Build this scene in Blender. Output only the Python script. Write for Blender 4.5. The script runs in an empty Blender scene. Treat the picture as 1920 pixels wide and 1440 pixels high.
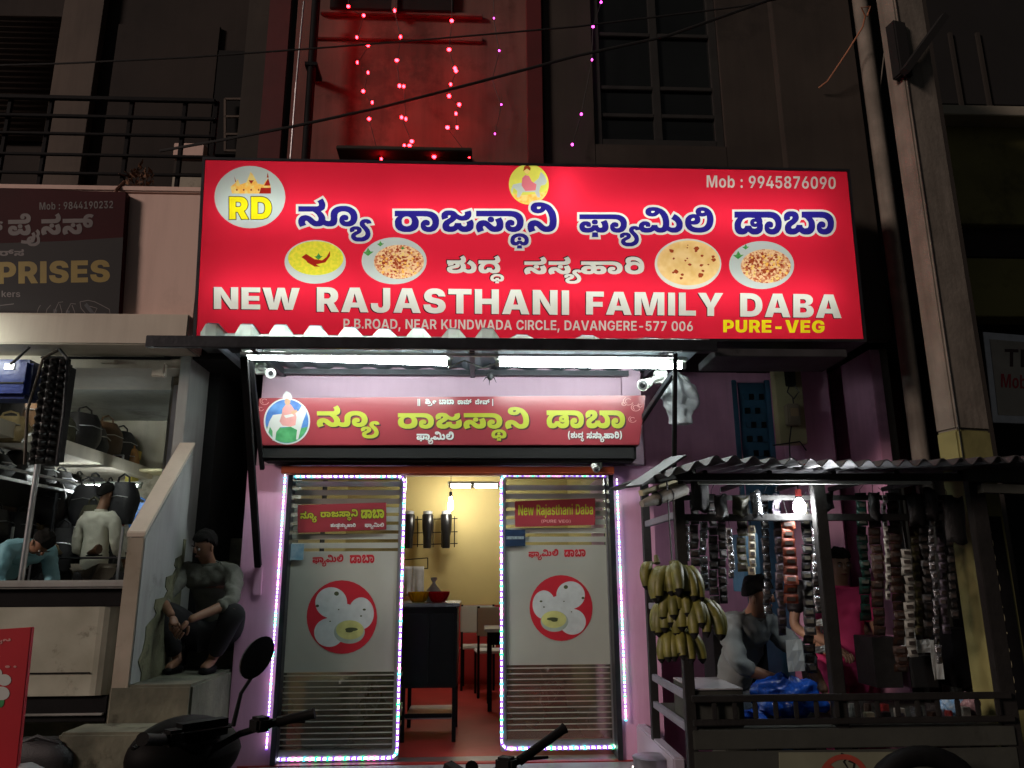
import bpy, bmesh, math, random, json
import numpy as np
from mathutils import Vector, Matrix, Euler
from mathutils.geometry import delaunay_2d_cdt
R = math.radians
random.seed(7)
scene = bpy.context.scene
COL = scene.collection

# ------------------------------------------------------------------ camera
CAM_POS = Vector((0.0, 0.0, 1.5))
YAW, PITCH, ROLL, FPX = R(2.6), R(14.0), R(0.3), 1450.0
_f = Vector((math.sin(YAW)*math.cos(PITCH), math.cos(YAW)*math.cos(PITCH), math.sin(PITCH)))
_r0 = Vector((math.cos(YAW), -math.sin(YAW), 0))
_u0 = _r0.cross(_f)
_r = _r0*math.cos(ROLL) - _u0*math.sin(ROLL)
_u = _u0*math.cos(ROLL) + _r0*math.sin(ROLL)
cam_d = bpy.data.cameras.new('camera')
cam_d.sensor_width = 36.0
cam_d.lens = 36.0*FPX/1920.0
cam_d.clip_start = 0.05
cam_d.clip_end = 500
cam = bpy.data.objects.new('camera', cam_d)
COL.objects.link(cam)
cam.matrix_world = Matrix(((_r.x, _u.x, -_f.x, 0), (_r.y, _u.y, -_f.y, 0), (_r.z, _u.z, -_f.z, CAM_POS.z), (0, 0, 0, 1)))
scene.camera = cam

# ------------------------------------------------------------------ night sky, weak warm street light, exposure
world = bpy.data.worlds.new('World')
scene.world = world
world.use_nodes = True
wn = world.node_tree
sky = wn.nodes.new('ShaderNodeTexSky')
sky.sky_type = 'NISHITA'
sky.sun_disc = False
sky.sun_elevation = R(38)
sky.sun_rotation = R(200)
hs = wn.nodes.new('ShaderNodeHueSaturation')
hs.inputs['Saturation'].default_value = 0.15
wn.links.new(sky.outputs[0], hs.inputs['Color'])
wn.links.new(hs.outputs[0], wn.nodes['Background'].inputs[0])
wn.nodes['Background'].inputs[1].default_value = 0.0042
sun_d = bpy.data.lights.new('street_glow', 'SUN')
sun_d.energy = 1.35
sun_d.angle = R(12)
sun_d.color = (1.0, 0.78, 0.68)
sun = bpy.data.objects.new('street_glow', sun_d)
COL.objects.link(sun)
sun.rotation_euler = Vector((0.80, 0.52, -0.36)).to_track_quat('-Z', 'Y').to_euler()
scene.view_settings.view_transform = 'Standard'
scene.view_settings.look = 'None'
scene.view_settings.exposure = 0.0
scene.view_settings.gamma = 1.0
scene.view_settings.use_curve_mapping = False
scene.cycles.use_denoising = True
scene.cycles.max_bounces = 8
scene.cycles.transparent_max_bounces = 12
scene.cycles.sample_clamp_indirect = 4.0
scene.cycles.caustics_reflective = False
scene.cycles.caustics_refractive = False

# ------------------------------------------------------------------ helpers
def at(px, py, Y):
    """point of the vertical plane y = Y seen at photo pixel (px, py)"""
    d = _f + _r*((px-960.0)/FPX) + _u*((720.0-py)/FPX)
    return CAM_POS + d*(Y/d.y)
def rect(x0, y0, x1, y1, Y):
    ym, xm = (y0+y1)/2, (x0+x1)/2
    return at(x0, ym, Y).x, at(x1, ym, Y).x, at(xm, y1, Y).z, at(xm, y0, Y).z   # X0, X1, Z0, Z1

def tag(o, label=None, cat=None, group=None, kind=None):
    if label: o['label'] = label
    if cat: o['category'] = cat
    if group: o['group'] = group
    if kind: o['kind'] = kind
    return o
def thing(name, label, cat, loc=(0, 0, 0), rz=0.0, group=None):
    o = bpy.data.objects.new(name, None)
    o.empty_display_size = 0.1
    COL.objects.link(o)
    o.location = loc
    o.rotation_euler = (0, 0, rz)
    return tag(o, label, cat, group)
def copy_tree(o, parent=None, kids=None):
    c = o.copy(); COL.objects.link(c)
    if parent: c.parent = parent
    for ch in (kids(o) if kids else [k for k in bpy.data.objects if k.parent == o]):
        copy_tree(ch, c, kids)
    return c

def link(name, me, mats, parent=None, smooth=False):
    o = bpy.data.objects.new(name, me)
    COL.objects.link(o)
    if mats is not None and not len(me.materials):
        for m in (mats if isinstance(mats, (list, tuple)) else [mats]): me.materials.append(m)
    if parent: o.parent = parent
    if smooth: me.shade_smooth()
    return o

class MB:
    """collects solids, then links them as one mesh object"""
    def __init__(s): s.v = []; s.f = []; s.m = []
    def add(s, vs, fs, m=0):
        b = len(s.v); s.v += [tuple(v) for v in vs]
        s.f += [tuple(i+b for i in f) for f in fs]; s.m += [m]*len(fs); return s
    def box(s, x0, x1, y0, y1, z0, z1, m=0):
        if x0 > x1: x0, x1 = x1, x0
        if y0 > y1: y0, y1 = y1, y0
        if z0 > z1: z0, z1 = z1, z0
        vs = [(x0,y0,z0),(x1,y0,z0),(x1,y1,z0),(x0,y1,z0),(x0,y0,z1),(x1,y0,z1),(x1,y1,z1),(x0,y1,z1)]
        return s.add(vs, [(0,3,2,1),(4,5,6,7),(0,1,5,4),(1,2,6,5),(2,3,7,6),(3,0,4,7)], m)
    def bar(s, a, b, w, h=None, m=0, up=(0, 0, 1)):
        a, b = Vector(a), Vector(b); h = h or w
        d = (b-a).normalized(); u = Vector(up)
        if abs(d.dot(u)) > .97: u = Vector((0, 1, 0))
        r = d.cross(u).normalized()*(w/2); t = r.cross(d).normalized()*(h/2)
        vs = [a-r-t, a+r-t, a+r+t, a-r+t, b-r-t, b+r-t, b+r+t, b-r+t]
        return s.add(vs, [(0,1,2,3),(7,6,5,4),(4,5,1,0),(5,6,2,1),(6,7,3,2),(7,4,0,3)], m)
    def tube(s, pts, r, n=8, m=0, caps=True):
        pts = [Vector(p) for p in pts]; rs = r if isinstance(r, (list, tuple)) else [r]*len(pts)
        vs = []; fs = []; ref = None
        for i, p in enumerate(pts):
            d = (pts[min(i+1, len(pts)-1)]-pts[max(i-1, 0)]).normalized()
            if ref is None: ref = Vector((0, 0, 1)) if abs(d.z) < .9 else Vector((1, 0, 0))
            x = d.cross(ref).normalized(); y = d.cross(x).normalized(); ref = -y if False else x.cross(d)
            for k in range(n):
                a = 2*math.pi*k/n; vs.append(p+x*math.cos(a)*rs[i]+y*math.sin(a)*rs[i])
        for i in range(len(pts)-1):
            for k in range(n):
                fs.append((i*n+k, (i+1)*n+k, (i+1)*n+(k+1) % n, i*n+(k+1) % n))
        if caps: fs += [tuple(range(n)), tuple(range(len(vs)-1, len(vs)-n-1, -1))]
        return s.add(vs, fs, m)
    def lathe(s, c, prof, n=16, m=0, M=None):
        """prof: (radius, height) pairs about the local z axis"""
        vs = []; fs = []; c = Vector(c)
        for r, h in prof:
            for k in range(n):
                a = 2*math.pi*k/n; p = Vector((r*math.cos(a), r*math.sin(a), h))
                vs.append(c+(M @ p if M else p))
        for i in range(len(prof)-1):
            for k in range(n): fs.append((i*n+k, i*n+(k+1) % n, (i+1)*n+(k+1) % n, (i+1)*n+k))
        fs += [tuple(range(n-1, -1, -1)), tuple(range(len(vs)-n, len(vs)))]
        return s.add(vs, fs, m)
    def ball(s, c, r, n=10, m=0):
        rx, ry, rz = r if isinstance(r, (tuple, list)) else (r, r, r)
        vs = []; fs = []; c = Vector(c); k2 = n//2+1
        for j in range(1, k2):
            t = math.pi*j/k2
            for k in range(n):
                a = 2*math.pi*k/n; vs.append(c+Vector((rx*math.sin(t)*math.cos(a), ry*math.sin(t)*math.sin(a), rz*math.cos(t))))
        for j in range(k2-2):
            for k in range(n): fs.append((j*n+k, (j+1)*n+k, (j+1)*n+(k+1) % n, j*n+(k+1) % n))
        vs += [c+Vector((0, 0, rz)), c-Vector((0, 0, rz))]; T = len(vs)-2
        for k in range(n):
            fs += [(T, k, (k+1) % n), (T+1, (k2-2)*n+(k+1) % n, (k2-2)*n+k)]
        return s.add(vs, fs, m)
    def prism(s, poly, y0, y1, m=0):
        """poly: (x, z) outline pushed from y0 to y1"""
        n = len(poly); vs = [(x, y0, z) for x, z in poly]+[(x, y1, z) for x, z in poly]
        fs = [tuple(range(n)), tuple(range(2*n-1, n-1, -1))]
        fs += [(i, i+n, (i+1) % n+n, (i+1) % n) for i in range(n)]
        return s.add(vs, fs, m)
    def sheet(s, nx, ny, fn, m=0):
        vs = [fn(i/nx, j/ny) for j in range(ny+1) for i in range(nx+1)]
        fs = [(j*(nx+1)+i, j*(nx+1)+i+1, (j+1)*(nx+1)+i+1, (j+1)*(nx+1)+i) for j in range(ny) for i in range(nx)]
        return s.add(vs, fs, m)
    def build(s, name, mats, parent=None, bevel=0, smooth=False, solid=0, sub=0, origin=None):
        me = bpy.data.meshes.new(name)
        vs = s.v
        if origin is not None:
            ox, oy, oz = origin; vs = [(v[0]-ox, v[1]-oy, v[2]-oz) for v in vs]
        me.from_pydata(vs, [], s.f)
        o = link(name, me, mats, parent)
        me.polygons.foreach_set('material_index', s.m)
        if bevel or True:
            bm = bmesh.new(); bm.from_mesh(me)
            bmesh.ops.recalc_face_normals(bm, faces=bm.faces)
            if bevel:
                es = [e for e in bm.edges if len(e.link_faces) == 2 and e.calc_face_angle(0) > .5]
                bmesh.ops.bevel(bm, geom=es, offset=bevel, segments=2, affect='EDGES', clamp_overlap=True)
            if smooth:
                for f in bm.faces: f.smooth = True
                for e in bm.edges:
                    if len(e.link_faces) == 2 and e.calc_face_angle(0) > .9: e.smooth = False
            bm.to_mesh(me); bm.free()
        if solid:
            md = o.modifiers.new('thick', 'SOLIDIFY'); md.thickness = solid; md.offset = 0
        if sub:
            md = o.modifiers.new('sub', 'SUBSURF'); md.levels = sub; md.render_levels = sub
        if origin is not None and not parent: o.location = origin
        return o
def B(name, x0, x1, y0, y1, z0, z1, mat, parent=None, bevel=0.004):
    return MB().box(x0, x1, y0, y1, z0, z1).build(name, mat, parent, bevel=bevel)
def pbox(name, x0, y0, x1, y1, Y, depth, mat, parent=None, bevel=0.004):
    X0, X1, Z0, Z1 = rect(x0, y0, x1, y1, Y)
    return B(name, X0, X1, Y, Y+depth, Z0, Z1, mat, parent, bevel)

# ------------------------------------------------------------------ materials
def M(name, rgb, rough=.6, metal=0.0, var=.25, scale=6.0, bump=.15, bscale=None, rgb2=None, spots=0.0, spec=.5, transl=0.0, detail=6, streak=0.0):
    m = bpy.data.materials.new(name); m.use_nodes = True
    n, l = m.node_tree.nodes, m.node_tree.links
    p = n['Principled BSDF']
    tc = n.new('ShaderNodeTexCoord')
    nz = n.new('ShaderNodeTexNoise'); nz.inputs['Scale'].default_value = scale; nz.inputs['Detail'].default_value = detail
    l.new(tc.outputs['Object'], nz.inputs['Vector'])
    rp = n.new('ShaderNodeValToRGB')
    rp.color_ramp.elements[0].position = .32; rp.color_ramp.elements[1].position = .68
    c2 = rgb2 or tuple(c*(1-var) for c in rgb)
    c1 = rgb if rgb2 else tuple(min(1, c*(1+var*.4)) for c in rgb)
    rp.color_ramp.elements[0].color = (*c2, 1); rp.color_ramp.elements[1].color = (*c1, 1)
    l.new(nz.outputs['Fac'], rp.inputs['Fac'])
    out = rp.outputs['Color']
    if spots:
        n2 = n.new('ShaderNodeTexNoise'); n2.inputs['Scale'].default_value = scale*.6; n2.inputs['Detail'].default_value = 9
        n2.inputs['Roughness'].default_value = .7
        l.new(tc.outputs['Object'], n2.inputs['Vector'])
        r2 = n.new('ShaderNodeValToRGB'); r2.color_ramp.elements[0].position = .56; r2.color_ramp.elements[1].position = .64
        l.new(n2.outputs['Fac'], r2.inputs['Fac'])
        mx = n.new('ShaderNodeMix'); mx.data_type = 'RGBA'; mx.blend_type = 'MULTIPLY'
        sc = n.new('ShaderNodeMath'); sc.operation = 'MULTIPLY'; sc.inputs[1].default_value = spots
        l.new(r2.outputs['Color'], sc.inputs[0]); l.new(sc.outputs[0], mx.inputs['Factor'])
        l.new(out, mx.inputs['A']); mx.inputs['B'].default_value = (.16, .14, .10, 1)
        out = mx.outputs['Result']
    if streak:
        mp = n.new('ShaderNodeMapping'); mp.inputs['Scale'].default_value = (7, 7, .55)
        l.new(tc.outputs['Object'], mp.inputs['Vector'])
        n3 = n.new('ShaderNodeTexNoise'); n3.inputs['Scale'].default_value = 1.6; n3.inputs['Detail'].default_value = 8; n3.inputs['Roughness'].default_value = .65
        l.new(mp.outputs[0], n3.inputs['Vector'])
        r3 = n.new('ShaderNodeValToRGB'); r3.color_ramp.elements[0].position = .45; r3.color_ramp.elements[1].position = .72
        l.new(n3.outputs['Fac'], r3.inputs['Fac'])
        s3 = n.new('ShaderNodeMath'); s3.operation = 'MULTIPLY'; s3.inputs[1].default_value = streak
        m3 = n.new('ShaderNodeMix'); m3.data_type = 'RGBA'; m3.blend_type = 'MULTIPLY'
        l.new(r3.outputs['Color'], s3.inputs[0]); l.new(s3.outputs[0], m3.inputs['Factor']); l.new(out, m3.inputs['A']); m3.inputs['B'].default_value = (.34, .30, .26, 1)
        out = m3.outputs['Result']
    l.new(out, p.inputs['Base Color'])
    p.inputs['Roughness'].default_value = rough; p.inputs['Metallic'].default_value = metal
    p.inputs['Specular IOR Level'].default_value = spec
    if bump:
        nb = n.new('ShaderNodeTexNoise'); nb.inputs['Scale'].default_value = bscale or scale*6; nb.inputs['Detail'].default_value = 5
        l.new(tc.outputs['Object'], nb.inputs['Vector'])
        bp = n.new('ShaderNodeBump'); bp.inputs['Strength'].default_value = bump; bp.inputs['Distance'].default_value = .01
        l.new(nb.outputs['Fac'], bp.inputs['Height']); l.new(bp.outputs['Normal'], p.inputs['Normal'])
    if transl:
        tr = n.new('ShaderNodeBsdfTranslucent'); l.new(out, tr.inputs['Color'])
        ms = n.new('ShaderNodeMixShader'); ms.inputs[0].default_value = transl
        l.new(p.outputs[0], ms.inputs[1]); l.new(tr.outputs[0], ms.inputs[2]); l.new(ms.outputs[0], n['Material Output'].inputs['Surface'])
    return m
def EM(name, rgb, strength):
    m = bpy.data.materials.new(name); m.use_nodes = True
    n, l = m.node_tree.nodes, m.node_tree.links
    n.remove(n['Principled BSDF'])
    e = n.new('ShaderNodeEmission'); e.inputs[0].default_value = (*rgb, 1); e.inputs[1].default_value = strength
    l.new(e.outputs[0], n['Material Output'].inputs['Surface'])
    return m
def FLEX(name, rgb, rgb2=None, scale=20.0, tex='noise', lo=.4, hi=.6):
    """backlit sign film: passes the light of the tubes behind it"""
    m = bpy.data.materials.new(name); m.use_nodes = True
    n, l = m.node_tree.nodes, m.node_tree.links
    p = n['Principled BSDF']; p.inputs['Roughness'].default_value = .3
    tr = n.new('ShaderNodeBsdfTranslucent')
    ms = n.new('ShaderNodeMixShader'); ms.inputs[0].default_value = .8
    if rgb2 is not None:
        tc = n.new('ShaderNodeTexCoord')
        nz = n.new('ShaderNodeTexVoronoi' if tex == 'vor' else 'ShaderNodeTexNoise'); nz.inputs['Scale'].default_value = scale
        l.new(tc.outputs['Object'], nz.inputs['Vector'])
        rp = n.new('ShaderNodeValToRGB')
        rp.color_ramp.elements[0].position = lo; rp.color_ramp.elements[1].position = hi
        rp.color_ramp.elements[0].color = (*rgb, 1); rp.color_ramp.elements[1].color = (*rgb2, 1)
        src = nz.outputs['Color'] if tex == 'vor' else nz.outputs['Fac']
        if tex == 'vor':
            sp = n.new('ShaderNodeSeparateColor'); l.new(src, sp.inputs[0]); src = sp.outputs[0]
        l.new(src, rp.inputs['Fac'])
        l.new(rp.outputs[0], p.inputs['Base Color']); l.new(rp.outputs[0], tr.inputs['Color'])
    else:
        p.inputs['Base Color'].default_value = (*rgb, 1); tr.inputs['Color'].default_value = (*rgb, 1)
    l.new(p.outputs[0], ms.inputs[1]); l.new(tr.outputs[0], ms.inputs[2])
    l.new(ms.outputs[0], n['Material Output'].inputs['Surface'])
    return m
def GLASS(name, rgb=(.9, .95, .93), alpha=.12, rough=.03):
    m = bpy.data.materials.new(name); m.use_nodes = True
    n, l = m.node_tree.nodes, m.node_tree.links
    n.remove(n['Principled BSDF'])
    t = n.new('ShaderNodeBsdfTransparent'); t.inputs[0].default_value = (*rgb, 1)
    g = n.new('ShaderNodeBsdfGlossy'); g.inputs['Roughness'].default_value = rough
    fr = n.new('ShaderNodeFresnel'); fr.inputs[0].default_value = 1.5
    ad = n.new('ShaderNodeMath'); ad.operation = 'ADD'; ad.inputs[1].default_value = alpha*.3
    l.new(fr.outputs[0], ad.inputs[0])
    ms = n.new('ShaderNodeMixShader'); l.new(ad.outputs[0], ms.inputs[0])
    l.new(t.outputs[0], ms.inputs[1]); l.new(g.outputs[0], ms.inputs[2]); l.new(ms.outputs[0], n['Material Output'].inputs['Surface'])
    return m

# ------------------------------------------------------------------ lettering: glyph outlines (integer font units)
GL = {
'k:na': [162,[104,-2,-12,2,-10,5,-14,11,-7,7,-2,3,-7,5,-4,0,-3,-3,-1,-3,0,-3,2,-6,5,-9,-34,-12,-6,10,-4,11,-1,5,0,12,4,13,8,9,5,4,14,4,9,1,8,-1,7,-2,14,-6,17,-15,2,-3,11,-7,6,0,4,3,2,6,0,9,-10,19,-15,13,-6,4,-79,0,0,31,103,0,4,2,2,0,3,4,0,7,-3,8,-6,7,28,17,7,-9,7,-14,2,-6,1,-6,0,-10,-3,-13,-7,-8,-10,-6,-9,-3,-5,1,5,4,15,-14,7,-10,6,-13,1,-7,-1,-19,-4,-11,-6,-8,-9,-6,-11,-3]],
'k:uu': [175,[4,-2,-10,3,-18,9,-16,15,20,24,9,-10,10,-7,10,-2,4,0,5,2,3,6,1,12,-1,2,0,12,1,12,3,10,5,8,7,7,8,6,10,5,11,3,11,2,26,0,12,-2,11,-3,10,-5,15,-10,10,-14,6,-15,2,-16,-1,-11,-2,-9,-8,-16,-14,-12,-18,-6,-21,0,-16,4,-11,8,-4,5,-3,6,-2,7,-1,8,2,10,4,9,8,7,4,2,11,2,7,-1,10,-4,4,-8,1,-5,-2,-8,-2,-3,-3,-2,-8,-2,-7,1,-6,4,4,7,0,-9,3,-5,6,-4,10,0,4,1,7,4,4,6,2,8,0,11,-4,11,-8,9,-6,4,-14,4,-14,0,-6,-1,-10,-4,-4,-3,-5,-8,-2,-19,1,-2,0,-13,-1,-8,-4,-13,-5,-6,-5,-4,-6,-3,-7,-2,-7,-1]],
'k:ya_': [57,[-5,-104,-8,1,-12,5,-7,7,-4,8,0,8,3,9,16,11,6,2,3,3,0,2,-2,2,-8,0,-2,-2,0,-3,1,-2,-19,-7,-4,9,0,5,1,5,2,4,10,6,7,2,16,0,5,-1,11,-6,4,-8,0,-9,-4,-7,-6,-5,-12,-6,-6,-5,0,-2,4,-4,3,-1,18,0,5,1,11,6,4,8,0,6,-1,4,-6,10,-18,21,-2,7,0,9,4,8,6,5,4,2,9,2,13,0,6,-2,5,-3,4,-4,3,-6,2,-6,-22,-3,-3,5,-3,1,-4,-2,-1,-2,3,-6,4,-5,6,-5,5,-7,3,-3,4,-9,3,-15,-1,-3,0,-4,-1,-4,-4,-9,-7,-8,-11,-6,-8,-3,-9,-1]],
'k:ran': [145,[59,-2,-12,2,-20,8,-7,6,-6,7,-4,8,-2,10,-1,16,1,6,8,15,4,4,10,6,7,3,4,-5,-34,0,0,31,112,0,0,-31,-4,0,-1,5,10,-6,7,-8,6,-14,1,-6,-1,-16,-2,-10,-4,-8,-6,-7,-7,-6,-20,-8,-12,-2],[73,30,10,2,8,4,6,7,3,13,-3,14,-6,7,-8,5,-10,2,-11,-2,-5,-2,-7,-6,-4,-8,-1,-5,1,-13,2,-6,4,-5,6,-4,7,-2]],
'k:aa': [109,[101,42,-2,-10,-4,-9,-11,-14,-8,-5,-18,-6,-19,0,-16,4,-7,4,-5,4,-4,5,-3,6,-2,7,0,13,1,5,2,5,10,11,5,2,11,2,6,-1,10,-4,5,-8,0,-9,-1,-4,-2,-3,-3,-2,-9,-2,-2,1,-4,0,-6,4,3,6,0,-8,3,-5,7,-4,9,0,4,1,7,4,6,11,1,4,0,9,-1,5,-6,11,-11,8,-12,3,-11,0,-7,1,-73,0,0,31,88,0,24,-3,12,-4,9,-5,10,-8,6,-7,4,-8,3,-9,2,-9]],
'k:ja': [185,[122,-2,-9,2,-8,4,-6,4,-12,13,15,-1,-12,-11,-12,-7,-5,-2,-11,-2,-20,0,-14,4,-6,3,-5,4,-5,10,-2,6,0,11,2,9,9,13,5,4,24,15,4,6,0,5,-2,1,0,1,-7,0,-4,-3,-1,-2,0,-5,2,-4,-32,-11,-3,6,-3,12,2,15,3,5,9,8,6,3,7,2,8,1,20,0,16,-4,10,-8,3,-4,4,-14,-3,-14,-6,-8,-15,-13,-13,-7,-7,-7,-1,-3,1,-3,6,-3,14,2,4,3,4,8,2,6,33,0,1,-6,4,-8,8,-4,9,0,6,3,1,3,2,2,0,8,-2,4,0,2,-1,1,32,15,7,-14,2,-10,-2,-22,-3,-6,-5,-6,-5,-4,-7,-4,-16,-4],[122,60,-8,0,-7,1,-12,4,-10,6,-8,7,-3,4,-4,14,14,9,10,-9,11,-7,6,-2,6,-1,7,2,5,4,2,3,0,9,-1,1,0,2,-1,1,33,9,4,-9,1,-4,0,-14,-2,-7,-7,-10,-5,-5,-13,-6]],
'k:san': [162,[105,-2,-13,2,-10,5,-14,11,-7,7,-2,3,-7,5,-4,0,-3,-3,-1,-3,0,-3,2,-6,5,-9,-34,-12,-6,10,-4,11,-1,5,0,12,4,13,8,9,5,4,14,4,9,1,14,-2,8,-4,9,-6,23,-20,2,-1,2,0,2,-1,5,0,4,3,2,4,0,8,-1,5,-8,17,33,13,8,-14,3,-7,3,-15,-1,-20,-4,-9,-6,-8,-9,-5,-10,-3],[82,51,-8,4,-5,7,0,9,4,7,4,3,10,2,9,-2,4,-3,4,-7,1,-4,-2,-9,-3,-3,-8,-4],[7,84,0,31,117,0,0,-31]],
'k:tha_': [7,[-54,-76,-11,2,-4,2,-6,6,-4,9,-1,4,1,13,2,7,3,7,11,10,15,6,18,2,19,-2,8,-3,13,-8,8,-12,2,-7,0,-13,-2,-8,-5,-8,-8,-5,-10,-2,-5,0,-8,2,-9,6,-10,9,14,0,-11,-11,-3,-2,-4,-1,-4,-2,-4,-1],[-47,-56,4,3,2,4,22,0,3,-5,4,-2,4,0,3,2,2,5,0,6,-3,6,-9,7,-9,2,-12,0,-8,-2,-7,-4,-3,-3,-3,-10,2,-7,3,-2],[-30,-48,-3,1,-3,0,-4,6,0,5,2,4,5,2,6,0,5,-2,2,-4,0,-5,-2,-4,-2,-2,-3,0],[-44,-92,2,18,24,0,2,-18]],
'k:ni': [171,[104,-2,-12,2,-15,8,-10,8,-4,5,-3,2,-2,3,-7,5,-4,0,-3,-3,0,-2,-1,-1,1,-3,0,-3,4,-9,3,-3,-35,-12,-6,10,-4,11,0,5,-1,5,2,14,2,6,8,9,5,4,14,4,9,1,8,-1,8,-2,13,-6,22,-20,9,-5,7,0,7,3,4,6,3,18,-2,21,-6,19,-4,9,-10,15,-13,10,-16,6,-14,0,-2,-1,-2,-3,0,-4,2,-3,4,-2,10,2,4,5,2,7,31,-3,-6,-14,-4,-6,-10,-8,-6,-3,-6,-2,-15,-2,-19,3,-11,6,-8,9,-2,6,0,13,5,10,3,4,5,4,6,3,8,2,18,2,15,-1,13,-3,12,-4,12,-5,10,-7,9,-9,14,-20,5,-12,3,-13,2,-14,1,-14,-1,-15,-2,-13,-4,-10,-5,-8,-6,-6,-8,-5,-8,-3,-9,-2]],
'k:phan': [186,[44,-2,-17,4,-6,4,-9,10,-3,6,-2,7,-1,8,2,13,7,10,4,4,12,6,6,1,18,0,14,-6,4,-5,2,-6,1,-11,-1,-2,0,-2,-2,-4,-24,1,0,5,-1,1,0,2,-6,1,-4,-4,2,-8,3,-2,9,-2,7,0,12,2,5,3,6,7,2,6,33,0,2,-10,5,-5,4,-2,6,0,2,1,2,0,3,4,0,2,1,2,-2,11,-8,17,33,13,5,-7,6,-14,4,-23,-1,-8,-2,-8,-3,-6,-4,-5,-5,-4,-12,-6,-7,-1,-15,0,-13,2,-10,5,-12,11,-4,5,16,-1,-10,-9,-16,-9,-6,-2,-14,-2],[81,-30,2,31,33,0,3,-31],[98,50,-10,2,-3,2,-3,4,-2,8,2,9,3,3,4,2,9,2,10,-2,4,-2,4,-8,0,-9,-4,-7,-4,-2],[7,84,0,31,141,0,0,-31]],
'k:mi': [272,[42,-2,-16,4,-7,4,-9,10,-3,6,-2,7,0,15,2,6,6,10,10,7,6,3,7,1,17,0,14,-6,4,-5,3,-6,0,-13,-1,-2,0,-2,-1,-2,-25,1,0,6,-1,2,-2,1,-4,0,-3,-3,-1,-3,3,-6,6,-3,6,-1,6,0,13,2,8,6,4,11,33,0,1,-6,4,-8,7,-4,8,0,2,1,2,0,5,5,4,15,0,17,-4,20,-8,18,-5,8,-5,6,-14,11,-7,3,-8,2,-14,1,-2,-1,-3,-5,1,-2,0,-2,6,-3,10,2,4,5,1,3,0,4,32,-3,-6,-14,-4,-6,-10,-8,-6,-3,-6,-2,-15,-2,-19,3,-11,6,-5,4,-3,5,-2,6,-1,7,2,11,3,5,9,8,6,3,7,2,19,2,15,-1,13,-2,24,-10,10,-7,9,-8,14,-21,5,-12,6,-27,0,-25,-1,-9,-2,-8,-5,-13,-8,-10,-8,-6,-18,-5,-15,0,-13,2,-14,8,-8,8,-3,5,16,-1,-10,-9,-16,-9,-6,-2,-15,-2],[203,-2,-11,3,-18,9,-8,7,-9,10,18,22,10,-10,5,-4,6,-3,12,-2,10,2,4,3,5,8,0,12,-4,10,-7,8,-20,13,20,32,17,-10,14,-13,11,-16,4,-9,3,-10,0,-21,-2,-9,-3,-8,-5,-8,-5,-5,-16,-9,-9,-2]],
'k:li': [181,[88,-2,-17,1,-15,2,-13,5,-21,14,-7,10,-5,10,-3,12,-1,13,1,10,2,10,3,8,12,13,7,5,18,6,17,0,7,-2,11,-6,5,-4,4,-5,3,-6,2,-12,-2,-14,-6,-9,-10,-7,-6,-2,-7,-1,-13,0,-11,2,-19,10,-2,3,5,25,4,-6,5,-5,6,-3,4,-1,8,0,6,2,4,5,0,5,-2,3,-3,2,-5,0,-3,-1,-5,-4,-2,-3,-3,-13,0,-12,2,-6,6,-10,5,-4,14,-6,19,-2,10,1,9,2,8,3,7,5,5,6,4,7,3,8,2,10,1,10,-1,16,-3,14,-2,6,-5,9,-6,7,-3,2,-11,1,-2,-1,-2,-3,0,-4,1,-2,5,-3,10,2,3,2,3,6,0,4,26,-2,-1,-8,-6,-12,-4,-5,-5,-4,-6,-3,-6,-2,-14,-2,-14,2,-12,6,-7,6,-4,8,-2,10,1,8,4,8,6,6,8,4,9,3,12,1,10,-1,10,-2,9,-4,8,-5,13,-12,5,-8,4,-9,6,-18,2,-20,-1,-14,-2,-12,-3,-11,-4,-10,-12,-17,-17,-12,-10,-4,-12,-3,-12,-2]],
'k:ddan': [178,[36,-1,-10,4,-8,6,-6,9,-4,11,-1,20,1,7,2,6,6,11,10,10,5,4,7,4,2,-7,-33,0,0,31,142,0,0,-31,-4,0,-2,8,9,-2,4,-2,7,-6,4,-7,2,-10,0,-3,-1,-2,0,-5,-2,-4,-6,-3,-5,-4,-9,-5,-18,-3,-5,0,-10,2,-5,2,-9,9,-2,9,1,7,3,6,4,4,6,3,7,2,12,0,9,-1,7,-3,2,-2,8,-4,6,-5,8,-13,2,-7,-1,-16,-2,-8,-3,-6,-5,-6,-12,-7,-8,-3,-8,-1,-18,0,-9,2,-8,4,-14,10,-5,7,17,1,-19,-18,-10,-4,-12,-2],[60,30,5,4,5,10,33,0,6,-11,3,-2,10,-2,4,0,8,3,3,4,2,6,0,10,-2,5,-3,4,-5,2,-5,0,-3,-2,0,-3,4,-3,4,0,5,2,3,5,0,9,-2,4,-2,2,-11,5,-5,1,-7,0,-8,1,-18,0,-11,-2,-10,-4,-8,-6,-7,-12,-3,-9,0,-10,1,-4,4,-5,3,-2]],
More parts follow.
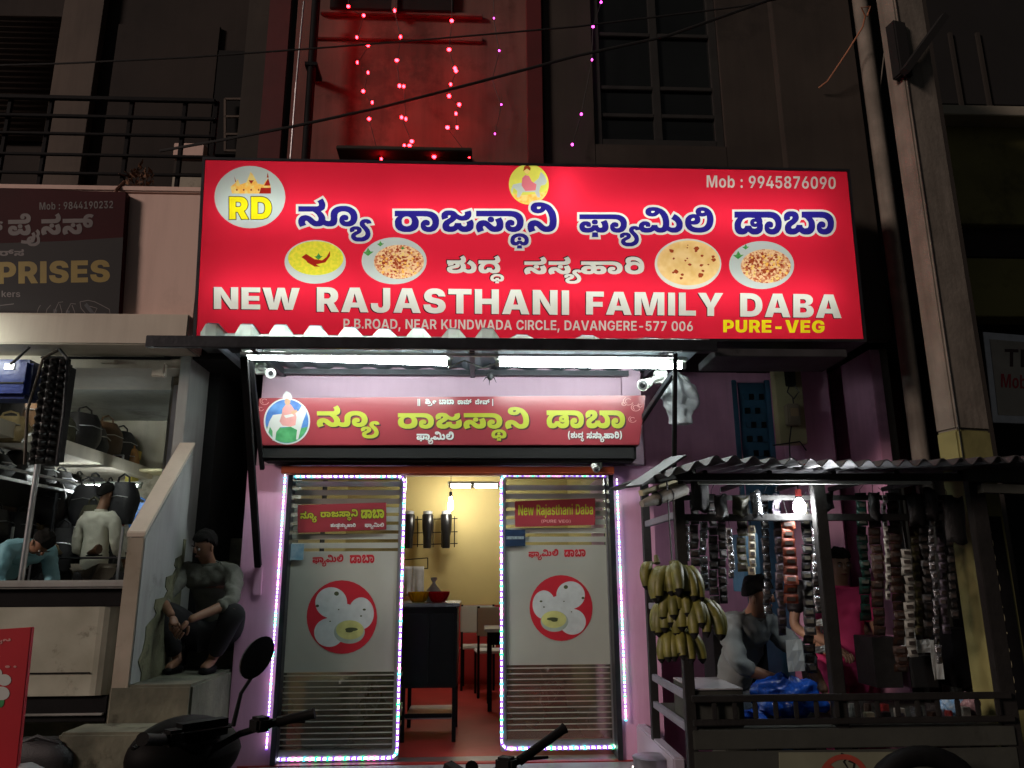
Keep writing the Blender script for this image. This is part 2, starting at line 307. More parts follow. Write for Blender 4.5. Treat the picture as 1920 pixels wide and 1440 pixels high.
'k:ban': [192,[42,-2,-14,4,-6,3,-5,4,-5,10,-2,6,0,11,2,9,9,13,5,4,24,15,4,6,0,5,-2,1,0,1,-7,0,-4,-3,-1,-2,0,-5,2,-4,-32,-11,-3,6,-3,12,2,15,3,5,9,8,6,3,7,2,8,1,20,0,16,-4,10,-8,3,-4,4,-14,-3,-14,-6,-8,-15,-13,-13,-7,-7,-7,-1,-3,1,-3,6,-3,14,2,4,3,4,8,2,6,33,0,1,-6,2,-5,3,-3,8,-4,14,2,3,2,3,4,2,5,0,11,-1,5,-2,5,-15,16,-6,3,-6,2,14,21,10,-4,10,-5,16,-12,11,-14,4,-8,2,-9,1,-10,0,-9,-2,-8,-3,-7,-4,-6,-6,-6,-6,-4,-9,-4,-10,-2,-18,0,-12,2,-10,4,-10,7,-8,10,15,-1,-12,-11,-12,-7,-5,-2,-11,-2],[107,84,0,31,48,0,0,-31]],
'k:sha': [152,[54,-2,-11,1,-17,6,-7,4,-5,5,-4,6,-3,7,-1,8,2,10,6,9,18,9,9,3,15,3,13,7,0,6,-2,2,0,1,-9,1,-4,-3,-1,-5,1,-4,-38,-10,-2,6,0,2,-1,2,1,6,2,4,8,7,6,3,14,4,18,1,6,-1,6,0,11,-4,9,-6,3,-4,3,-9,0,-6,-1,-5,-5,-8,-8,-7,-34,-9,-3,0,-4,-3,-1,-3,2,-3,6,-2,21,0,8,1,12,4,9,7,5,10,0,12,-1,6,-4,9,-5,6,-9,7,1,6,21,6,15,-8,6,-5,8,-11,3,-6,3,-17,-1,-11,-3,-11,-5,-9,-6,-8,-9,-7,-10,-5,-13,-4,-16,-3],[7,84,0,31,93,0,4,2,2,0,3,4,0,7,-3,8,-6,7,28,17,7,-9,7,-14,2,-6,1,-6,0,-10,-3,-13,-8,-9,-11,-6,-15,-3,-32,0,-15,4,-15,-4]],
'k:u': [77,[7,-2,-10,3,-18,9,-9,7,-9,10,19,22,10,-10,10,-7,13,-2,10,2,4,3,3,4,2,10,-2,11,-6,9,-8,7,-10,7,-6,3,20,32,17,-10,8,-6,7,-7,11,-16,4,-9,2,-10,1,-11,-1,-10,-2,-9,-3,-8,-4,-8,-13,-10,-8,-4,-10,-2]],
'k:da': [173,[36,-1,-10,4,-8,6,-6,9,-4,11,-1,20,1,7,2,6,6,11,10,10,5,4,7,4,2,-7,-33,0,0,31,113,0,6,2,3,3,1,5,-2,8,-7,10,28,17,11,-16,4,-13,2,-12,-2,-13,-4,-7,-10,-9,-13,-5,2,6,10,-8,5,-5,9,-16,3,-20,-1,-13,-4,-11,-6,-9,-9,-6,-10,-4,-19,-1,-13,2,-14,8,-8,8,-3,5,17,1,-19,-18,-10,-4,-12,-2],[63,32,5,6,2,10,33,0,2,-11,5,-5,3,-2,7,0,5,4,2,3,1,14,-7,17,-3,4,-8,6,-10,4,-12,2,-15,-2,-10,-4,-8,-6,-7,-12,-3,-9,0,-10,1,-4,4,-5,3,-2]],
'k:dha_': [7,[-54,-76,-11,2,-4,2,-6,6,-4,9,-1,4,1,13,2,7,3,7,11,10,15,6,18,2,19,-2,8,-3,13,-8,8,-12,2,-7,0,-13,-2,-8,-5,-8,-8,-5,-10,-2,-5,0,-8,2,-9,6,-10,9,14,0,-11,-11,-3,-2,-4,-1,-4,-2,-4,-1],[-47,-56,4,3,2,5,0,3,22,0,0,-3,2,-5,4,-3,5,0,3,2,2,5,0,6,-3,6,-9,7,-9,2,-12,0,-8,-2,-7,-4,-3,-3,-3,-10,2,-7,3,-2],[-44,-92,2,18,24,0,2,-18]],
'k:sa': [162,[105,-2,-13,2,-10,5,-14,11,-7,7,-2,3,-7,5,-4,0,-3,-3,-1,-3,0,-3,2,-6,5,-9,-34,-12,-6,10,-4,11,-1,5,0,12,4,13,8,9,5,4,14,4,9,1,14,-2,8,-4,9,-6,23,-20,2,-1,2,0,2,-1,5,0,4,3,2,4,0,8,-1,5,-8,17,33,13,8,-14,3,-7,3,-15,-1,-20,-4,-9,-6,-8,-9,-5,-10,-3],[82,51,-8,4,-5,7,0,9,4,7,4,3,10,2,9,-2,4,-3,4,-7,1,-4,-2,-9,-3,-3,-8,-4],[7,84,0,31,103,0,4,2,2,0,3,4,0,7,-3,8,-6,7,28,17,7,-9,7,-14,2,-6,1,-6,0,-10,-3,-13,-5,-6,-10,-7,-6,-3,-16,-2]],
'k:han': [183,[39,-1,-12,3,-9,6,-7,8,-3,9,-2,12,1,10,4,10,7,7,9,6,11,4,19,1,10,-2,7,-4,6,-5,4,-6,-9,-3,1,11,-3,8,-6,7,-4,1,-4,2,-4,1,-6,0,42,6,8,-5,8,-11,1,-4,0,-8,-3,-9,-5,8,13,10,14,3,19,-1,10,-3,9,-6,6,-8,4,-10,2,-12,-2,-11,-4,-9,-6,-7,-9,-6,-13,-3,-22,-1,-16,3,-12,7,-6,6,9,0,-13,-11,-9,-3,-13,-2],[63,27,7,2,2,2,1,8,-1,3,-5,3,-4,1,-10,0,-7,-4,-2,-5,0,-3,4,-5,6,-2],[129,27,6,2,3,4,1,5,-4,6,-5,2,-11,0,-6,-3,-3,-4,0,-5,1,-3,5,-3,4,-1],[6,84,0,31,139,0,0,-31]],
'k:ri': [145,[59,-2,-11,2,-11,4,-9,5,-7,7,-6,8,-5,9,-2,11,-1,21,2,9,3,7,10,13,5,5,13,8,15,5,7,1,15,0,7,-1,10,-5,8,-6,6,-8,1,0,-4,9,-6,8,-7,7,-13,8,-11,2,-11,0,-4,-1,-5,-4,-2,-6,1,-2,0,-2,4,-6,-25,-18,-8,10,-3,6,-3,11,1,14,2,8,8,11,6,4,7,3,16,4,20,-1,11,-2,10,-4,9,-5,8,-6,7,-7,12,-19,3,-7,4,-16,2,-19,-1,-24,-3,-13,-4,-11,-6,-8,-8,-7,-9,-6,-22,-6],[73,30,10,2,8,4,6,7,3,13,-3,14,-6,7,-8,5,-10,2,-11,-2,-5,-2,-7,-6,-4,-8,-1,-5,1,-13,2,-6,4,-5,6,-4,7,-2]],
'k:shi': [151,[54,-2,-10,1,-18,6,-7,4,-6,5,-4,6,-2,7,-1,14,5,10,10,7,6,2,6,3,36,10,7,5,3,3,2,8,0,22,-2,8,-6,10,-6,6,-3,2,-4,1,-6,0,-7,-4,0,-4,1,-2,6,-3,7,0,6,4,3,6,0,3,24,0,-4,-11,-5,-9,-5,-7,-7,-4,-9,-3,-16,-1,-6,1,-12,4,-8,8,-3,4,-2,6,-1,7,1,8,4,7,6,6,7,4,10,3,11,1,18,-2,8,-3,7,-4,6,-5,10,-12,6,-16,4,-19,0,-12,-1,-2,0,-2,-4,-9,0,-2,-6,-11,-8,-8,-11,-6,-40,-12,0,-4,1,-2,2,0,5,-2,22,0,8,1,12,4,5,3,3,3,4,8,0,10,-1,5,-9,10,-17,7,-3,0,-3,1,-15,0,-3,-2,-1,-6,-37,-10,-2,4,0,3,-1,2,0,10,2,7,8,9,8,5,20,3,23,0,13,-3,2,-1,8,0,9,-3,15,-8,7,-6,10,-12,3,-8,2,-8,1,-9,-1,-10,-3,-8,-5,-8,-7,-7,-9,-6,-10,-5,-13,-4,-14,-2]],
'k:ra_': [28,[30,-12,-1,-11,-3,-10,-5,-8,-7,-7,-8,-6,-10,-5,-11,-3,-13,-2,-14,-1,-7,1,-7,0,-19,3,-7,2,5,23,5,-1,5,-2,5,0,6,-1,6,0,6,-1,15,1,12,3,10,5,6,6,4,7,2,9,-1,9,-6,12,21,11,7,-12,2,-5,1,-6,0,-5]],
'k:len': [104,[100,83,-2,-14,-6,-10,-10,-7,-6,-2,-7,-1,-17,0,-14,4,-6,3,-9,8,4,25,4,-6,5,-5,6,-3,4,-1,8,0,6,2,4,5,0,5,-2,3,-3,2,-5,0,-5,-2,-6,-8,-2,-7,0,-19,1,-4,5,-8,12,-10,11,-7,-20,-28,-17,10,-7,6,-11,14,-5,8,-3,9,-2,20,1,10,2,10,4,8,5,7,6,6,7,5,8,3,9,2,10,1,9,0,14,-4,11,-8,4,-5,4,-11]],
'k:mav': [342,[44,-2,-17,4,-6,4,-9,10,-3,6,-2,7,-1,8,2,13,7,10,4,4,12,6,6,1,18,0,14,-6,4,-5,2,-6,1,-11,-1,-2,0,-2,-2,-4,-24,1,0,5,-1,1,0,2,-6,1,-4,-4,2,-8,7,-3,5,-1,7,0,13,2,7,6,3,5,2,6,33,0,2,-11,2,-3,6,-4,7,0,5,4,3,9,-2,11,-4,8,-3,3,-2,4,-11,9,-9,6,39,6,6,-4,17,-20,3,-6,2,-7,2,-14,-1,-10,-2,-8,-3,-7,-4,-5,-11,-8,-13,-3,-15,0,-13,2,-10,5,-12,11,-4,5,16,-1,-10,-9,-16,-9,-6,-2,-14,-2],[7,84,0,31,127,0,6,2,3,3,1,5,-2,8,-7,10,28,17,11,-16,4,-13,2,-12,-2,-13,-4,-7,-7,-7,-12,-6,-16,-2],[194,-2,-11,3,-18,9,-9,7,-8,10,18,22,10,-10,5,-4,6,-3,12,-2,10,2,4,3,5,8,0,12,-4,10,-7,8,-20,13,15,20,11,-4,18,-11,13,-12,6,-8,6,-17,0,-16,-1,-6,-4,-11,-7,-10,-4,-4,-12,-6,-7,-2,-8,-1],[185,84,0,31,41,0,0,-31],[303,46,-12,1,-10,4,-8,6,-6,8,-4,11,-1,31,6,17,5,8,13,10,8,3,8,2,9,1,14,-1,21,-7,-15,-22,-9,4,-3,0,-3,1,-4,0,-11,-3,-7,-9,-2,-9,0,-22,2,-7,5,-4,7,0,3,5,0,4,-2,3,-3,2,-5,0,-2,1,-74,0,0,31,76,0,7,-1,17,-6,8,-7,5,-7,3,-15,-1,-10,-4,-8,-5,-7,-8,-5,-8,-2]],
'k:de': [173,[36,-1,-10,4,-8,6,-6,9,-4,11,-1,20,1,7,2,6,6,11,10,10,5,4,7,4,2,-7,-33,0,0,31,109,0,3,1,3,0,7,3,3,5,0,6,-2,5,-6,3,-4,1,-5,-1,-4,-4,-2,-7,1,-4,-13,13,1,2,3,2,8,0,6,-2,2,-2,2,-6,-2,-6,-2,-3,-13,-3,-9,2,-6,6,-2,10,2,8,5,8,9,6,6,2,15,2,9,-1,8,-2,7,-3,11,-8,7,-12,2,-13,-2,-14,-3,-6,-6,-8,-4,-3,-3,-1,-4,-3,-3,-1,-3,0,-3,-1,4,5,15,-12,9,-17,3,-20,-1,-13,-4,-11,-6,-9,-9,-6,-10,-4,-19,-1,-13,2,-14,8,-8,8,-3,5,17,1,-19,-18,-10,-4,-12,-2],[63,32,5,6,2,10,33,0,2,-11,5,-5,3,-2,7,0,5,4,2,3,1,14,-7,17,-3,4,-8,6,-10,4,-12,2,-15,-2,-10,-4,-8,-6,-7,-12,-3,-9,0,-10,1,-4,4,-5,3,-2]],
'k:vav': [266,[44,-2,-17,4,-6,4,-9,10,-3,6,-2,7,-1,8,2,13,7,10,4,4,12,6,6,1,18,0,14,-6,4,-5,2,-6,1,-11,-1,-2,0,-2,-2,-4,-24,1,0,5,-1,1,0,2,-6,1,-4,-4,2,-8,7,-3,5,-1,7,0,13,2,7,6,3,5,2,6,33,0,2,-11,2,-3,6,-4,7,0,5,4,3,9,-2,11,-4,8,-3,3,-2,4,-11,9,-9,6,39,6,6,-4,17,-20,3,-6,2,-7,2,-14,-1,-10,-2,-8,-3,-7,-4,-5,-11,-8,-13,-3,-15,0,-13,2,-10,5,-12,11,-4,5,16,-1,-10,-9,-16,-9,-6,-2,-14,-2],[7,84,0,31,151,0,0,-31],[228,46,-12,1,-10,4,-9,6,-6,8,-4,11,-1,20,1,11,2,9,9,16,5,5,7,5,8,3,17,3,8,-1,7,0,5,-2,6,-1,9,-4,-14,-22,-9,4,-10,1,-12,-3,-7,-9,-2,-9,0,-22,1,-4,6,-7,7,0,2,1,2,7,-2,4,-4,2,-4,0,-3,1,-74,0,0,31,77,0,7,-1,16,-6,5,-3,6,-7,4,-8,1,-5,-1,-16,-3,-8,-6,-7,-7,-5,-9,-2]],
'k:pe': [186,[44,-2,-17,4,-6,4,-9,10,-3,6,-2,7,-1,8,2,13,7,10,4,4,12,6,6,1,18,0,14,-6,4,-5,2,-6,1,-11,-1,-2,0,-2,-2,-4,-24,1,0,5,-1,1,0,2,-6,1,-4,-4,2,-8,3,-2,9,-2,7,0,12,2,5,3,6,7,2,6,33,0,2,-10,5,-5,4,-2,6,0,2,1,2,0,3,4,0,2,1,2,-2,11,-8,17,33,13,5,-7,6,-14,4,-23,-1,-8,-2,-8,-3,-6,-4,-5,-5,-4,-12,-6,-7,-1,-15,0,-13,2,-10,5,-12,11,-4,5,16,-1,-10,-9,-16,-9,-6,-2,-14,-2],[98,50,-10,2,-3,2,-3,4,-2,8,2,9,3,3,4,2,9,2,10,-2,4,-2,4,-8,0,-9,-4,-7,-4,-2],[7,84,0,31,123,0,3,1,3,0,7,3,3,5,0,6,-2,5,-6,3,-4,1,-5,-1,-4,-4,-2,-7,1,-4,-13,13,1,2,3,2,8,0,6,-2,2,-2,2,-6,-2,-6,-2,-3,-13,-3,-9,2,-6,6,-2,10,2,8,5,8,9,6,6,2,15,2,9,-1,8,-2,7,-3,11,-8,7,-12,2,-13,-2,-14,-3,-6,-6,-8,-12,-7,-20,-4]],
'k:ai': [39,[-28,-84,-9,2,-14,6,-9,10,-5,13,-1,8,2,13,2,5,8,10,10,5,6,2,14,0,5,-1,8,-5,5,-7,2,-7,-1,-12,-2,-6,-5,-4,-6,-3,-7,-2,-15,0,-7,2,-5,3,3,16,8,-4,7,0,2,1,3,0,3,6,-3,4,-2,1,-5,0,-4,-2,-3,-4,-2,-6,0,-7,1,-4,5,-8,12,-4,8,-1,5,1,5,0,14,6,4,4,4,9,1,6,-2,12,-2,5,-6,9,-4,4,9,9,2,6,0,6,-4,8,-6,6,16,16,11,-10,6,-10,2,-12,-1,-9,-6,-10,-3,-2,-2,6,4,-4,5,-10,3,-13,1,-8,-1,-9,-2,-8,-3,-7,-5,-6,-6,-5,-8,-5,-9,-3,-10,-2]],
'k:sav': [241,[105,-2,-13,2,-10,5,-14,11,-7,7,-2,3,-7,5,-4,0,-3,-3,-1,-3,0,-3,2,-6,5,-9,-34,-12,-6,10,-4,11,-1,5,0,12,4,13,8,9,5,4,14,4,9,1,14,-2,8,-4,9,-6,23,-20,2,-1,2,0,2,-1,5,0,4,3,2,4,0,8,-1,5,-8,17,33,13,8,-14,3,-7,3,-15,-1,-20,-4,-9,-6,-8,-9,-5,-10,-3],[82,51,-8,4,-5,7,0,9,4,7,4,3,10,2,9,-2,4,-3,4,-7,1,-4,-2,-9,-3,-3,-8,-4],[7,84,0,31,117,0,0,-31],[202,46,-12,1,-10,4,-8,6,-6,8,-4,11,-1,31,6,17,5,8,13,10,8,3,8,2,9,1,14,-1,21,-7,-15,-22,-8,4,-4,0,-3,1,-4,0,-11,-3,-7,-9,-2,-9,0,-22,2,-7,5,-4,7,0,3,5,0,5,-5,4,-5,0,-2,1,-74,0,0,31,76,0,7,-1,17,-6,8,-7,5,-7,3,-15,-2,-10,-3,-8,-5,-7,-8,-5,-8,-2]],
'k:rav': [224,[59,-2,-12,2,-20,8,-7,6,-6,7,-4,8,-2,10,-1,16,1,6,8,15,4,4,10,6,7,3,4,-5,-34,0,0,31,112,0,0,-31,-4,0,-1,5,10,-6,7,-8,6,-14,1,-6,-1,-16,-2,-10,-4,-8,-6,-7,-7,-6,-20,-8,-12,-2],[73,30,10,2,8,4,6,7,3,13,-3,14,-6,7,-8,5,-10,2,-11,-2,-5,-2,-7,-6,-4,-8,-1,-5,1,-13,2,-6,4,-5,6,-4,7,-2],[185,46,-12,1,-10,4,-8,6,-7,8,-3,11,-2,14,1,17,2,9,9,16,13,10,8,3,8,2,9,1,7,-1,7,0,21,-7,-15,-22,-9,4,-3,0,-3,1,-4,0,-11,-3,-7,-9,-2,-9,0,-22,2,-7,5,-4,7,0,3,5,0,4,-2,3,-5,2,-3,0,-2,1,-74,0,0,31,76,0,7,-1,17,-6,4,-3,6,-7,4,-8,1,-5,-1,-16,-3,-8,-6,-7,-7,-5,-8,-2]],
'k:ka': [137,[54,-2,-20,4,-7,3,-6,4,-7,9,-2,5,0,11,5,10,4,4,3,1,-1,-2,-16,0,0,25,45,0,4,3,1,8,-3,4,-4,3,22,2,15,-2,5,-7,0,-7,-2,-4,39,0,0,-25,-20,1,3,2,9,-8,3,-5,1,-8,-2,-11,-7,-9,-6,-4,-8,-3,-21,-4],[68,29,15,3,3,3,1,2,0,7,-3,3,-8,3,-4,0,-4,1,-4,-1,-4,0,-9,-4,-1,-2,0,-2,-1,-2,2,-5,3,-3],[7,84,0,31,77,0,5,2,2,0,3,6,0,5,-6,11,-3,4,28,17,11,-16,5,-13,1,-6,0,-10,-2,-9,-6,-10,-10,-7,-7,-3,-15,-2]],
'b:N': [154,[9,0,0,146,43,0,49,-83,7,-19,2,-8,-3,0,0,6,-1,6,0,7,-1,7,0,6,-1,7,0,71,41,0,0,-146,-43,0,-33,53,-15,28,-2,6,-9,20,4,0,0,-7,1,-7,0,-6,1,-7,0,-6,1,-6,0,-68]],
'b:E': [123,[9,0,0,146,105,0,0,-32,-65,0,0,-25,60,0,0,-31,-60,0,0,-26,65,0,0,-32]],
'b:W': [216,[43,0,-39,146,45,0,11,-57,2,-7,3,-25,2,-8,4,-32,-8,0,3,15,1,9,2,8,2,17,2,8,1,8,2,7,12,57,40,0,16,-72,6,-42,2,-7,1,-8,-8,0,1,8,2,7,5,42,15,72,44,0,-39,-146,-44,0,-15,59,-6,33,-1,12,-4,23,10,0,-4,-23,-1,-12,-2,-11,-1,-11,-17,-70]],
'b:R': [134,[9,0,0,146,63,0,10,-1,10,-2,8,-3,8,-5,11,-12,4,-8,2,-9,1,-10,-1,-10,-2,-9,-9,-14,-6,-5,-17,-8,-20,-2,-38,0,0,31,38,0,4,1,7,6,3,6,0,8,-5,9,-2,2,-11,3,-18,0,0,-114],[88,0,-35,67,42,0,36,-67]],
'b:A': [159,[4,0,48,146,54,0,48,-146,-44,0,-21,69,-6,26,-4,13,-3,13,-2,13,9,0,-18,-78,-16,-56],[39,28,0,29,81,0,0,-29]],
'b:J': [119,[57,-2,-16,1,-13,5,-10,6,-8,10,-5,11,-1,24,39,0,0,-10,2,-9,5,-6,3,-1,8,0,4,1,6,10,0,106,39,0,0,-100,-2,-14,-4,-12,-8,-10,-10,-6,-13,-5]],
'b:S': [133,[69,-2,-13,1,-11,2,-10,3,-8,4,-8,6,-5,7,-5,9,-2,10,-1,11,37,0,2,-8,4,-6,6,-4,8,-2,13,0,5,2,4,4,2,4,0,4,-3,5,-9,5,-24,5,-22,8,-9,6,-6,8,-3,9,-2,10,1,9,3,8,4,7,6,7,6,5,9,5,9,3,10,2,22,0,11,-2,9,-3,8,-5,6,-5,6,-7,6,-16,1,-9,-38,0,-1,4,-2,4,-6,5,-5,2,-10,0,-3,-1,-3,0,-6,-4,-1,-2,0,-8,3,-4,8,-4,28,-6,13,-5,10,-6,10,-12,2,-5,3,-15,-1,-9,-3,-8,-9,-14,-7,-5,-8,-4,-20,-4]],
'b:T': [137,[5,114,0,32,127,0,0,-32,-44,0,0,-114,-39,0,0,114]],
'b:H': [150,[9,0,0,146,40,0,0,-56,52,0,0,56,40,0,0,-146,-40,0,0,58,-52,0,0,-58]],
'b:F': [117,[9,0,0,146,103,0,0,-32,-63,0,0,-33,56,0,0,-31,-56,0,0,-50]],
'b:M': [191,[9,0,0,146,63,0,14,-50,1,-6,2,-6,2,-13,2,-7,2,-15,4,-19,0,-5,-7,0,9,53,2,6,2,12,2,4,12,46,63,0,0,-146,-40,0,0,75,1,6,0,33,1,6,0,6,2,0,-4,-20,-2,-6,-1,-7,-2,-6,-1,-6,-2,-6,-1,-6,-21,-69,-33,0,-19,64,-2,5,-1,6,-2,6,-1,6,-2,6,-1,7,-4,13,-2,13,3,0,0,-38,1,-7,0,-81]],
'b:L': [113,[9,0,0,146,40,0,0,-114,59,0,0,-32]],
'b:Y': [155,[59,0,0,51,-55,95,47,0,23,-48,1,-5,7,-18,-6,0,5,18,23,53,47,0,-53,-95,0,-51]],
'b:D': [145,[65,0,-39,0,0,34,45,0,6,1,10,5,4,4,3,5,4,14,0,19,-4,14,-3,6,-4,4,-17,6,-45,0,0,34,40,0,14,-1,13,-3,12,-5,10,-7,8,-8,7,-10,5,-12,3,-13,1,-14,-1,-15,-3,-13,-5,-11,-7,-10,-8,-9,-10,-6,-12,-5,-12,-3],[49,146,0,-146,-40,0,0,146]],
'b:B': [134,[9,0,0,146,63,0,20,-2,15,-6,6,-5,8,-10,2,-7,0,-12,-1,-5,-5,-9,-7,-7,-15,-6,0,-1,12,-2,10,-6,4,-4,6,-10,2,-13,-3,-15,-3,-6,-5,-6,-6,-5,-7,-4,-8,-3,-19,-2],[49,31,18,0,11,2,4,2,3,3,2,4,0,8,-2,5,-4,4,-9,3,-23,0],[49,87,22,0,8,4,3,4,0,3,1,3,-1,4,-4,6,-4,2,-4,1,-21,0]],
'b:P': [131,[9,0,0,146,63,0,10,-1,10,-2,16,-9,6,-6,5,-7,4,-8,2,-9,1,-10,-1,-10,-2,-9,-4,-8,-5,-7,-6,-6,-8,-5,-9,-3,-10,-2,-10,-1,-38,0,0,31,34,0,8,2,3,2,6,8,1,4,0,8,-1,4,-6,8,-3,2,-8,2,-18,0,0,-114]],
'b:U': [144,[72,-2,-12,1,-11,2,-10,4,-9,5,-7,6,-6,8,-4,8,-3,10,-1,10,0,94,40,0,0,-95,1,-4,4,-7,6,-5,12,-3,12,3,6,5,4,7,2,9,0,90,39,0,0,-94,-1,-10,-3,-10,-4,-8,-6,-8,-7,-6,-9,-5,-10,-4,-11,-2]],
'b:-': [129,[99,73,0,-30,-69,0,0,30]],
'b:V': [159,[53,0,-49,146,45,0,21,-69,15,-64,-9,0,18,76,16,57,44,0,-47,-146]],
'b:G': [151,[78,-2,-13,1,-13,3,-11,5,-10,7,-8,9,-7,10,-5,12,-3,13,-1,14,1,16,3,13,5,12,8,11,8,8,10,7,11,5,12,2,21,1,8,-1,8,-2,14,-6,11,-9,5,-6,9,-18,1,-8,-40,0,-4,9,-8,5,-5,2,-13,0,-10,-5,-4,-3,-7,-10,-2,-7,-2,-15,2,-15,2,-7,6,-10,4,-4,11,-4,7,-1,15,3,6,5,4,6,1,4,0,4,7,-1,-33,0,0,28,65,0,0,-20,-1,-13,-3,-11,-5,-10,-6,-9,-8,-7,-19,-10,-12,-2]],
'm:P': [129,[13,0,0,146,57,0,15,-2,13,-5,10,-7,8,-10,4,-12,2,-13,-2,-14,-5,-12,-7,-9,-10,-8,-13,-5,-16,-1,-36,0,0,23,32,0,8,1,12,6,4,6,2,6,1,7,-1,7,-2,6,-4,5,-12,6,-8,1,-23,0,0,-122]],
'm:B': [132,[13,0,0,146,58,0,14,-2,12,-3,10,-6,6,-8,4,-9,2,-10,-1,-8,-3,-7,-4,-6,-11,-8,-7,-2,0,-2,7,-1,8,-3,6,-5,6,-7,3,-9,1,-10,-1,-11,-4,-9,-7,-9,-10,-6,-12,-4,-16,-1],[42,24,27,0,11,1,8,4,5,6,1,14,-6,9,-5,3,-6,2,-7,1,-28,0],[42,84,25,0,6,1,10,4,6,9,0,6,-1,7,-4,6,-7,4,-10,1,-25,0]],
'm:R': [131,[13,0,0,146,57,0,15,-2,13,-4,10,-7,8,-10,4,-11,2,-14,-2,-13,-5,-11,-7,-9,-10,-7,-13,-4,-16,-2,-38,0,0,24,42,0,7,2,9,8,2,6,1,6,-1,7,-2,6,-4,5,-5,3,-7,2,-8,1,-23,0,0,-122],[95,0,-36,66,32,0,36,-66]],
'm:O': [154,[77,-2,-18,2,-17,7,-13,11,-11,14,-6,19,-3,22,3,22,6,18,11,15,13,11,17,6,18,2,18,-2,17,-6,13,-11,11,-15,6,-18,3,-22,-3,-22,-6,-19,-11,-14,-13,-11,-17,-7],[77,24,11,1,9,4,8,7,5,10,4,12,1,15,-1,14,-4,13,-5,9,-8,7,-9,4,-11,2,-11,-2,-9,-4,-8,-7,-5,-10,-4,-12,-1,-14,1,-15,4,-12,5,-10,8,-7,9,-4]],
'm:A': [148,[5,0,50,146,37,0,52,-146,-32,0,-24,71,-9,29,-9,35,6,0,-12,-50,-27,-85],[36,34,0,23,77,0,0,-23]],
'm:D': [144,[64,0,-37,0,0,25,36,0,13,1,11,4,8,7,6,9,4,12,1,15,-1,15,-4,12,-6,9,-8,6,-11,4,-13,2,-37,0,0,25,39,0,20,-3,17,-6,14,-11,11,-14,6,-18,2,-21,-2,-21,-6,-18,-11,-15,-14,-10,-17,-7],[42,146,0,-146,-29,0,0,146]],
'm:N': [152,[13,0,0,146,33,0,58,-95,11,-25,-3,0,-2,17,0,17,-1,14,0,72,30,0,0,-146,-33,0,-51,82,-18,36,4,0,0,-10,1,-10,0,-9,1,-8,0,-81]],
'm:E': [121,[13,0,0,146,97,0,0,-25,-68,0,0,-36,63,0,0,-23,-63,0,0,-38,68,0,0,-24]],
'm:K': [143,[35,34,0,26,4,8,14,21,48,57,36,0,-62,-71,-2,1],[13,0,0,146,29,0,0,-146],[104,0,-44,66,18,22,60,-88]],
'm:U': [147,[73,-2,-17,2,-14,5,-12,8,-9,10,-6,13,-2,15,0,95,29,0,0,-93,1,-8,3,-7,5,-6,6,-5,8,-2,8,-1,9,1,8,2,6,5,4,6,3,7,1,8,0,93,29,0,0,-95,-2,-15,-5,-13,-9,-10,-12,-8,-15,-5]],
'm:W': [207,[44,0,-39,146,31,0,20,-83,5,-29,1,-10,2,-10,-5,0,2,10,1,10,8,39,18,73,31,0,24,-102,1,-10,4,-20,-5,0,1,10,4,20,1,10,21,92,32,0,-39,-146,-33,0,-23,88,-2,14,-3,14,-2,15,7,0,-3,-14,-4,-28,-23,-89]],
'm:C': [148,[77,-2,-19,2,-16,7,-13,11,-11,14,-6,19,-3,22,3,22,6,18,11,15,13,11,17,6,18,2,12,0,11,-3,10,-4,9,-6,7,-7,6,-9,4,-10,3,-12,-29,0,-4,11,-7,8,-10,5,-12,2,-10,-2,-10,-4,-8,-7,-5,-10,-4,-12,-1,-14,1,-15,4,-12,5,-10,8,-7,10,-4,16,-1,11,4,9,6,7,15,29,0,-2,-9,-4,-10,-6,-9,-7,-7,-9,-7,-10,-5,-11,-3]],
'm:L': [113,[13,0,0,146,29,0,0,-122,64,0,0,-24]],
'm:V': [148,[56,0,-51,146,32,0,28,-85,13,-50,-6,0,4,18,13,45,23,72,32,0,-50,-146]],
'm:G': [150,[78,-2,-19,2,-17,7,-14,11,-10,15,-6,18,-3,22,3,21,6,19,11,15,13,11,17,6,18,2,12,0,11,-3,10,-4,16,-13,6,-9,4,-9,3,-10,-30,0,-4,9,-7,8,-9,4,-12,2,-10,-2,-10,-4,-8,-7,-5,-10,-4,-12,-1,-14,1,-15,4,-12,5,-9,8,-7,10,-5,11,-1,10,1,8,3,7,5,5,6,3,8,1,9,6,-1,-38,0,0,22,60,0,0,-18,-2,-17,-6,-16,-9,-12,-13,-9,-15,-5]],
'm:0': [129,[65,-2,-17,2,-14,7,-11,11,-7,14,-5,19,-2,22,2,22,5,18,7,15,11,11,14,6,17,2,16,-2,14,-6,11,-11,8,-15,4,-18,2,-22,-2,-22,-4,-19,-8,-14,-11,-11,-14,-7],[65,22,8,2,6,4,6,7,6,22,0,31,-6,23,-6,7,-6,4,-8,1,-8,-1,-7,-4,-5,-7,-4,-10,-2,-13,-1,-15,1,-16,2,-12,4,-10,5,-7,7,-4]],
'm:1': [129,[18,0,0,24,97,0,0,-24],[85,146,0,-146,-29,0,0,120,-1,0,-33,-24,0,27,32,23]],
'm:2': [129,[14,0,0,21,63,60,7,11,2,5,0,12,-6,9,-5,4,-5,2,-7,0,-6,-1,-6,-2,-4,-3,-4,-5,-2,-5,0,-7,-28,0,2,13,4,12,8,9,10,7,13,4,14,1,14,-1,12,-4,10,-7,8,-8,5,-11,1,-19,-7,-17,-7,-9,-10,-11,-13,-12,-23,-23,0,-1,62,0,0,-24]],
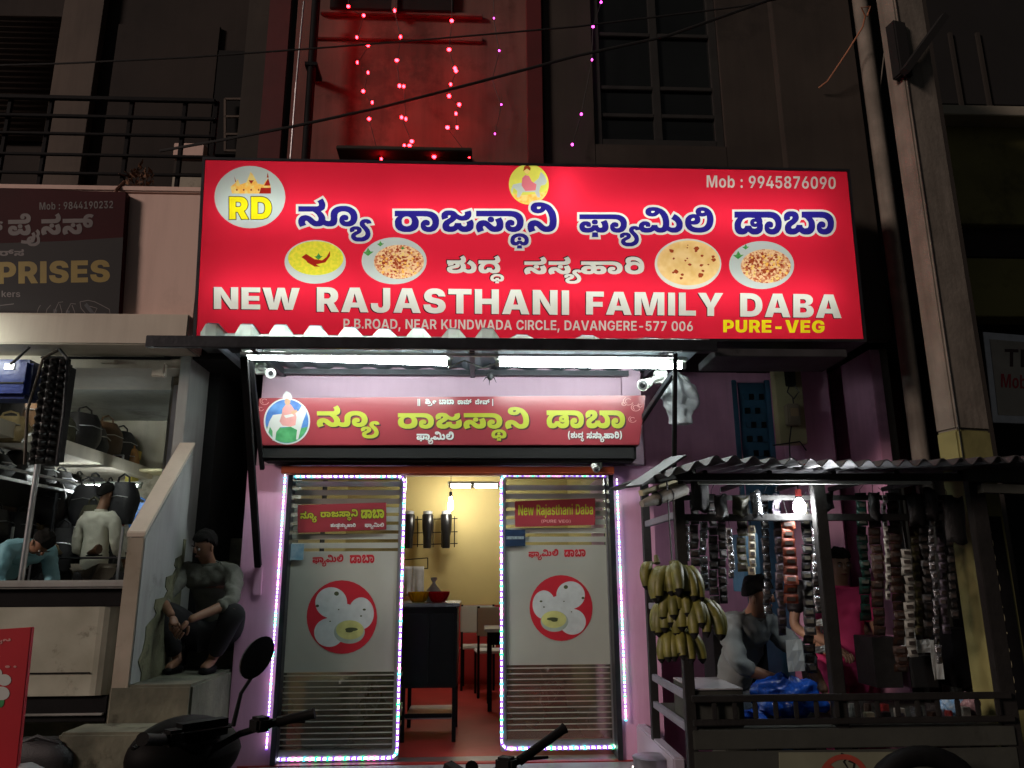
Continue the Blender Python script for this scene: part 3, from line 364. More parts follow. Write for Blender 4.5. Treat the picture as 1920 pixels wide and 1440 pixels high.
'm:3': [129,[63,-2,-15,1,-13,4,-11,7,-8,8,-5,11,-3,12,30,0,1,-6,7,-8,5,-3,12,-2,7,1,6,2,5,3,4,4,2,6,1,6,-1,6,-2,6,-4,5,-13,6,-9,1,-15,0,0,19,33,34,0,1,-61,0,0,24,96,0,0,-22,-48,-46,0,6,15,0,14,-3,10,-7,8,-8,5,-11,2,-12,-2,-13,-5,-11,-9,-9,-11,-6,-13,-5]],
'm:4': [129,[7,26,0,23,55,97,28,0,-54,-95,0,-1,86,0,0,-24],[76,0,0,33,1,10,0,48,27,0,0,-91]],
'm:5': [129,[63,-2,-14,1,-12,5,-10,6,-8,9,-5,10,-2,12,28,0,1,-6,2,-5,9,-6,5,-2,6,-1,7,1,6,2,6,4,6,12,1,8,-1,7,-7,12,-5,4,-6,3,-14,0,-6,-2,-5,-3,-4,-4,-26,4,7,77,87,0,0,-24,-63,0,-4,-38,1,0,4,5,7,4,8,2,9,1,10,-1,8,-2,15,-10,5,-7,4,-9,3,-9,1,-10,-2,-14,-5,-12,-8,-10,-11,-7,-13,-5]],
'm:6': [129,[65,-2,-14,2,-12,4,-11,7,-8,10,-5,12,-2,14,1,11,3,12,6,12,42,64,30,0,-46,-68,-8,0,3,4,8,6,12,4,20,-1,11,-4,9,-7,7,-9,4,-11,1,-13,-1,-13,-5,-12,-8,-10,-10,-8,-13,-4],[65,21,7,1,5,2,5,4,4,5,2,7,1,7,-1,7,-2,6,-4,5,-10,7,-14,0,-6,-3,-5,-4,-6,-11,-1,-7,1,-7,6,-12,5,-4,6,-2]],
'm:7': [129,[24,0,61,122,-71,0,0,24,101,0,0,-25,-61,-121]],
'm:8': [129,[65,-2,-16,1,-13,4,-11,7,-9,8,-5,10,-2,11,1,9,3,8,5,7,6,6,8,4,8,2,0,1,-10,4,-8,8,-6,9,-2,11,2,11,5,9,8,8,10,6,12,4,14,1,13,-1,12,-4,11,-6,7,-8,5,-9,2,-11,-2,-11,-5,-9,-9,-8,-10,-4,0,-1,8,-2,8,-4,6,-6,5,-7,3,-8,1,-9,-2,-11,-5,-10,-9,-8,-11,-7,-13,-4],[72,20,6,2,9,8,2,5,1,6,-1,6,-2,6,-9,8,-13,3,-7,-1,-7,-2,-9,-8,-2,-5,-1,-7,1,-6,2,-5,9,-8,6,-2],[65,85,6,1,5,2,8,7,2,5,0,11,-2,5,-8,7,-5,2,-13,0,-5,-2,-8,-7,-2,-5,0,-11,6,-9,4,-3,6,-2]],
'm:9': [129,[64,147,14,-1,12,-4,11,-8,8,-9,6,-12,1,-15,-1,-11,-3,-11,-6,-13,-8,-13,-34,-50,-29,0,46,67,7,0,-6,-7,-11,-5,-13,-2,-13,2,-11,4,-9,6,-7,9,-4,11,-1,13,1,14,5,12,8,10,11,7,12,5],[64,125,-6,-1,-6,-3,-5,-4,-4,-5,-2,-6,-1,-7,1,-7,2,-7,4,-5,5,-4,6,-2,6,-1,7,1,6,2,5,4,4,5,2,7,1,7,-1,7,-2,6,-4,5,-5,4,-6,3]],
'm:.': [54,[27,-2,-6,1,-6,4,-3,5,-2,7,2,6,3,5,6,4,6,1,7,-1,5,-4,3,-5,2,-6,-2,-7,-3,-5,-5,-4]],
'm:,': [54,[6,-38,9,60,28,0,-18,-60]],
'm:-': [129,[98,71,0,-22,-67,0,0,22]],
'm::': [54,[27,-2,-6,1,-6,4,-3,5,-2,7,2,6,3,5,6,4,6,1,7,-1,5,-4,3,-5,2,-6,-2,-7,-3,-5,-5,-4],[27,71,-6,1,-6,4,-3,5,-2,7,2,6,3,5,6,4,6,1,7,-1,5,-4,3,-5,2,-6,-2,-7,-3,-5,-5,-4]],
'm:(': [78,[17,59,1,17,2,17,4,17,5,17,6,15,7,12,27,0,-7,-15,-6,-16,-7,-33,-3,-31,0,-13,2,-13,3,-13,10,-30,8,-17,-27,0,-11,21,-8,21,-4,22]],
'm:)': [78,[10,-27,13,33,4,14,5,27,0,27,-2,16,-8,33,-12,31,26,0,7,-12,6,-15,5,-17,4,-17,2,-17,1,-17,-1,-22,-5,-22,-8,-21,-11,-21]],
'm:M': [186,[13,0,0,146,45,0,30,-88,1,-9,6,-23,1,-7,-6,0,11,46,1,7,26,74,44,0,0,-146,-29,0,0,75,1,6,0,40,1,7,1,0,-10,-40,-3,-7,-1,-6,-27,-75,-24,0,-33,95,-9,33,2,0,0,-15,1,-8,0,-105]],
'm:o': [122,[61,-2,-15,2,-13,5,-11,8,-7,12,-5,13,-2,16,2,16,5,14,7,11,11,8,13,6,15,2,15,-2,14,-6,10,-8,8,-11,5,-14,1,-16,-1,-16,-5,-13,-8,-12,-10,-8,-14,-5],[61,20,8,1,6,4,4,5,4,7,2,8,0,18,-2,9,-8,12,-6,3,-8,1,-7,-1,-6,-3,-5,-6,-3,-6,-2,-9,-1,-9,1,-9,2,-8,3,-7,5,-5,6,-4]],
'm:b': [126,[73,-2,-8,1,-7,2,-6,4,-10,12,-1,0,0,-17,-28,0,0,146,28,0,0,-55,1,0,6,9,4,4,13,6,8,1,12,-2,11,-5,9,-8,7,-11,4,-14,2,-17,-2,-16,-4,-14,-7,-11,-9,-8,-11,-5],[65,21,7,1,6,3,4,5,4,7,2,8,1,9,-1,10,-2,8,-8,11,-6,4,-7,1,-8,-1,-6,-3,-4,-5,-4,-7,-2,-8,0,-19,2,-8,4,-7,5,-5,5,-3]],
'm:k': [116,[39,33,0,34,4,0,36,42,33,0,-47,-54,-7,0],[13,0,0,146,28,0,0,-146],[81,0,-33,48,19,20,48,-68]],
'm:e': [119,[62,-2,-16,2,-13,5,-11,8,-7,11,-5,14,-2,16,2,16,5,14,7,11,11,8,12,6,15,2,11,-1,9,-3,9,-4,7,-6,7,-8,4,-9,3,-12,1,-21,-91,0,0,18,77,0,-13,-5,-1,8,-2,7,-3,6,-10,7,-8,1,-7,-1,-6,-3,-8,-9,-2,-7,-1,-7,0,-13,1,-9,2,-7,4,-6,12,-7,7,-1,10,2,7,4,5,8,26,-5,-4,-9,-6,-7,-7,-6,-9,-4,-10,-3]],
'm:r': [81,[13,0,0,109,27,0,0,-19,1,0,4,9,7,6,7,4,11,2,7,-1,0,-26,-2,1,-10,1,-7,-1,-5,-2,-9,-8,-2,-6,-1,-6,0,-63]],
'm:s': [112,[56,-2,-13,1,-10,3,-10,4,-7,6,-5,8,-3,10,26,4,3,-7,5,-4,6,-3,8,-1,8,1,6,2,4,4,1,5,-1,4,-2,3,-11,4,-19,4,-14,4,-9,7,-6,9,-2,11,1,10,4,8,7,6,9,5,11,4,13,1,12,-1,10,-3,9,-4,6,-6,5,-7,3,-8,-25,-5,-2,5,-4,4,-6,3,-7,1,-7,-1,-6,-2,-4,-4,-1,-4,1,-4,2,-4,12,-4,19,-4,14,-4,9,-7,6,-8,2,-11,-1,-10,-5,-8,-8,-7,-9,-6,-12,-3]],
'm:T': [133,[8,121,0,25,118,0,0,-25,-45,0,0,-121,-29,0,0,121]],
'm:w': [170,[36,0,-33,109,30,0,21,-92,-4,0,11,51,11,41,26,0,16,-64,2,-14,3,-14,-3,0,2,14,8,37,10,41,30,0,-32,-109,-29,0,-18,64,-1,8,-4,15,5,0,-7,-30,-1,-8,-15,-49]],
'm:a': [116,[33,-1,-8,3,-8,4,-5,6,-4,9,-1,10,1,8,2,7,9,10,7,3,14,4,32,5,3,6,-2,8,-6,6,-5,1,-10,0,-5,-1,-4,-2,-5,-6,-2,-4,-26,5,4,9,5,7,8,6,9,4,10,3,11,1,17,-2,8,-3,7,-4,6,-5,4,-6,3,-8,1,-10,0,-73,-27,0,0,15,-1,0,-3,-5,-4,-4,-10,-6,-7,-2],[58,19,6,2,8,7,3,11,0,12,-4,-2,-3,0,-6,-2,-19,-3,-7,-5,-2,-8,2,-7,3,-3,7,-3]],
'm:j': [54,[13,109,28,0,0,-115,-1,-11,-4,-9,-6,-7,-7,-4,-10,-3,-18,-1,0,23,10,1,5,2,2,4,1,6],[27,124,-6,1,-5,3,-4,5,-1,5,1,6,4,5,5,3,6,1,6,-1,5,-3,4,-5,1,-6,-1,-5,-4,-5,-5,-3]],
'm:t': [73,[66,109,0,-22,-64,0,0,22],[17,135,29,0,0,-108,2,-3,3,-2,7,-1,2,1,5,0,4,-21,-9,-2,-5,0,-4,-1,-15,2,-10,6,-7,10,-2,13]],
'm:h': [124,[41,63,0,-63,-28,0,0,146,28,0,0,-64,-3,0,6,12,7,9,10,6,13,2,10,-2,10,-3,7,-6,6,-8,3,-11,1,-12,0,-69,-28,0,0,65,-1,9,-4,7,-7,4,-8,2,-6,-1,-10,-5,-3,-5,-2,-6]],
'm:n': [124,[41,63,0,-63,-28,0,0,109,27,0,0,-27,-2,0,6,12,7,9,10,6,13,2,10,-2,10,-3,7,-6,6,-8,3,-11,1,-12,0,-69,-28,0,0,65,-1,9,-4,7,-7,4,-8,2,-6,-1,-10,-5,-3,-5,-2,-6]],
'm:i': [54,[13,0,0,109,28,0,0,-109],[27,124,-6,1,-5,3,-4,5,-1,5,1,6,4,5,5,3,6,1,6,-1,5,-3,4,-5,1,-6,-1,-5,-4,-5,-5,-3]],
}

GL['b: '] = [60]; GL['m: '] = [60]
GL['b:I'] = [60, [10, 0, 0, 145, 40, 0, 0, -145]]
GL['m:I'] = [44, [10, 0, 0, 145, 24, 0, 0, -145]]
for _v in GL.values():
    _v[0] *= 5
    for _i in range(1, len(_v)): _v[_i] = (np.cumsum(np.array(_v[_i], float).reshape(-1, 2), 0)*5).ravel()
KW = {'new': 'na uu ya_', 'raja': 'ran aa ja san aa tha_ ni', 'family': 'phan aa ya_ mi li', 'daba': 'ddan aa ban aa',
      'pure': 'sha u da dha_', 'veg': 'sa sa ya_ han aa ri', 'veg2': 'sa sa aa ya_ han aa ri', 'shri': 'shi ra_ len', 'baba': 'ban aa ban aa', 'ram': 'ran aa mav',
      'dev': 'de len vav', 'prises': 'pe ra_ ai sa sav', 'kers': 'ka rav sa', 'ru': 'rav'}
def kannada(word):
    out = []; x = 0
    for g in KW[word].split():
        d = GL['k:'+g]; s, dy, ad = (1.18, 170, 1.0) if g == 'ya_' else (1, 0, 1)
        for c in d[1:]:
            q = np.array(c, float).reshape(-1, 2)*s + [x, dy]
            out.append(q)
        x += d[0]*ad
    return out
def latin(text, f='b:', track=0):
    out = []; x = 0
    for ch in text:
        d = GL[f+ch]
        for c in d[1:]: out.append(np.array(c, float).reshape(-1, 2)+[x, 0])
        x += d[0]+track
    return out
def fit(cs, x0, y0, x1, y1, Y, shear=0.0):
    """scale outlines to the ink box given in photo pixels on the sign plane at depth Y -> list of (n,2) arrays in (X, Z)"""
    A = np.vstack(cs); lo, hi = A.min(0), A.max(0); res = []
    for c in cs:
        t = (c-lo)/(hi-lo); pts = []
        for u, v in t:
            px = x0+(x1-x0)*u; py = y1+(y0-y1)*v + shear*(u-.5)
            p = at(px, py, Y); pts.append((p.x, p.z))
        res.append(np.array(pts))
    return res
def ell(cx, cy, rx, ry, Y, n=40, a0=0, a1=360):
    pts = []
    for k in range(n):
        a = R(a0+(a1-a0)*k/(n if a1-a0 == 360 else n-1)); p = at(cx+rx*math.cos(a), cy+ry*math.sin(a), Y); pts.append((p.x, p.z))
    return np.array(pts[::1])
def ppoly(pts, Y):
    return np.array([(at(x, y, Y).x, at(x, y, Y).z) for x, y in pts])
def grow(cs, w):
    """push outlines outwards from the ink (fill lies on the right of the path)"""
    res = []
    for c in cs:
        keep = [0]
        for i in range(1, len(c)):
            if np.hypot(*(c[i]-c[keep[-1]])) > 1e-5: keep.append(i)
        c = c[keep]; a = np.roll(c, 1, 0); b = np.roll(c, -1, 0)
        d1 = c-a; d2 = b-c
        d1 /= np.maximum(np.hypot(d1[:, 0], d1[:, 1]), 1e-9)[:, None]; d2 /= np.maximum(np.hypot(d2[:, 0], d2[:, 1]), 1e-9)[:, None]
        n1 = np.stack([-d1[:, 1], d1[:, 0]], 1); n2 = np.stack([-d2[:, 1], d2[:, 0]], 1)
        nn = n1+n2; ln = np.maximum(np.hypot(nn[:, 0], nn[:, 1]), 1e-6); nn /= ln[:, None]
        k = 1/np.clip((nn*n1).sum(1), .55, 1)
        res.append(c+nn*(w*k)[:, None])
    return res
def cdt_layers(layers):
    """layers: list of outline lists, later ones on top; returns verts2d, per-layer triangle lists (a partition)"""
    V = []; E = []
    for cs in layers:
        for c in cs:
            b = len(V); V += [Vector((float(x), float(y))) for x, y in c]
            E += [(b+i, b+(i+1) % len(c)) for i in range(len(c))]
    r = delaunay_2d_cdt(V, E, [], 0, 1e-6)
    P = np.array([(v.x, v.y) for v in r[0]]); T = np.array([f for f in r[2]])
    cen = P[T].mean(1); own = np.full(len(T), -1)
    for li, cs in enumerate(layers):
        w = np.zeros(len(T), int)
        for c in cs:
            lo, hi = c.min(0), c.max(0)
            idx = np.where((cen[:, 0] >= lo[0]) & (cen[:, 0] <= hi[0]) & (cen[:, 1] >= lo[1]) & (cen[:, 1] <= hi[1]))[0]
            if not len(idx): continue
            X = cen[idx, 0][:, None]; Yc = cen[idx, 1][:, None]
            a = c; b = np.roll(c, -1, 0)
            t = (a[None, :, 1] <= Yc) != (b[None, :, 1] <= Yc)
            dz = b[:, 1]-a[:, 1]; dz = np.where(dz == 0, 1, dz)
            xi = a[None, :, 0]+(Yc-a[None, :, 1])*((b[:, 0]-a[:, 0])/dz)[None, :]
            w[idx] += np.where(t & (xi > X), np.sign(b[:, 1]-a[:, 1])[None, :], 0).sum(1).astype(int)
        own[w != 0] = li
    return P, T, own
def flat_print(name, layers, mats, Y, parent=None, names=None, split=None):
    split = SPLIT if split is None else split
    """print on a sign: every layer a flat sheet of its own, cut so that the layers fit together"""
    P, T, own = cdt_layers(layers)
    obs = []
    for li in range(len(layers)):
        t = T[own == li]
        if not len(t): continue
        u, inv = np.unique(t, return_inverse=True); inv = inv.reshape(t.shape)
        me = bpy.data.meshes.new(names[li] if names else name)
        tri = [tuple(int(k) for k in (f if (lambda a, b, c: (b[0]-a[0])*(c[1]-a[1])-(b[1]-a[1])*(c[0]-a[0]))(*P[u[f]]) > 0 else f[::-1])) for f in inv]
        me.from_pydata([(float(P[i][0]), Y, float(P[i][1])) for i in u], [], tri)
        nm = names[li] if names else name
        comps = [np.arange(len(t))]
        if split and nm in split:
            root = {int(i): int(i) for i in range(len(u))}
            def find(a):
                while root[a] != a: root[a] = root[root[a]]; a = root[a]
                return a
            for f in inv:
                a = find(int(f[0]))
                for q in f[1:]: root[find(int(q))] = a
            lab = np.array([find(int(f[0])) for f in inv]); comps = [np.where(lab == l)[0] for l in np.unique(lab)]
        if len(comps) == 1:
            obs.append(link(nm, me, mats[li], parent)); continue
        for cidx in comps:
            tt = [tri[int(k)] for k in cidx]; uu = sorted({i for f in tt for i in f}); mp_ = {i: k for k, i in enumerate(uu)}
            m2 = bpy.data.meshes.new(split[nm]); m2.from_pydata([tuple(me.vertices[i].co) for i in uu], [], [tuple(mp_[i] for i in f) for f in tt])
            obs.append(link(split[nm], m2, mats[li], parent))
        bpy.data.meshes.remove(me)
    return obs
SPLIT = {'white_lettering': 'letter', 'blue_lettering': 'letter', 'yellow_lettering': 'letter', 'yellow_letters': 'letter', 'kannada_lettering': 'letter', 'dark_lettering': 'letter', 'red_lettering': 'letter',
         'dish_print': 'dish_print', 'rice_print': 'rice_print', 'idli_print': 'idli_print', 'dumpling_print': 'dumpling_print', 'white_letter_outline': 'letter_outline', 'number_print': 'numeral'}
ORD = ['first', 'second', 'third', 'fourth', 'fifth', 'sixth', 'seventh', 'eighth', 'ninth', 'tenth', 'eleventh', 'twelfth', 'thirteenth', 'fourteenth', 'fifteenth', 'sixteenth', 'seventeenth', 'eighteenth']

# ------------------------------------------------------------------ people
def skin(name, nodes, edges, mat, parent=None, sub=2, extra=None, root=0):
    me = bpy.data.meshes.new(name); keys = list(nodes); ix = {k: i for i, k in enumerate(keys)}
    me.from_pydata([nodes[k][:3] for k in keys], [(ix[a], ix[b]) for a, b in edges], [])
    o = bpy.data.objects.new(name, me); COL.objects.link(o)
    o.modifiers.new('skin', 'SKIN'); md = o.modifiers.new('s', 'SUBSURF'); md.levels = md.render_levels = sub
    for i, k in enumerate(keys):
        r = nodes[k][3]; sv = me.skin_vertices[0].data[i]; sv.radius = (r, nodes[k][4] if len(nodes[k]) > 4 else r); sv.use_root = (i == root)
    dg = bpy.context.evaluated_depsgraph_get(); m2 = bpy.data.meshes.new_from_object(o.evaluated_get(dg))
    bpy.data.objects.remove(o)
    m2.materials.clear()
    m2.name = name
    if extra:
        bm = bmesh.new(); bm.from_mesh(m2)
        for e in extra: bm.from_mesh(e)
        bm.to_mesh(m2); bm.free()
    return link(name, m2, mat, parent, smooth=True)
def skin_me(nodes, edges, sub=1):
    o = skin('tmp', nodes, edges, None, None, sub); me = o.data; bpy.data.objects.remove(o); return me
def hand_meshes(wrist, tip_dir, side, palm_n, curl=.5, L=.17):
    """a palm and five unequal bent fingers, as chains rooted inside the palm"""
    w = Vector(wrist); d = Vector(tip_dir).normalized(); s = Vector(side).normalized(); pn = Vector(palm_n).normalized()
    out = []
    pc = w+d*L*.28
    out.append(skin_me({'a': (*w, .027, .022), 'b': (*(w+d*L*.22), .036, .018), 'c': (*(w+d*L*.48), .037, .015)}, [('a', 'b'), ('b', 'c')], 2))
    for k, ln in enumerate((.40, .46, .43, .34)):
        o = w+d*L*.42+s*(k-1.5)*.0195
        a = curl; p1 = o+d*L*ln*.42+pn*L*ln*.1*a; d2 = (d*(1-a*.7)+pn*a).normalized(); p2 = p1+d2*L*ln*.34
        d3 = (d*(1-a*1.5)+pn*a*1.3).normalized(); p3 = p2+d3*L*ln*.26
        out.append(skin_me({0: (*o, .0095), 1: (*p1, .0092), 2: (*p2, .0085), 3: (*p3, .007)}, [(0, 1), (1, 2), (2, 3)], 1))
    o = w+d*L*.14-s*.022; p1 = o-s*.024+d*.03+pn*.012; p2 = p1+d*.028-s*.006+pn*.012
    out.append(skin_me({0: (*o, .013), 1: (*p1, .011), 2: (*p2, .0085)}, [(0, 1), (1, 2)], 1))
    return out
def build_person(root, J, mats, sleeve='short', hair=True, face=True, bald=False, hem=False, shoes=True, hands=True):
    """J: joint positions (x, y, z) in the person's own frame; one body mesh, clothes and hair as parts"""
    V = {k: Vector(v) for k, v in J.items()}
    up = (V['head']-V['neck']).normalized(); fwd = Vector(J.get('look', (0, -1, 0))); fwd = (fwd-up*fwd.dot(up)).normalized(); side = up.cross(fwd)
    hd = V['head']
    n = {'pelvis': (*V['pelvis'], .10, .08), 'spine': (*V['spine'], .09, .07), 'chest': (*V['chest'], .10, .075), 'neck': (*V['neck'], .052)}
    n['jaw'] = (*(hd-up*.055+fwd*.022), .062, .066); n['skull'] = (*(hd+up*.015), .077, .088); n['crown'] = (*(hd+up*.07-fwd*.008), .062, .072)
    ed = [('pelvis', 'spine'), ('spine', 'chest'), ('chest', 'neck'), ('neck', 'jaw'), ('jaw', 'skull'), ('skull', 'crown')]
    for s in 'LR':
        n['sh'+s] = (*V['sh'+s], .044); n['el'+s] = (*V['el'+s], .040); n['wr'+s] = (*V['wr'+s], .026)
        m = V['el'+s].lerp(V['wr'+s], .3); n['fa'+s] = (*m, .040)
        n['hip'+s] = (*V['hip'+s], .085); n['kn'+s] = (*V['kn'+s], .058); n['an'+s] = (*V['an'+s], .036); n['toe'+s] = (*V['toe'+s], .033, .028)
        c = V['kn'+s].lerp(V['an'+s], .3); n['ca'+s] = (*c, .056)
        ed += [('chest', 'sh'+s), ('sh'+s, 'el'+s), ('el'+s, 'fa'+s), ('fa'+s, 'wr'+s), ('pelvis', 'hip'+s), ('hip'+s, 'kn'+s), ('kn'+s, 'ca'+s), ('ca'+s, 'an'+s), ('an'+s, 'toe'+s)]
    extra = []
    nose = MB(); c = hd+fwd*.088-up*.002
    nose.ball(c, (.011, .016, .016), 8)
    for sd in (-1, 1):
        nose.ball(hd+side*sd*.078-up*.008, (.010, .016, .028), 8)
    nose.tube([c+up*.03-fwd*.006, c+fwd*.010-up*.006], [.006, .012], 8)
    me = bpy.data.meshes.new('n'); me.from_pydata(nose.v, [], nose.f); extra.append(me)
    if hands:
        for s in 'LR':
            d = V.get('hd'+s, (V['wr'+s]-V['el'+s]).normalized())
            pn = V.get('pn'+s, Vector((0, 0, -1))); pn = (pn-d*pn.dot(d)).normalized(); sd = d.cross(pn)*(1 if s == 'L' else -1)
            extra += hand_meshes(V['wr'+s], d, sd, pn, .55, .17)
    skin('body', n, ed, mats['skin'], root, 2, extra)
    # clothes
    t = {'pelvis': (*V['pelvis'], .155, .13), 'spine': (*V['spine'], .145, .120), 'chest': (*V['chest'], .168, .132), 'upper': (*V['chest'].lerp(V['neck'], .35), .14, .112), 'col': (*V['chest'].lerp(V['neck'], .78), .075, .075)}
    e = [('pelvis', 'spine'), ('spine', 'chest'), ('chest', 'upper'), ('upper', 'col')]
    if hem: t['hem'] = (*(V['pelvis']+(V['pelvis']-V['spine'])*.75), .185, .15); e.append(('pelvis', 'hem'))
    for s in 'LR':
        t['sh'+s] = (*V['sh'+s], .082); e.append(('upper', 'sh'+s))
        if sleeve == 'short':
            m = V['sh'+s].lerp(V['el'+s], .72); t['sl'+s] = (*m, .066); e.append(('sh'+s, 'sl'+s))
        else:
            t['el'+s] = (*V['el'+s], .060); m = V['el'+s].lerp(V['wr'+s], .35 if sleeve == 'rolled' else .85)
            t['sl'+s] = (*m, .054 if sleeve == 'rolled' else .042); e += [('sh'+s, 'el'+s), ('el'+s, 'sl'+s)]
    sh = skin('shirt', t, e, mats['shirt'], root, 3)
    tx = bpy.data.textures.get('folds') or bpy.data.textures.new('folds', 'CLOUDS'); tx.noise_scale = .055; tx.noise_depth = 2
    md = sh.modifiers.new('folds', 'DISPLACE'); md.texture = tx; md.strength = .034; md.mid_level = .5; md.texture_coords = 'LOCAL'
    col = MB()
    cc = V['chest'].lerp(V['neck'], .8)
    axis = (V['neck']-V['chest']).normalized(); q = axis.to_track_quat('Z', 'Y').to_matrix()
    col.lathe(cc, [(.070, -.012), (.066, .022), (.060, .024), (.058, -.01)], 14, M=q); col.build('collar', mats['shirt'], root, smooth=True)
    t = {'pelvis': (*V['pelvis'], .142, .12)}; e = []
    for s in 'LR':
        t['hip'+s] = (*V['hip'+s], .118); t['kn'+s] = (*V['kn'+s], .096); t['an'+s] = (*V['kn'+s].lerp(V['an'+s], .93), .062)
        e += [('pelvis', 'hip'+s), ('hip'+s, 'kn'+s), ('kn'+s, 'an'+s)]
    skin('trousers', t, e, mats['trousers'], root, 2)
    if shoes:
        for s in 'LR':
            a, b = V['an'+s], V['toe'+s]; dd = (b-a); dd.z = 0; dd = dd.normalized() if dd.length > .01 else Vector((0, -1, 0))
            g = Vector((a.x, a.y, b.z-.012))
            skin('shoe', {0: (*(g-dd*.05), .042, .036), 1: (*(g+dd*.07), .046, .034), 2: (*(g+dd*.17), .038, .024)}, [(0, 1), (1, 2)], mats['shoe'], root, 2)
    if hair:
        hm_ = MB().ball((0, 0, 0), 1.0, 28); rr = random.Random(4); vs = []
        for v in hm_.v:
            s_, f_, u_ = v
            k = 1.0+.05*math.sin(9*s_+3*u_)+.04*math.sin(13*f_+5*s_)
            line = .50 if f_ > .45 else (.50-(.45-f_)*.95)      # hairline: high on the brow, low on the nape
            if u_ < line: k *= max(.55, 1-(line-u_)*2.4)
            vs.append(hd+up*.022-fwd*.006+side*(s_*.084*k)+fwd*(f_*.100*k)+up*(u_*.104*k if u_ > 0 else u_*.10*k))
        ho = MB().add(vs, hm_.f).build('hair', mats['hair'], root, smooth=True)
    if face:
        for sd in (-1, 1):
            p = hd+fwd*.080+side*sd*.030+up*.010
            MB().ball(p-fwd*.004, .0095, 10).build('eye', mats['eye'], root, smooth=True)
            MB().tube([p+up*.020+side*sd*-.014+fwd*.004, p+up*.026+fwd*.004, p+up*.020+side*sd*.016], [.003, .004, .003], 6).build('eyebrow', mats['hair'], root)
        MB().tube([hd+fwd*.083-up*.045-side*.022, hd+fwd*.092-up*.043, hd+fwd*.083-up*.045+side*.022], [.004, .007, .004], 6).build('lips', mats['lips'], root, smooth=True)
    return root

# ================================================================== MATERIALS IN USE
m_asphalt = M('asphalt', (.05, .05, .05), .9, scale=3, bump=.5)
m_conc = M('stained_concrete', (.22, .22, .16), .9, scale=4, rgb2=(.09, .095, .07), bump=.6, spots=.85, streak=0)
m_conc_dark = M('dark_concrete', (.10, .095, .08), .9, scale=2, bump=.3, spots=.5)
m_pole = M('pole_concrete', (.24, .215, .18), .85, scale=5, rgb2=(.16, .145, .12), bump=.3, streak=0.5)
m_poleyel = M('pole_yellow', (.24, .23, .085), .7, scale=5, bump=.2)
m_pink = M('pink_plaster', (.74, .40, .60), .75, scale=1.4, var=.14, bump=.18, spots=.12, streak=0.18)
m_pinkdk = M('old_pink_plaster', (.70, .36, .54), .8, scale=1.5, var=.25, bump=.2, spots=.3, streak=0.2)
m_lav = M('lavender_plaster', (.48, .34, .43), .75, scale=1.4, var=.10, bump=.15, streak=0.08)
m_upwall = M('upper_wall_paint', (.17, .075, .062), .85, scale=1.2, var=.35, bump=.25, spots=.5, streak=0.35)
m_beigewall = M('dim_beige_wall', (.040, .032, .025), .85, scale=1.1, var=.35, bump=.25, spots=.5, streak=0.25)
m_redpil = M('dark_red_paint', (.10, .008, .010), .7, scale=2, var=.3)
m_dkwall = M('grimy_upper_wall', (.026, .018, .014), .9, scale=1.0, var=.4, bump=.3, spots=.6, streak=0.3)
m_pilas = M('pale_pilaster', (.11, .085, .068), .85, scale=1.3, var=.3, bump=.2, spots=.5, streak=0.3)
m_shutdk = M('brown_shutter', (.026, .015, .010), .6, .3, scale=4)
m_beige = M('beige_parapet_paint', (.80, .58, .50), .8, scale=1.1, var=.12, bump=.15, spots=.15, streak=0.15)
m_cream = M('cream_paint', (.66, .60, .50), .7, scale=1.6, var=.12, bump=.12, spots=.2, streak=0.15)
m_creamdk = M('dirty_cream_paint', (.50, .46, .38), .75, scale=2.2, rgb2=(.30, .27, .20), bump=.25, spots=.7, streak=0.2)
m_greypl = M('grey_plaster', (.42, .44, .43), .8, scale=1.3, rgb2=(.30, .31, .29), bump=.3, spots=.5, streak=0.25)
m_black = M('black_paint', (.009, .009, .010), .75, scale=10, spec=.15)
m_void = M('deep_black', (.006, .006, .006), .95, scale=2, bump=.1)  # near-black for black parts and for openings whose darkness is painted
m_steeldk = M('dark_steel', (.035, .038, .045), .45, .5, scale=8, var=.4)
m_steel = M('steel', (.55, .56, .58), .28, .9, scale=12, var=.12)
m_white = M('white_metal', (.74, .78, .72), .5, scale=4, var=.12, spots=.25)
m_fibre = M('white_fibre_sheet', (.58, .64, .57), .5, scale=4, var=.12, spots=.15, transl=.88)
m_sheet = M('underside_sheet', (.20, .25, .28), .45, .4, scale=3, var=.25)
m_orange = M('orange_lintel', (.55, .10, .035), .6, scale=3, var=.2)
m_boardred = M('board_red', (.28, .036, .048), .28, scale=1.5, var=.12, bump=.04)
m_yelprint = M('yellow_print', (.38, .42, .03), .35, scale=5, var=.06, bump=0)
m_whprint = M('white_print', (.60, .63, .60), .4, scale=5, var=.05, bump=0)
m_dkprint = M('dark_print', (.05, .015, .015), .4, scale=5, var=.05, bump=0)
m_redprint = M('red_print', (.48, .02, .035), .4, scale=5, var=.1, bump=0)
m_pinkprint = M('pink_print', (.66, .30, .28), .4, scale=5, bump=0)
m_blueprint = M('blue_print', (.04, .13, .42), .4, scale=14, rgb2=(.10, .28, .60), bump=0)
m_greenprint = M('green_print', (.03, .22, .07), .4, scale=14, rgb2=(.10, .42, .16), bump=0)
m_skinpr = M('tan_print', (.55, .33, .20), .4, scale=5, bump=0)
m_yelwall = M('ochre_wall', (.56, .45, .18), .7, scale=1.5, var=.12, streak=0)
m_redtile = M('red_floor', (.42, .045, .04), .35, scale=2, var=.25, spots=.2)
m_redwain = M('red_wainscot', (.36, .03, .03), .5, scale=2, var=.2)
m_ceil = M('white_ceiling', (.62, .60, .52), .8, scale=1.5, var=.1)
m_frost = M('frost_film', (.66, .68, .62), .35, scale=1.2, var=.16, bump=.02, transl=.5)
m_glass = GLASS('door_glass')
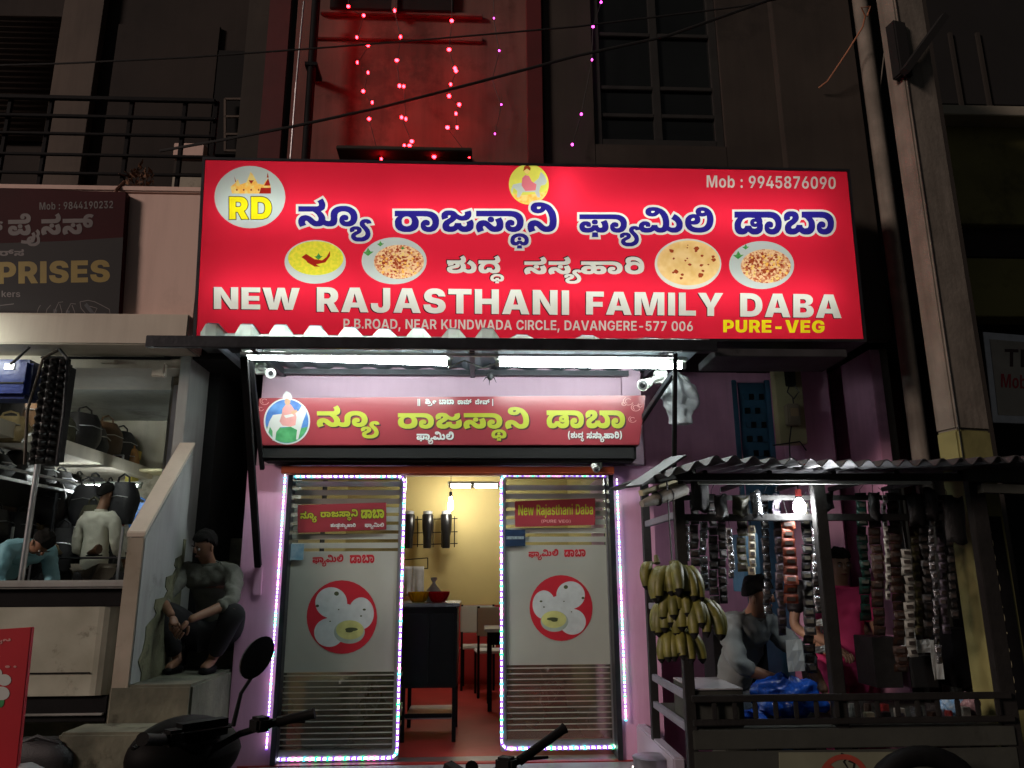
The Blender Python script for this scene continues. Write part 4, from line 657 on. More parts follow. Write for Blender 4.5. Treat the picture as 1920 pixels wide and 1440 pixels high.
m_sheer = M('sheer_film', (.60, .60, .52), .4, scale=1.5, var=.2, bump=.02, transl=.5)
_n, _l = m_sheer.node_tree.nodes, m_sheer.node_tree.links
_t = _n.new('ShaderNodeBsdfTransparent'); _x = _n.new('ShaderNodeMixShader'); _x.inputs[0].default_value = .38
_old = _n['Material Output'].inputs['Surface'].links[0].from_socket
_l.new(_t.outputs[0], _x.inputs[1]); _l.new(_old, _x.inputs[2]); _l.new(_x.outputs[0], _n['Material Output'].inputs['Surface'])
m_wood = M('black_stained_wood', (.013, .012, .011), .6, scale=9, var=.4, bump=.25)
m_woodgrey = M('grey_board', (.045, .049, .040), .75, scale=3, var=.3, bump=.2, spots=.4)
m_tin = M('old_tin_sheet', (.07, .07, .075), .55, .4, scale=3, var=.4, bump=.2, spots=.6)
m_bluedoor = M('blue_door_paint', (.04, .13, .22), .5, scale=4, var=.3, bump=.2)
m_carton = M('carton_board', (.62, .56, .34), .8, scale=6, var=.3)
m_skin = M('brown_skin', (.26, .13, .075), .5, scale=20, var=.12, bump=.05)
m_skinlt = M('tan_skin', (.42, .25, .16), .5, scale=20, var=.12, bump=.05)
m_hair = M('black_hair', (.007, .006, .005), .7, scale=60, bump=.8, spec=.2)
m_eye = M('eye_white', (.5, .48, .45), .2, scale=2, bump=0)
m_lips = M('lips', (.20, .07, .055), .5, scale=20, bump=0)
m_rubber = M('black_rubber', (.005, .005, .005), .65, scale=15, var=.3, bump=.15, spec=.12)
m_cowl = M('dusty_black_plastic', (.0025, .0025, .0025), .6, scale=15, var=.3, bump=.05, spec=.08)
m_gloss = M('glossy_black_plastic', (.009, .009, .010), .28, scale=15, bump=.02)
m_nylon = M('black_nylon', (.018, .018, .022), .55, scale=25, var=.3, bump=.4)
m_banana = M('ripe_banana_skin', (.21, .195, .038), .5, scale=14, rgb2=(.09, .095, .02), bump=.1, spots=.5)
m_stalk = M('banana_stalk', (.13, .12, .04), .7, scale=12)
m_bagwhite = M('white_plastic_bag', (.62, .64, .66), .35, scale=6, bump=.3, transl=.35)
m_bluepl = M('blue_plastic_bag', (.012, .09, .50), .25, scale=6, bump=.5, transl=.25)
m_wire = M('wire_insulation', (.012, .012, .012), .6, scale=20, bump=0)
TUBE = EM('tube_light_glow', (.90, 1.0, .97), 58)
TUBE_IN = EM('indoor_tube_glow', (1.0, .96, .88), 120)
BULB = EM('bulb_glow', (.95, .98, 1.0), 260)

# ================================================================== GROUND
g = MB().sheet(40, 40, lambda u, v: (-60+120*u, -60+120*v, 0.0)).build('ground', m_asphalt); tag(g, kind='structure')
YW = 5.8
DOORSTEP_Z = at(840, 1430, YW).z
X0 = at(452, 1400, 5.6).x; X1 = at(1240, 1400, 5.6).x
g = B('doorstep', X0, X1, 5.0, YW-.02, 0, DOORSTEP_Z-.005, M('doorstep_stone', (.34, .33, .34), .5, scale=3, var=.25, spots=.4), None, .012); tag(g, kind='structure')

# ================================================================== RESTAURANT BUILDING
rb = thing('restaurant_building', 'pink and dark two storey building above the open restaurant front', 'building')
def wall(name, px0, py0, px1, py1, Y, depth, mat, parent=rb, bevel=.006):
    return pbox(name, px0, py0, px1, py1, Y, depth, mat, parent, bevel)
XL = at(447, 1100, YW).x; XDL = at(525, 1150, YW).x; XDR = at(1158, 1150, YW).x; XR = at(1236, 1150, YW).x
ZLINT = at(840, 873, YW).z; ZB = at(840, 838, YW).z; ZUP = at(840, 655, YW).z
B('pillar', XL, XDL, YW, YW+.30, 0, ZLINT, m_pink, rb)
B('pillar', XDR, XR, YW, YW+1.2, 0, ZLINT, m_pink, rb)
B('wall', at(488, 760, YW).x, at(1196, 760, YW).x, YW+.01, YW+.3, ZLINT, ZUP+.06, m_lav, rb)
B('pillar', at(1165, 720, YW).x, at(1200, 720, YW).x, YW-.03, YW+1.0, ZLINT, ZUP+.05, m_lav, rb)
B('shutter_housing', at(486, 855, YW-.2).x, at(1195, 855, YW-.2).x, YW-.18, YW-.002, ZLINT+.01, ZB+.0, m_void, rb, .02)
B('lintel', at(527, 880, YW-.1).x, at(1152, 880, YW-.1).x, YW-.1, YW+.02, at(840, 888, YW-.1).z, at(840, 874, YW-.1).z, m_orange, rb)
# upper storey, x from pixel columns, real wall with openings
ZT = 8.5; ZS = ZUP+.08
xa = at(545, 150, YW).x; xb = at(1020, 150, YW).x; xc = at(1112, 150, YW).x; xd = at(1352, 150, YW).x; xe = at(1600, 150, YW).x
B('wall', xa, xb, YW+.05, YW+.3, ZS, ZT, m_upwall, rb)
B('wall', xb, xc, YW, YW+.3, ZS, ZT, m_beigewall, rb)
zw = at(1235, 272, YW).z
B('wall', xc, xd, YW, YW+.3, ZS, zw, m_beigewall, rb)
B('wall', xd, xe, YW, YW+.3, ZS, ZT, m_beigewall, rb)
B('room_void', xc, xd, YW+.9, YW+.95, zw, ZT, m_void, rb)
B('band', at(988, 150, YW).x, at(1016, 150, YW).x, YW-.06, YW+.049, ZS, ZT, m_redpil, rb)
B('pilaster', at(1452, 150, YW).x, at(1598, 150, YW).x, YW-.10, YW-.002, ZS, ZT, m_beigewall, rb)
# big dark window with its frame and panes
w = MB(); fx0, fx1 = xc, xd
w.box(fx0, fx0+.07, YW+.03, YW+.13, zw, ZT).box(fx1-.07, fx1, YW+.03, YW+.13, zw, ZT).box(fx0+.07, fx1-.07, YW+.03, YW+.13, zw, zw+.07)
xm = at(1232, 150, YW).x; w.box(xm-.035, xm+.035, YW+.04, YW+.12, zw+.07, ZT)
zz = [at(1232, y, YW).z for y in (212, 160, 60)]
for z_ in zz: w.box(fx0+.07, xm-.035, YW+.04, YW+.12, z_-.02, z_+.02).box(xm+.035, fx1-.07, YW+.04, YW+.12, z_-.02, z_+.02)
m_winfr = M('window_frame_grey', (.022, .022, .020), .6, scale=6)
wf = w.build('window', m_winfr, rb, bevel=.005)
m_dkglass = M('dark_pane', (.010, .012, .012), .12, scale=2, bump=0)
lv = [zw+.07]+sorted(zz)+[ZT]
for i in range(4):
    for a, b in ((fx0+.07, xm-.035), (xm+.035, fx1-.07)):
        B('pane', a, b, YW+.07, YW+.078, lv[i]+.02, lv[i+1]-.02, m_dkglass, wf, 0)
# upper small windows and shades of the red lit wall
wall('window', 622, -120, 850, 18, YW-.02, .06, m_void)
wall('window_frame', 736, -120, 748, 20, YW-.05, .028, m_pilas)
wall('window_sill', 600, 20, 905, 27, YW-.0, .049, m_upwall)
wall('string_course', 585, 64, 905, 74, YW+.02, .029, m_upwall)
wall('sunshade', 630, 274, 885, 281, YW-.22, .26, m_beigewall)
wall('window', 655, 283, 872, 330, YW-.01, .055, m_void)
wall('window_frame', 760, 283, 768, 330, YW-.03, .018, m_pilas)
# drain pipes
p = MB(); 
p.tube([at(1612, 0, YW-.18)+Vector((0, 0, 1.5)), (at(1612, 0, YW-.18).x, YW-.18, 0.05)], .062, 12)
o = p.build('drain_pipe', m_pole, None, smooth=True); tag(o, 'thick grey drain pipe running down at the right end of the restaurant building', 'pipe')
p = MB(); x_ = at(583, 150, YW-.15).x; p.tube([(x_, YW-.15, 8.2), (x_, YW-.15, 4.0)], .035, 10)
for z_ in (4.6, 5.6, 6.6): p.box(x_-.05, x_+.05, YW-.19, YW+.03, z_, z_+.03)
o = p.build('drain_pipe', m_black, None, smooth=True); tag(o, 'thin black pipe on the wall above the left end of the big sign', 'pipe')
p = MB(); x_ = at(550, 220, YW-.2).x; p.tube([(x_+.02, YW-.2, 6.2), (x_+.01, YW-.22, 5.4), (x_, YW-.2, 4.3)], .008, 6)
o = p.build('wire', m_steel, None); tag(o, 'thin pale wire hanging beside the black pipe above the big sign', 'wire')
# recess at the right: blue door, meter panel, columns
YR = 6.75
def rwall(name, px0, py0, px1, py1, Y, depth, mat, parent=rb, bevel=.006):
    X0, X1 = at(px0, 745, Y).x, at(px1, 745, Y).x
    return B(name, X0, X1, Y, Y+depth, max(0, at(px0, py1, Y).z), at(px0, py0, Y).z, mat, parent, bevel)
XRE = at(1690, 750, YR).x
rwall('recess_wall', 1205, 560, 1385, 1440, YR, .2, m_pinkdk)
rwall('recess_wall', 1440, 560, 1560, 1440, YR, .2, m_pinkdk)
rwall('recess_wall', 1380, 560, 1445, 716, YR+.01, .18, m_pinkdk)
rwall('column', 1500, 600, 1556, 1440, YR-.45, .44, M('column_pink', (.78, .46, .64), .75, scale=1.4, var=.14, bump=.18, streak=.15))
rwall('column', 1583, 655, 1656, 1440, YR-.25, .24, m_pinkdk)
rwall('recess_wall', 1556, 560, 1700, 1440, YR+.004, .2, m_redpil)
B('soffit', XR-.3, XRE, YW, YR+.2, ZS, ZS+.12, m_void, rb)
rwall('pillar', 1640, 655, 1660, 1440, YR-.9, .5, m_pinkdk)
# blue door
dr = rwall('door', 1382, 716, 1440, 1440, YR+.05, .05, m_bluedoor)
_q = rect(1382, 716, 1440, 1440, YR+.05); X0, X1, Z0, Z1 = at(1382, 745, YR+.05).x, at(1440, 745, YR+.05).x, _q[2], _q[3]
for k in range(9):
    z_ = Z1-.12-k*.13
    for j in range(4):
        xx_ = X0+.06+j*(X1-X0-.12)/3.6
        B('grille_bar', xx_, xx_+.04, YR+.02, YR+.049, z_-.05, z_, m_black if (j+k) % 2 else m_bluedoor, dr, 0)
rwall('door_frame', 1436, 712, 1446, 1440, YR-.01, .03, m_bluedoor)
rwall('door_frame', 1374, 712, 1383, 1440, YR-.01, .03, m_bluedoor)

# meter board with wiring, to the left of the pink column
mp = thing('meter_board', 'pale yellow board with an electric meter and loose wiring beside the pink column', 'meter board')
Ym = YR-.60
pbox('panel', 1456, 655, 1506, 832, Ym, .1, M('yellowed_board', (.40, .36, .20), .7, scale=3, var=.25, spots=.3), mp)
pbox('meter', 1478, 756, 1502, 796, Ym-.09, .088, M('meter_case', (.22, .17, .12), .4, scale=6), mp, .01)
pbox('meter_window', 1483, 765, 1497, 780, Ym-.095, .004, M('meter_glass', (.42, .30, .18), .1, scale=3), mp, 0)
pbox('fuse_box', 1476, 690, 1492, 722, Ym-.06, .058, m_black, mp, .006)
wv = MB()
for pts in ([(1483, 640), (1486, 690)], [(1480, 722), (1476, 735), (1486, 745), (1488, 758)], [(1490, 722), (1498, 735), (1488, 748)], [(1484, 796), (1480, 830), (1482, 880)], [(1450, 835), (1500, 828), (1512, 845)]):
    wv.tube([at(x, y, Ym-.03) for x, y in pts], .006, 5)
wv.build('wiring', m_wire, mp)

# ================================================================== INTERIOR OF THE RESTAURANT
ZF = DOORSTEP_Z; YB = 9.8; ZC = at(850, 884, 9.3).z
XIL = XDL-.22; XIR = XDR+.12
g = B('floor', XIL, XIR, YW-.01, YB, ZF-.15, ZF, m_redtile, rb, 0)
B('interior_wall', XIL, XIR, YB, YB+.1, 1.17, ZC+.6, m_yelwall, rb, 0)
B('wainscot', XIL, XIR, YB-.012, YB+.1, ZF, 1.169, m_redwain, rb, 0)
B('interior_wall', XIR, XIR+.1, YW+.31, YB, ZF, ZC+.5, m_yelwall, rb, 0)
B('interior_wall', XIL-.1, XIL, YW+.31, YB, ZF, ZC+.5, m_yelwall, rb, 0)
B('ceiling', XIL, XIR, YW+.31, YB, ZC, ZC+.1, m_ceil, rb, 0)
B('beam', XIL, XIR, 8.0, 8.25, ZC-.07, ZC-.001, m_ceil, rb)
def tube_lamp(label, a, b, mat, r=.017, group=None, housing=True, up=.035, name='tube_light', capm=None):
    t = thing(name, label, 'tube light', group=group)
    a, b = Vector(a), Vector(b); d = (b-a).normalized()
    MB().tube([a, b], r, 12).build('tube', mat, t, smooth=True)
    MB().tube([a-d*.03, a], r*1.1, 12).build('end_cap', capm or m_white, t)
    MB().tube([b, b+d*.03], r*1.1, 12).build('end_cap', capm or m_white, t)
    if housing:
        MB().bar(a+Vector((0, .0, up))-d*.04, b+Vector((0, .0, up))+d*.04, .05, .03).build('housing', capm or m_white, t, bevel=.004)
    return t
yl = 9.0
zl_in = at(888, 911, yl).z
tube_lamp('left ceiling tube light seen through the open restaurant doorway', (at(846, 912, yl).x, yl, zl_in), (at(882, 912, yl).x, yl, zl_in), TUBE_IN, .02, 'ceiling tubes inside the restaurant')
tube_lamp('right ceiling tube light seen through the open restaurant doorway', (at(890, 912, yl).x, yl, zl_in), (at(932, 912, yl).x, yl, zl_in), TUBE_IN, .02, 'ceiling tubes inside the restaurant')
t = thing('light_bulb', 'bright bare bulb hanging before the ochre wall inside the restaurant', 'light bulb')
pb = at(845, 944, 9.4)
MB().lathe(pb, [(.004, -.085), (.026, -.075), (.033, -.045), (.03, .0), (.018, .06), (.016, .08)], 14).build('glass', EM('inner_bulb_glow', (1, .93, .8), 90), t, smooth=True)
MB().tube([pb+Vector((0, 0, .081)), pb+Vector((0, 0, .14))], .02, 10).build('holder', m_black, t)
MB().tube([pb+Vector((0, 0, .141)), (pb.x, pb.y, ZC-.001)], .004, 5).build('cord', m_wire, t)
# serving counter
ct = thing('serving_counter', 'tall black serving stand with a stone top inside the restaurant doorway', 'counter')
Yc = 6.45; cx0, cx1 = at(753, 1200, Yc).x, at(857, 1200, Yc).x; ztop = at(805, 1131, Yc).z; zmid = at(805, 1291, Yc).z
B('counter_top', cx0-.04, cx1+.02, Yc-.02, Yc+.75, ztop-.03, ztop, M('counter_stone', (.20, .20, .21), .25, scale=12, var=.4), ct)
B('cabinet', cx0, cx1, Yc+.02, Yc+.7, zmid, ztop-.031, m_gloss, ct, .01)
B('cabinet_door', cx0+.03, (cx0+cx1)/2-.008, Yc+.005, Yc+.019, zmid+.04, ztop-.08, m_gloss, ct)
B('cabinet_door', (cx0+cx1)/2+.008, cx1-.03, Yc+.005, Yc+.019, zmid+.04, ztop-.08, m_gloss, ct)
for x_ in (cx0+.02, cx1-.02):
    for y_ in (Yc+.05, Yc+.66):
        MB().bar((x_, y_, ZF), (x_, y_, zmid-.001), .03).build('leg', m_black, ct)
B('stretcher', cx0+.036, cx1-.036, Yc+.035, Yc+.06, zmid-.22, zmid-.19, m_black, ct)
B('shelf', cx0+.036, cx1-.036, Yc+.066, Yc+.64, ZF+.16, ZF+.18, m_steel, ct)
def basket(name, label, px, py, Y, z, r, mat):
    t = thing(name, label, 'basket'); c = Vector((at(px, py, Y).x, Y+.05, z))
    n = MB(); n.lathe(c, [(r*.62, .002), (r*.66, .01), (r, .075), (r*1.06, .078), (r*1.04, .086), (r*.97, .084), (r*.6, .014)], 20); n.build('bowl', mat, t, smooth=True)
    for k in range(14):
        a = 2*math.pi*k/14; MB().bar(c+Vector((r*.70*math.cos(a), r*.70*math.sin(a), .012)), c+Vector((r*1.03*math.cos(a), r*1.03*math.sin(a), .072)), .010, .006).build('rib', mat, t)
basket('plastic_basket', 'yellow plastic basket on the black counter stand', 784, 1128, 6.55, ztop+.001, .085, M('yellow_plastic', (.85, .60, .03), .4, scale=5, bump=0, transl=.5))
basket('plastic_basket', 'red plastic basket on the black counter stand', 822, 1128, 6.55, ztop+.001, .085, M('red_plastic', (.8, .03, .03), .4, scale=5, bump=0, transl=.5))
c = Vector((at(812, 1118, 6.7).x, 6.78, ztop+.001))
o = MB().lathe(c, [(.05, 0), (.075, .03), (.06, .09), (.02, .14), (.012, .16), (.028, .19), (.02, .2)], 16).build('plastic_bag', m_bagwhite, None, smooth=True)
tag(o, 'knotted white plastic bag standing between the yellow and red baskets', 'plastic bag')
# wire rack with dark bottles on the ochre wall
rk = thing('wire_rack', 'black wire rack fixed to the ochre wall inside the restaurant', 'rack'); yr = YB-.14
w = MB(); ya = YB-.02
for py in (975, 1000, 1022): w.tube([at(755, py, yr), at(858, py-3, yr)], .006, 5)
for px in (757, 783, 812, 828, 852): w.tube([at(px, 968, yr), at(px, 1026, yr)], .006, 5)
for px in (757, 852): w.tube([at(px, 1000, yr), (at(px, 1000, yr).x, YB, at(px, 1000, yr).z)], .006, 5)
w.build('wires', m_black, rk)
for i, (px, lb) in enumerate(((766, 'leftmost black bottle in the wire rack on the ochre wall'), (801, 'middle black bottle in the wire rack on the ochre wall'), (836, 'rightmost black bottle in the wire rack on the ochre wall'))):
    t = thing('bottle', lb, 'bottle', group='black bottles in the wire rack'); a, b = at(px, 1028, yr-.07), at(px, 964, yr-.07)
    h = b.z-a.z
    MB().lathe(a, [(.045, 0), (.05, .02), (.05, h*.35), (.065, h*.55), (.07, h-.01), (.06, h)], 14).build('body', m_gloss, t, smooth=True)
    MB().lathe(a+Vector((0, 0, h+.001)), [(.055, 0), (.058, .03), (.03, .04)], 14).build('cap', m_bagwhite, t, smooth=True)
# calendar / towel rail below the rack
t = thing('towel_rail', 'small black rail with grey towels hanging on the ochre wall behind the counter', 'towel rail')
w = MB(); w.tube([at(752, 1050, yr), at(802, 1046, yr)], .006, 5).tube([at(802, 1046, yr), at(802, 1066, yr)], .006, 5).tube([at(756, 1066, yr), at(802, 1066, yr)], .006, 5).tube([at(756, 1050, yr), at(756, 1066, yr), (at(756, 1066, yr).x, YB, at(756, 1066, yr).z)], .006, 5).build('rail', m_black, t)
for x0, x1, y1 in ((756, 772, 1118), (774, 794, 1122)):
    a = at(x0, 1062, yr-.02); b = at(x1, y1, yr-.02)
    MB().sheet(8, 8, lambda u, v: (a.x+(b.x-a.x)*u, yr-.025+.02*math.sin(u*9)*v, a.z+(b.z-a.z)*v)).build('towel', m_bagwhite, t, solid=.008, smooth=True)
# dining table and chairs
def dining_chair(label, loc, rz):
    t = thing('dining_chair', label, 'chair', loc, rz, 'white backed chairs at the dining table')
    wm = m_whprint
    MB().box(-.2, .2, -.2, .2, .44, .47).build('seat', wm, t, bevel=.01)
    MB().box(-.2, .2, .18, .205, .62, .92).build('backrest', wm, t, bevel=.01)
    for x in (-.18, .18):
        MB().bar((x, .19, 0), (x, .19, .93), .025).build('leg', m_black, t); MB().bar((x, -.18, 0), (x, -.18, .44), .025).build('leg', m_black, t)
    MB().box(-.2, .2, .206, .212, .60, .94).build('back_frame', m_black, t) if False else None
dining_chair('white backed dining chair nearest the right door panel', (at(925, 1150, 8.9).x, 8.9, ZF), R(185))
dining_chair('white backed dining chair farther from the right door panel', (at(905, 1130, 9.4).x-.05, 9.45, ZF), R(178))
t = thing('dining_table', 'dark dining table with a pale top behind the right door panel', 'table', (at(955, 1170, 8.1).x+.1, 8.1, ZF))
MB().box(-.35, .9, -.3, .3, .72, .75).build('table_top', m_steel, t, bevel=.004)
for x in (-.3, .85):
    for y in (-.25, .25): MB().bar((x, y, 0), (x, y, .719), .04).build('leg', m_black, t)
B('apron', -.3, .85, -.27, -.25, .60, .719, m_black, t)
# flat cartons stacked behind the left door glass
random.seed(3)
cb = bpy.data.meshes.new('carton'); proto = None
for (px0, px1, ytop, n, Y) in ((568, 658, 1277, 15, 6.15), (664, 745, 1258, 17, 6.25)):
    zt = at(620, ytop, Y).z; hgt = (zt-ZF)/n; xa_, xb_ = at(px0, 1340, Y).x, at(px1, 1340, Y).x
    for k in range(n):
        w_ = xb_-xa_
        c = MB(); c.box(-w_/2, w_/2, 0, .34, .002, hgt*.80).box(-w_/2-.004, w_/2+.004, -.006, .346, hgt*.80, hgt-.002)
        if k == 0 or proto is None: proto = c.build('flat_carton', m_carton, None, bevel=.004)
        else:
            proto = proto.copy(); COL.objects.link(proto)
        proto.location = ((xa_+xb_)/2+random.uniform(-.012, .012), Y+random.uniform(-.01, .02), ZF+k*hgt); proto.rotation_euler = (0, 0, random.uniform(-.04, .04))
        left = px0 < 600
        tag(proto, 'flat brown carton, '+ORD[k]+' from the floor in the '+('shorter left' if left else 'taller right')+' stack behind the glass', 'carton', 'flat cartons stacked behind the left door')
    proto = None

# ================================================================== GLASS DOORS WITH LED BORDERS
ledm = [EM('led_white', (.93, .95, 1.0), 5), EM('led_violet', (.25, .06, .9), 2.2), EM('led_green', (.02, .8, .25), 5), EM('led_cyan', (.05, .6, .75), 5), EM('led_pink', (.9, .15, .55), 5)]
def led_strip(label, path, pitch=.040, th=.011):
    t = thing('led_strip', label, 'led strip')
    pts = [Vector(p) for p in path]; tot = 0; seg = []
    for a, b in zip(pts, pts[1:]): seg.append((tot, a, b)); tot += (b-a).length
    def P(s):
        for s0, a, b in reversed(seg):
            if s >= s0: return a+(b-a).normalized()*min(s-s0, (b-a).length)
    wh = MB(); cs = MB(); s = 0; k = 0
    while s < tot-pitch:
        wh.bar(P(s), P(s+pitch*.66), th, th, up=(0, 1, 0))
        q = P(s+pitch*.83); dd = (P(s+pitch*.99)-P(s+pitch*.67))
        if dd.length > 1e-4: cs.bar(q-dd*.6, q+dd*.6, th*1.9, th*1.3, m=[1, 2, 1, 3, 1, 4][random.randrange(6)], up=(0, 1, 0))
        s += pitch; k += 1
    o = wh.build('white_diodes', ledm[0], t); o['kind'] = 'stuff'
    o = cs.build('coloured_diodes', ledm, t); o['kind'] = 'stuff'
def rounded(x0, x1, z0, z1, Y, r):
    pts = []
    for cx, cz, a0 in ((x0+r, z1-r, 180), (x1-r, z1-r, 90), (x1-r, z0+r, 0), (x0+r, z0+r, -90)):
        for k in range(6):
            a = R(a0-90*k/5); pts.append((cx+r*math.cos(a), Y, cz+r*math.sin(a)))
    pts.append(pts[0]); return pts
def plate_decal(parent, cx, cy, r, Y, flip=1):
    def e(dx, dy, rx, ry): return ell(cx+dx*flip*r/66, cy+dy*r/66, rx*r/66, ry*r/66, Y, 36)
    lay = [[e(0, 0, 66, 69)], [e(-20, -27, 30, 29), e(36, -7, 24, 30), e(-24, 29, 28, 27), e(2, 2, 30, 28)],
           [e(14, 28, 29, 22)], [e(15, 24, 26, 18)], [e(-10, -44, 4.5, 4), e(-46, -21, 3.2, 2.6), e(42, -14, 3, 2), e(36, -2, 2, 1.5), e(18, 23, 12, 3.4), e(14, 26, 7, 3), e(-22, 8, 1.5, 1.2), e(-6, -14, 1.5, 1.2)]]
    flat_print('sticker', lay, [m_redprint, m_idli, m_bowl, m_curry, m_leaf], Y, parent, ['red_plate_print', 'idli_print', 'bowl_print', 'chutney_print', 'leaf_print'])
m_idli = M('idli_print', (.60, .66, .66), .5, scale=22, var=.1, bump=0, transl=.15)
m_bowl = M('bowl_rim_print', (.34, .42, .36), .5, scale=9, bump=0)
m_curry = M('chutney_print', (.58, .60, .22), .5, scale=12, bump=0)
m_leaf = M('herb_print', (.06, .08, .03), .5, scale=12, bump=0)
def door_panel(label, px0, px1, pyt, pyb, Y, plate, sign_rect, flip, film):
    t = thing('glass_door', label, 'glass door', group=None)
    x0, x1 = at(px0, 1150, Y).x, at(px1, 1150, Y).x; z1 = at((px0+px1)/2, pyt, Y).z; z0 = at((px0+px1)/2, pyb, Y).z
    fr = .045
    MB().box(x0, x0+fr, Y, Y+.05, z0, z1).build('frame_stile', m_steel, t, bevel=.006)
    MB().box(x1-fr, x1, Y, Y+.05, z0, z1).build('frame_stile', m_steel, t, bevel=.006)
    MB().box(x0+fr, x1-fr, Y+.001, Y+.049, z1-fr, z1).build('frame_rail', m_steel, t, bevel=.006)
    MB().box(x0+fr, x1-fr, Y+.001, Y+.049, z0, z0+fr*1.6).build('frame_rail', m_steel, t, bevel=.006)
    B('pane', x0+fr, x1-fr, Y+.022, Y+.028, z0+fr*1.6, z1-fr, m_glass, t, 0)
    # frosted film: horizontal bands above and below, one full sheet between
    zf1 = at(px0, film[0], Y).z; zf0 = at(px0, film[1], Y).z; yf = Y+.0185
    z = zf1
    B('frost_sheet', x0+fr, x1-fr, yf, Y+.0205, zf0, zf1, m_frost, t, 0)
    bh = .040
    while z+bh*1.6 < z1-fr:
        B('frost_band', x0+fr, x1-fr, yf, Y+.0205, z+bh*.55, z+bh*1.55, m_frost, t, 0); z += bh*1.62
    B('sheer_sheet', x0+fr, x1-fr, Y+.0285, Y+.030, z0+fr*1.7, zf0-.002, m_sheer, t, 0)
    z = zf0
    while z-bh*1.2 > z0+fr*1.6:
        B('frost_band', x0+fr, x1-fr, yf, Y+.0205, z-bh*.62, z-bh*.45, m_frost, t, 0); z -= bh*.95
    plate_decal(t, plate[0], plate[1], plate[2], Y+.0165, flip)
    led_strip(label.replace('sliding glass door', 'LED strip glowing round the glass door'), rounded(x0+.008, x1-.008, z0+.02, z1-.02, Y-.012, .05))
    return t, x0, x1, z0, z1
YD1, YD2 = YW+.06, YW+.12
d1, ax0, ax1, az0, az1 = door_panel('left sliding glass door showing stacked cartons through its frosted bands', 524, 754, 888, 1428, YD1, (641, 1157, 66), None, 1, (1034, 1262))
d2, bx0, bx1, bz0, bz1 = door_panel('right sliding glass door with a pink reflection near its top corner', 938, 1153, 886, 1408, YD2, (1052, 1140, 59), None, -1, (1022, 1248))
# glowing speckled strips on the jambs imitate the reflection of the door LEDs
xj = at(515, 1150, YW-.03).x; led_strip('speckled glowing line imitating the LED reflection on the pink jamb left of the left glass door', [(xj+.01, YW-.03, az1-.02), (xj+.005, YW-.03, az0+.1)], .026, .008)
xj = at(1166, 1150, YW-.03).x; led_strip('speckled glowing line imitating the LED reflection on the jamb right of the right glass door', [(xj, YW-.03, az1-.05), (xj, YW-.03, .5)], .026, .008)
xs0, xs1 = ax0, bx1
t = thing('led_strip', 'x', 'led strip'); bpy.data.objects.remove(t)
MB().box(XDL-.001, XDL+.035, YW-.02, YW+.28, ZF, ZLINT-.02).build('door_jamb', m_steeldk, rb, bevel=.004)
MB().box(XDR-.035, XDR+.001, YW-.02, YW+.28, ZF, ZLINT-.02).build('door_jamb', m_steeldk, rb, bevel=.004)
MB().box(ax0, bx1, YD1-.02, YD2+.06, ZF+.0, az0-.004).build('door_track', m_steel, rb, bevel=.004)
# stickers and small signs on the doors
lay = [[ppoly([(558, 947), (724, 942), (724, 993), (558, 999)], YD1-.012)]]
def corner_panel(name, label, pts, Y, th, mat):
    t = thing(name, label, 'sign'); c = ppoly(pts, Y)
    MB().prism([tuple(p) for p in c], Y, Y+th).build('board', mat, t, bevel=.002); return t
s1 = corner_panel('door_sign', 'small red sign in yellow Kannada letters on the left glass door', [(558, 947), (724, 942), (724, 993), (558, 999)], YD1-.014, .010, m_boardred)
Yp = YD1-.0155
L = fit(kannada('new'), 563, 958, 594, 980, Yp, -1)+fit(kannada('raja'), 601, 955, 671, 977, Yp, -2)+fit(kannada('daba'), 677, 955, 720, 972, Yp, -1)
L2 = fit(kannada('pure')+[c+[1500, 0] for c in kannada('veg2')], 620, 981, 667, 992, Yp, 0)+fit(kannada('family'), 684, 980, 720, 992, Yp, 0)
flat_print('lettering', [grow(L, .004), L, L2], [m_dkprint, m_yelprint, m_whprint], Yp, s1, ['letter_shadow', 'yellow_lettering', 'white_lettering'])
s2 = corner_panel('door_sign', 'small red sign reading New Rajasthani Daba on the right glass door', [(965, 940), (1116, 934), (1116, 984), (966, 988)], YD2-.014, .010, m_boardred)
Yp2 = YD2-.0155
L = fit(latin('New Rajasthani Daba'.replace('', ''), 'm:'), 972, 945, 1112, 971, Yp2, -2)
L2 = fit(latin('(PURE VEG)', 'm:'), 1015, 974, 1070, 981, Yp2)
flat_print('lettering', [L, L2], [m_yelprint, m_pinkprint], Yp2, s2, ['yellow_lettering', 'small_lettering'])
for (dd, Y, x0a, x0b, x1a, x1b, y0, y1) in ((d1, YD1, 586, 644, 656, 702, 1040, 1062), (d2, YD2, 991, 1047, 1058, 1098, 1030, 1050)):
    L = fit(kannada('family'), x0a, y0, x0b, y1, Y+.0165, -2)+fit(kannada('daba'), x1a, y0, x1b, y1-6, Y+.0165, -1)
    flat_print('lettering', [L], [m_redprint], Y+.0165, dd, ['red_lettering'])
t = thing('sticker', 'dark blue square sticker at the left edge of the right glass door', 'sticker')
X0, X1, Z0, Z1 = rect(947, 993, 985, 1024, YD2-.01)
B('backing', X0, X1, YD2-.004, YD2-.001, Z0, Z1, M('sticker_navy', (.012, .03, .07), .4, scale=5), t, 0)
flat_print('lettering', [fit(latin('OPEN', 'm:'), 952, 1002, 979, 1008, YD2-.006)], [m_bluepl], YD2-.006, t, ['lettering']) if False else None
B('stripe', X0+.01, X1-.01, YD2-.006, YD2-.0042, (Z0*.5+Z1*.5)-.01, (Z0*.5+Z1*.5)+.012, M('sticker_pale', (.25, .33, .36), .4, scale=60, var=.6), t, 0)
t = thing('notice', 'pale blue notice taped at the left edge of the left glass door', 'notice')
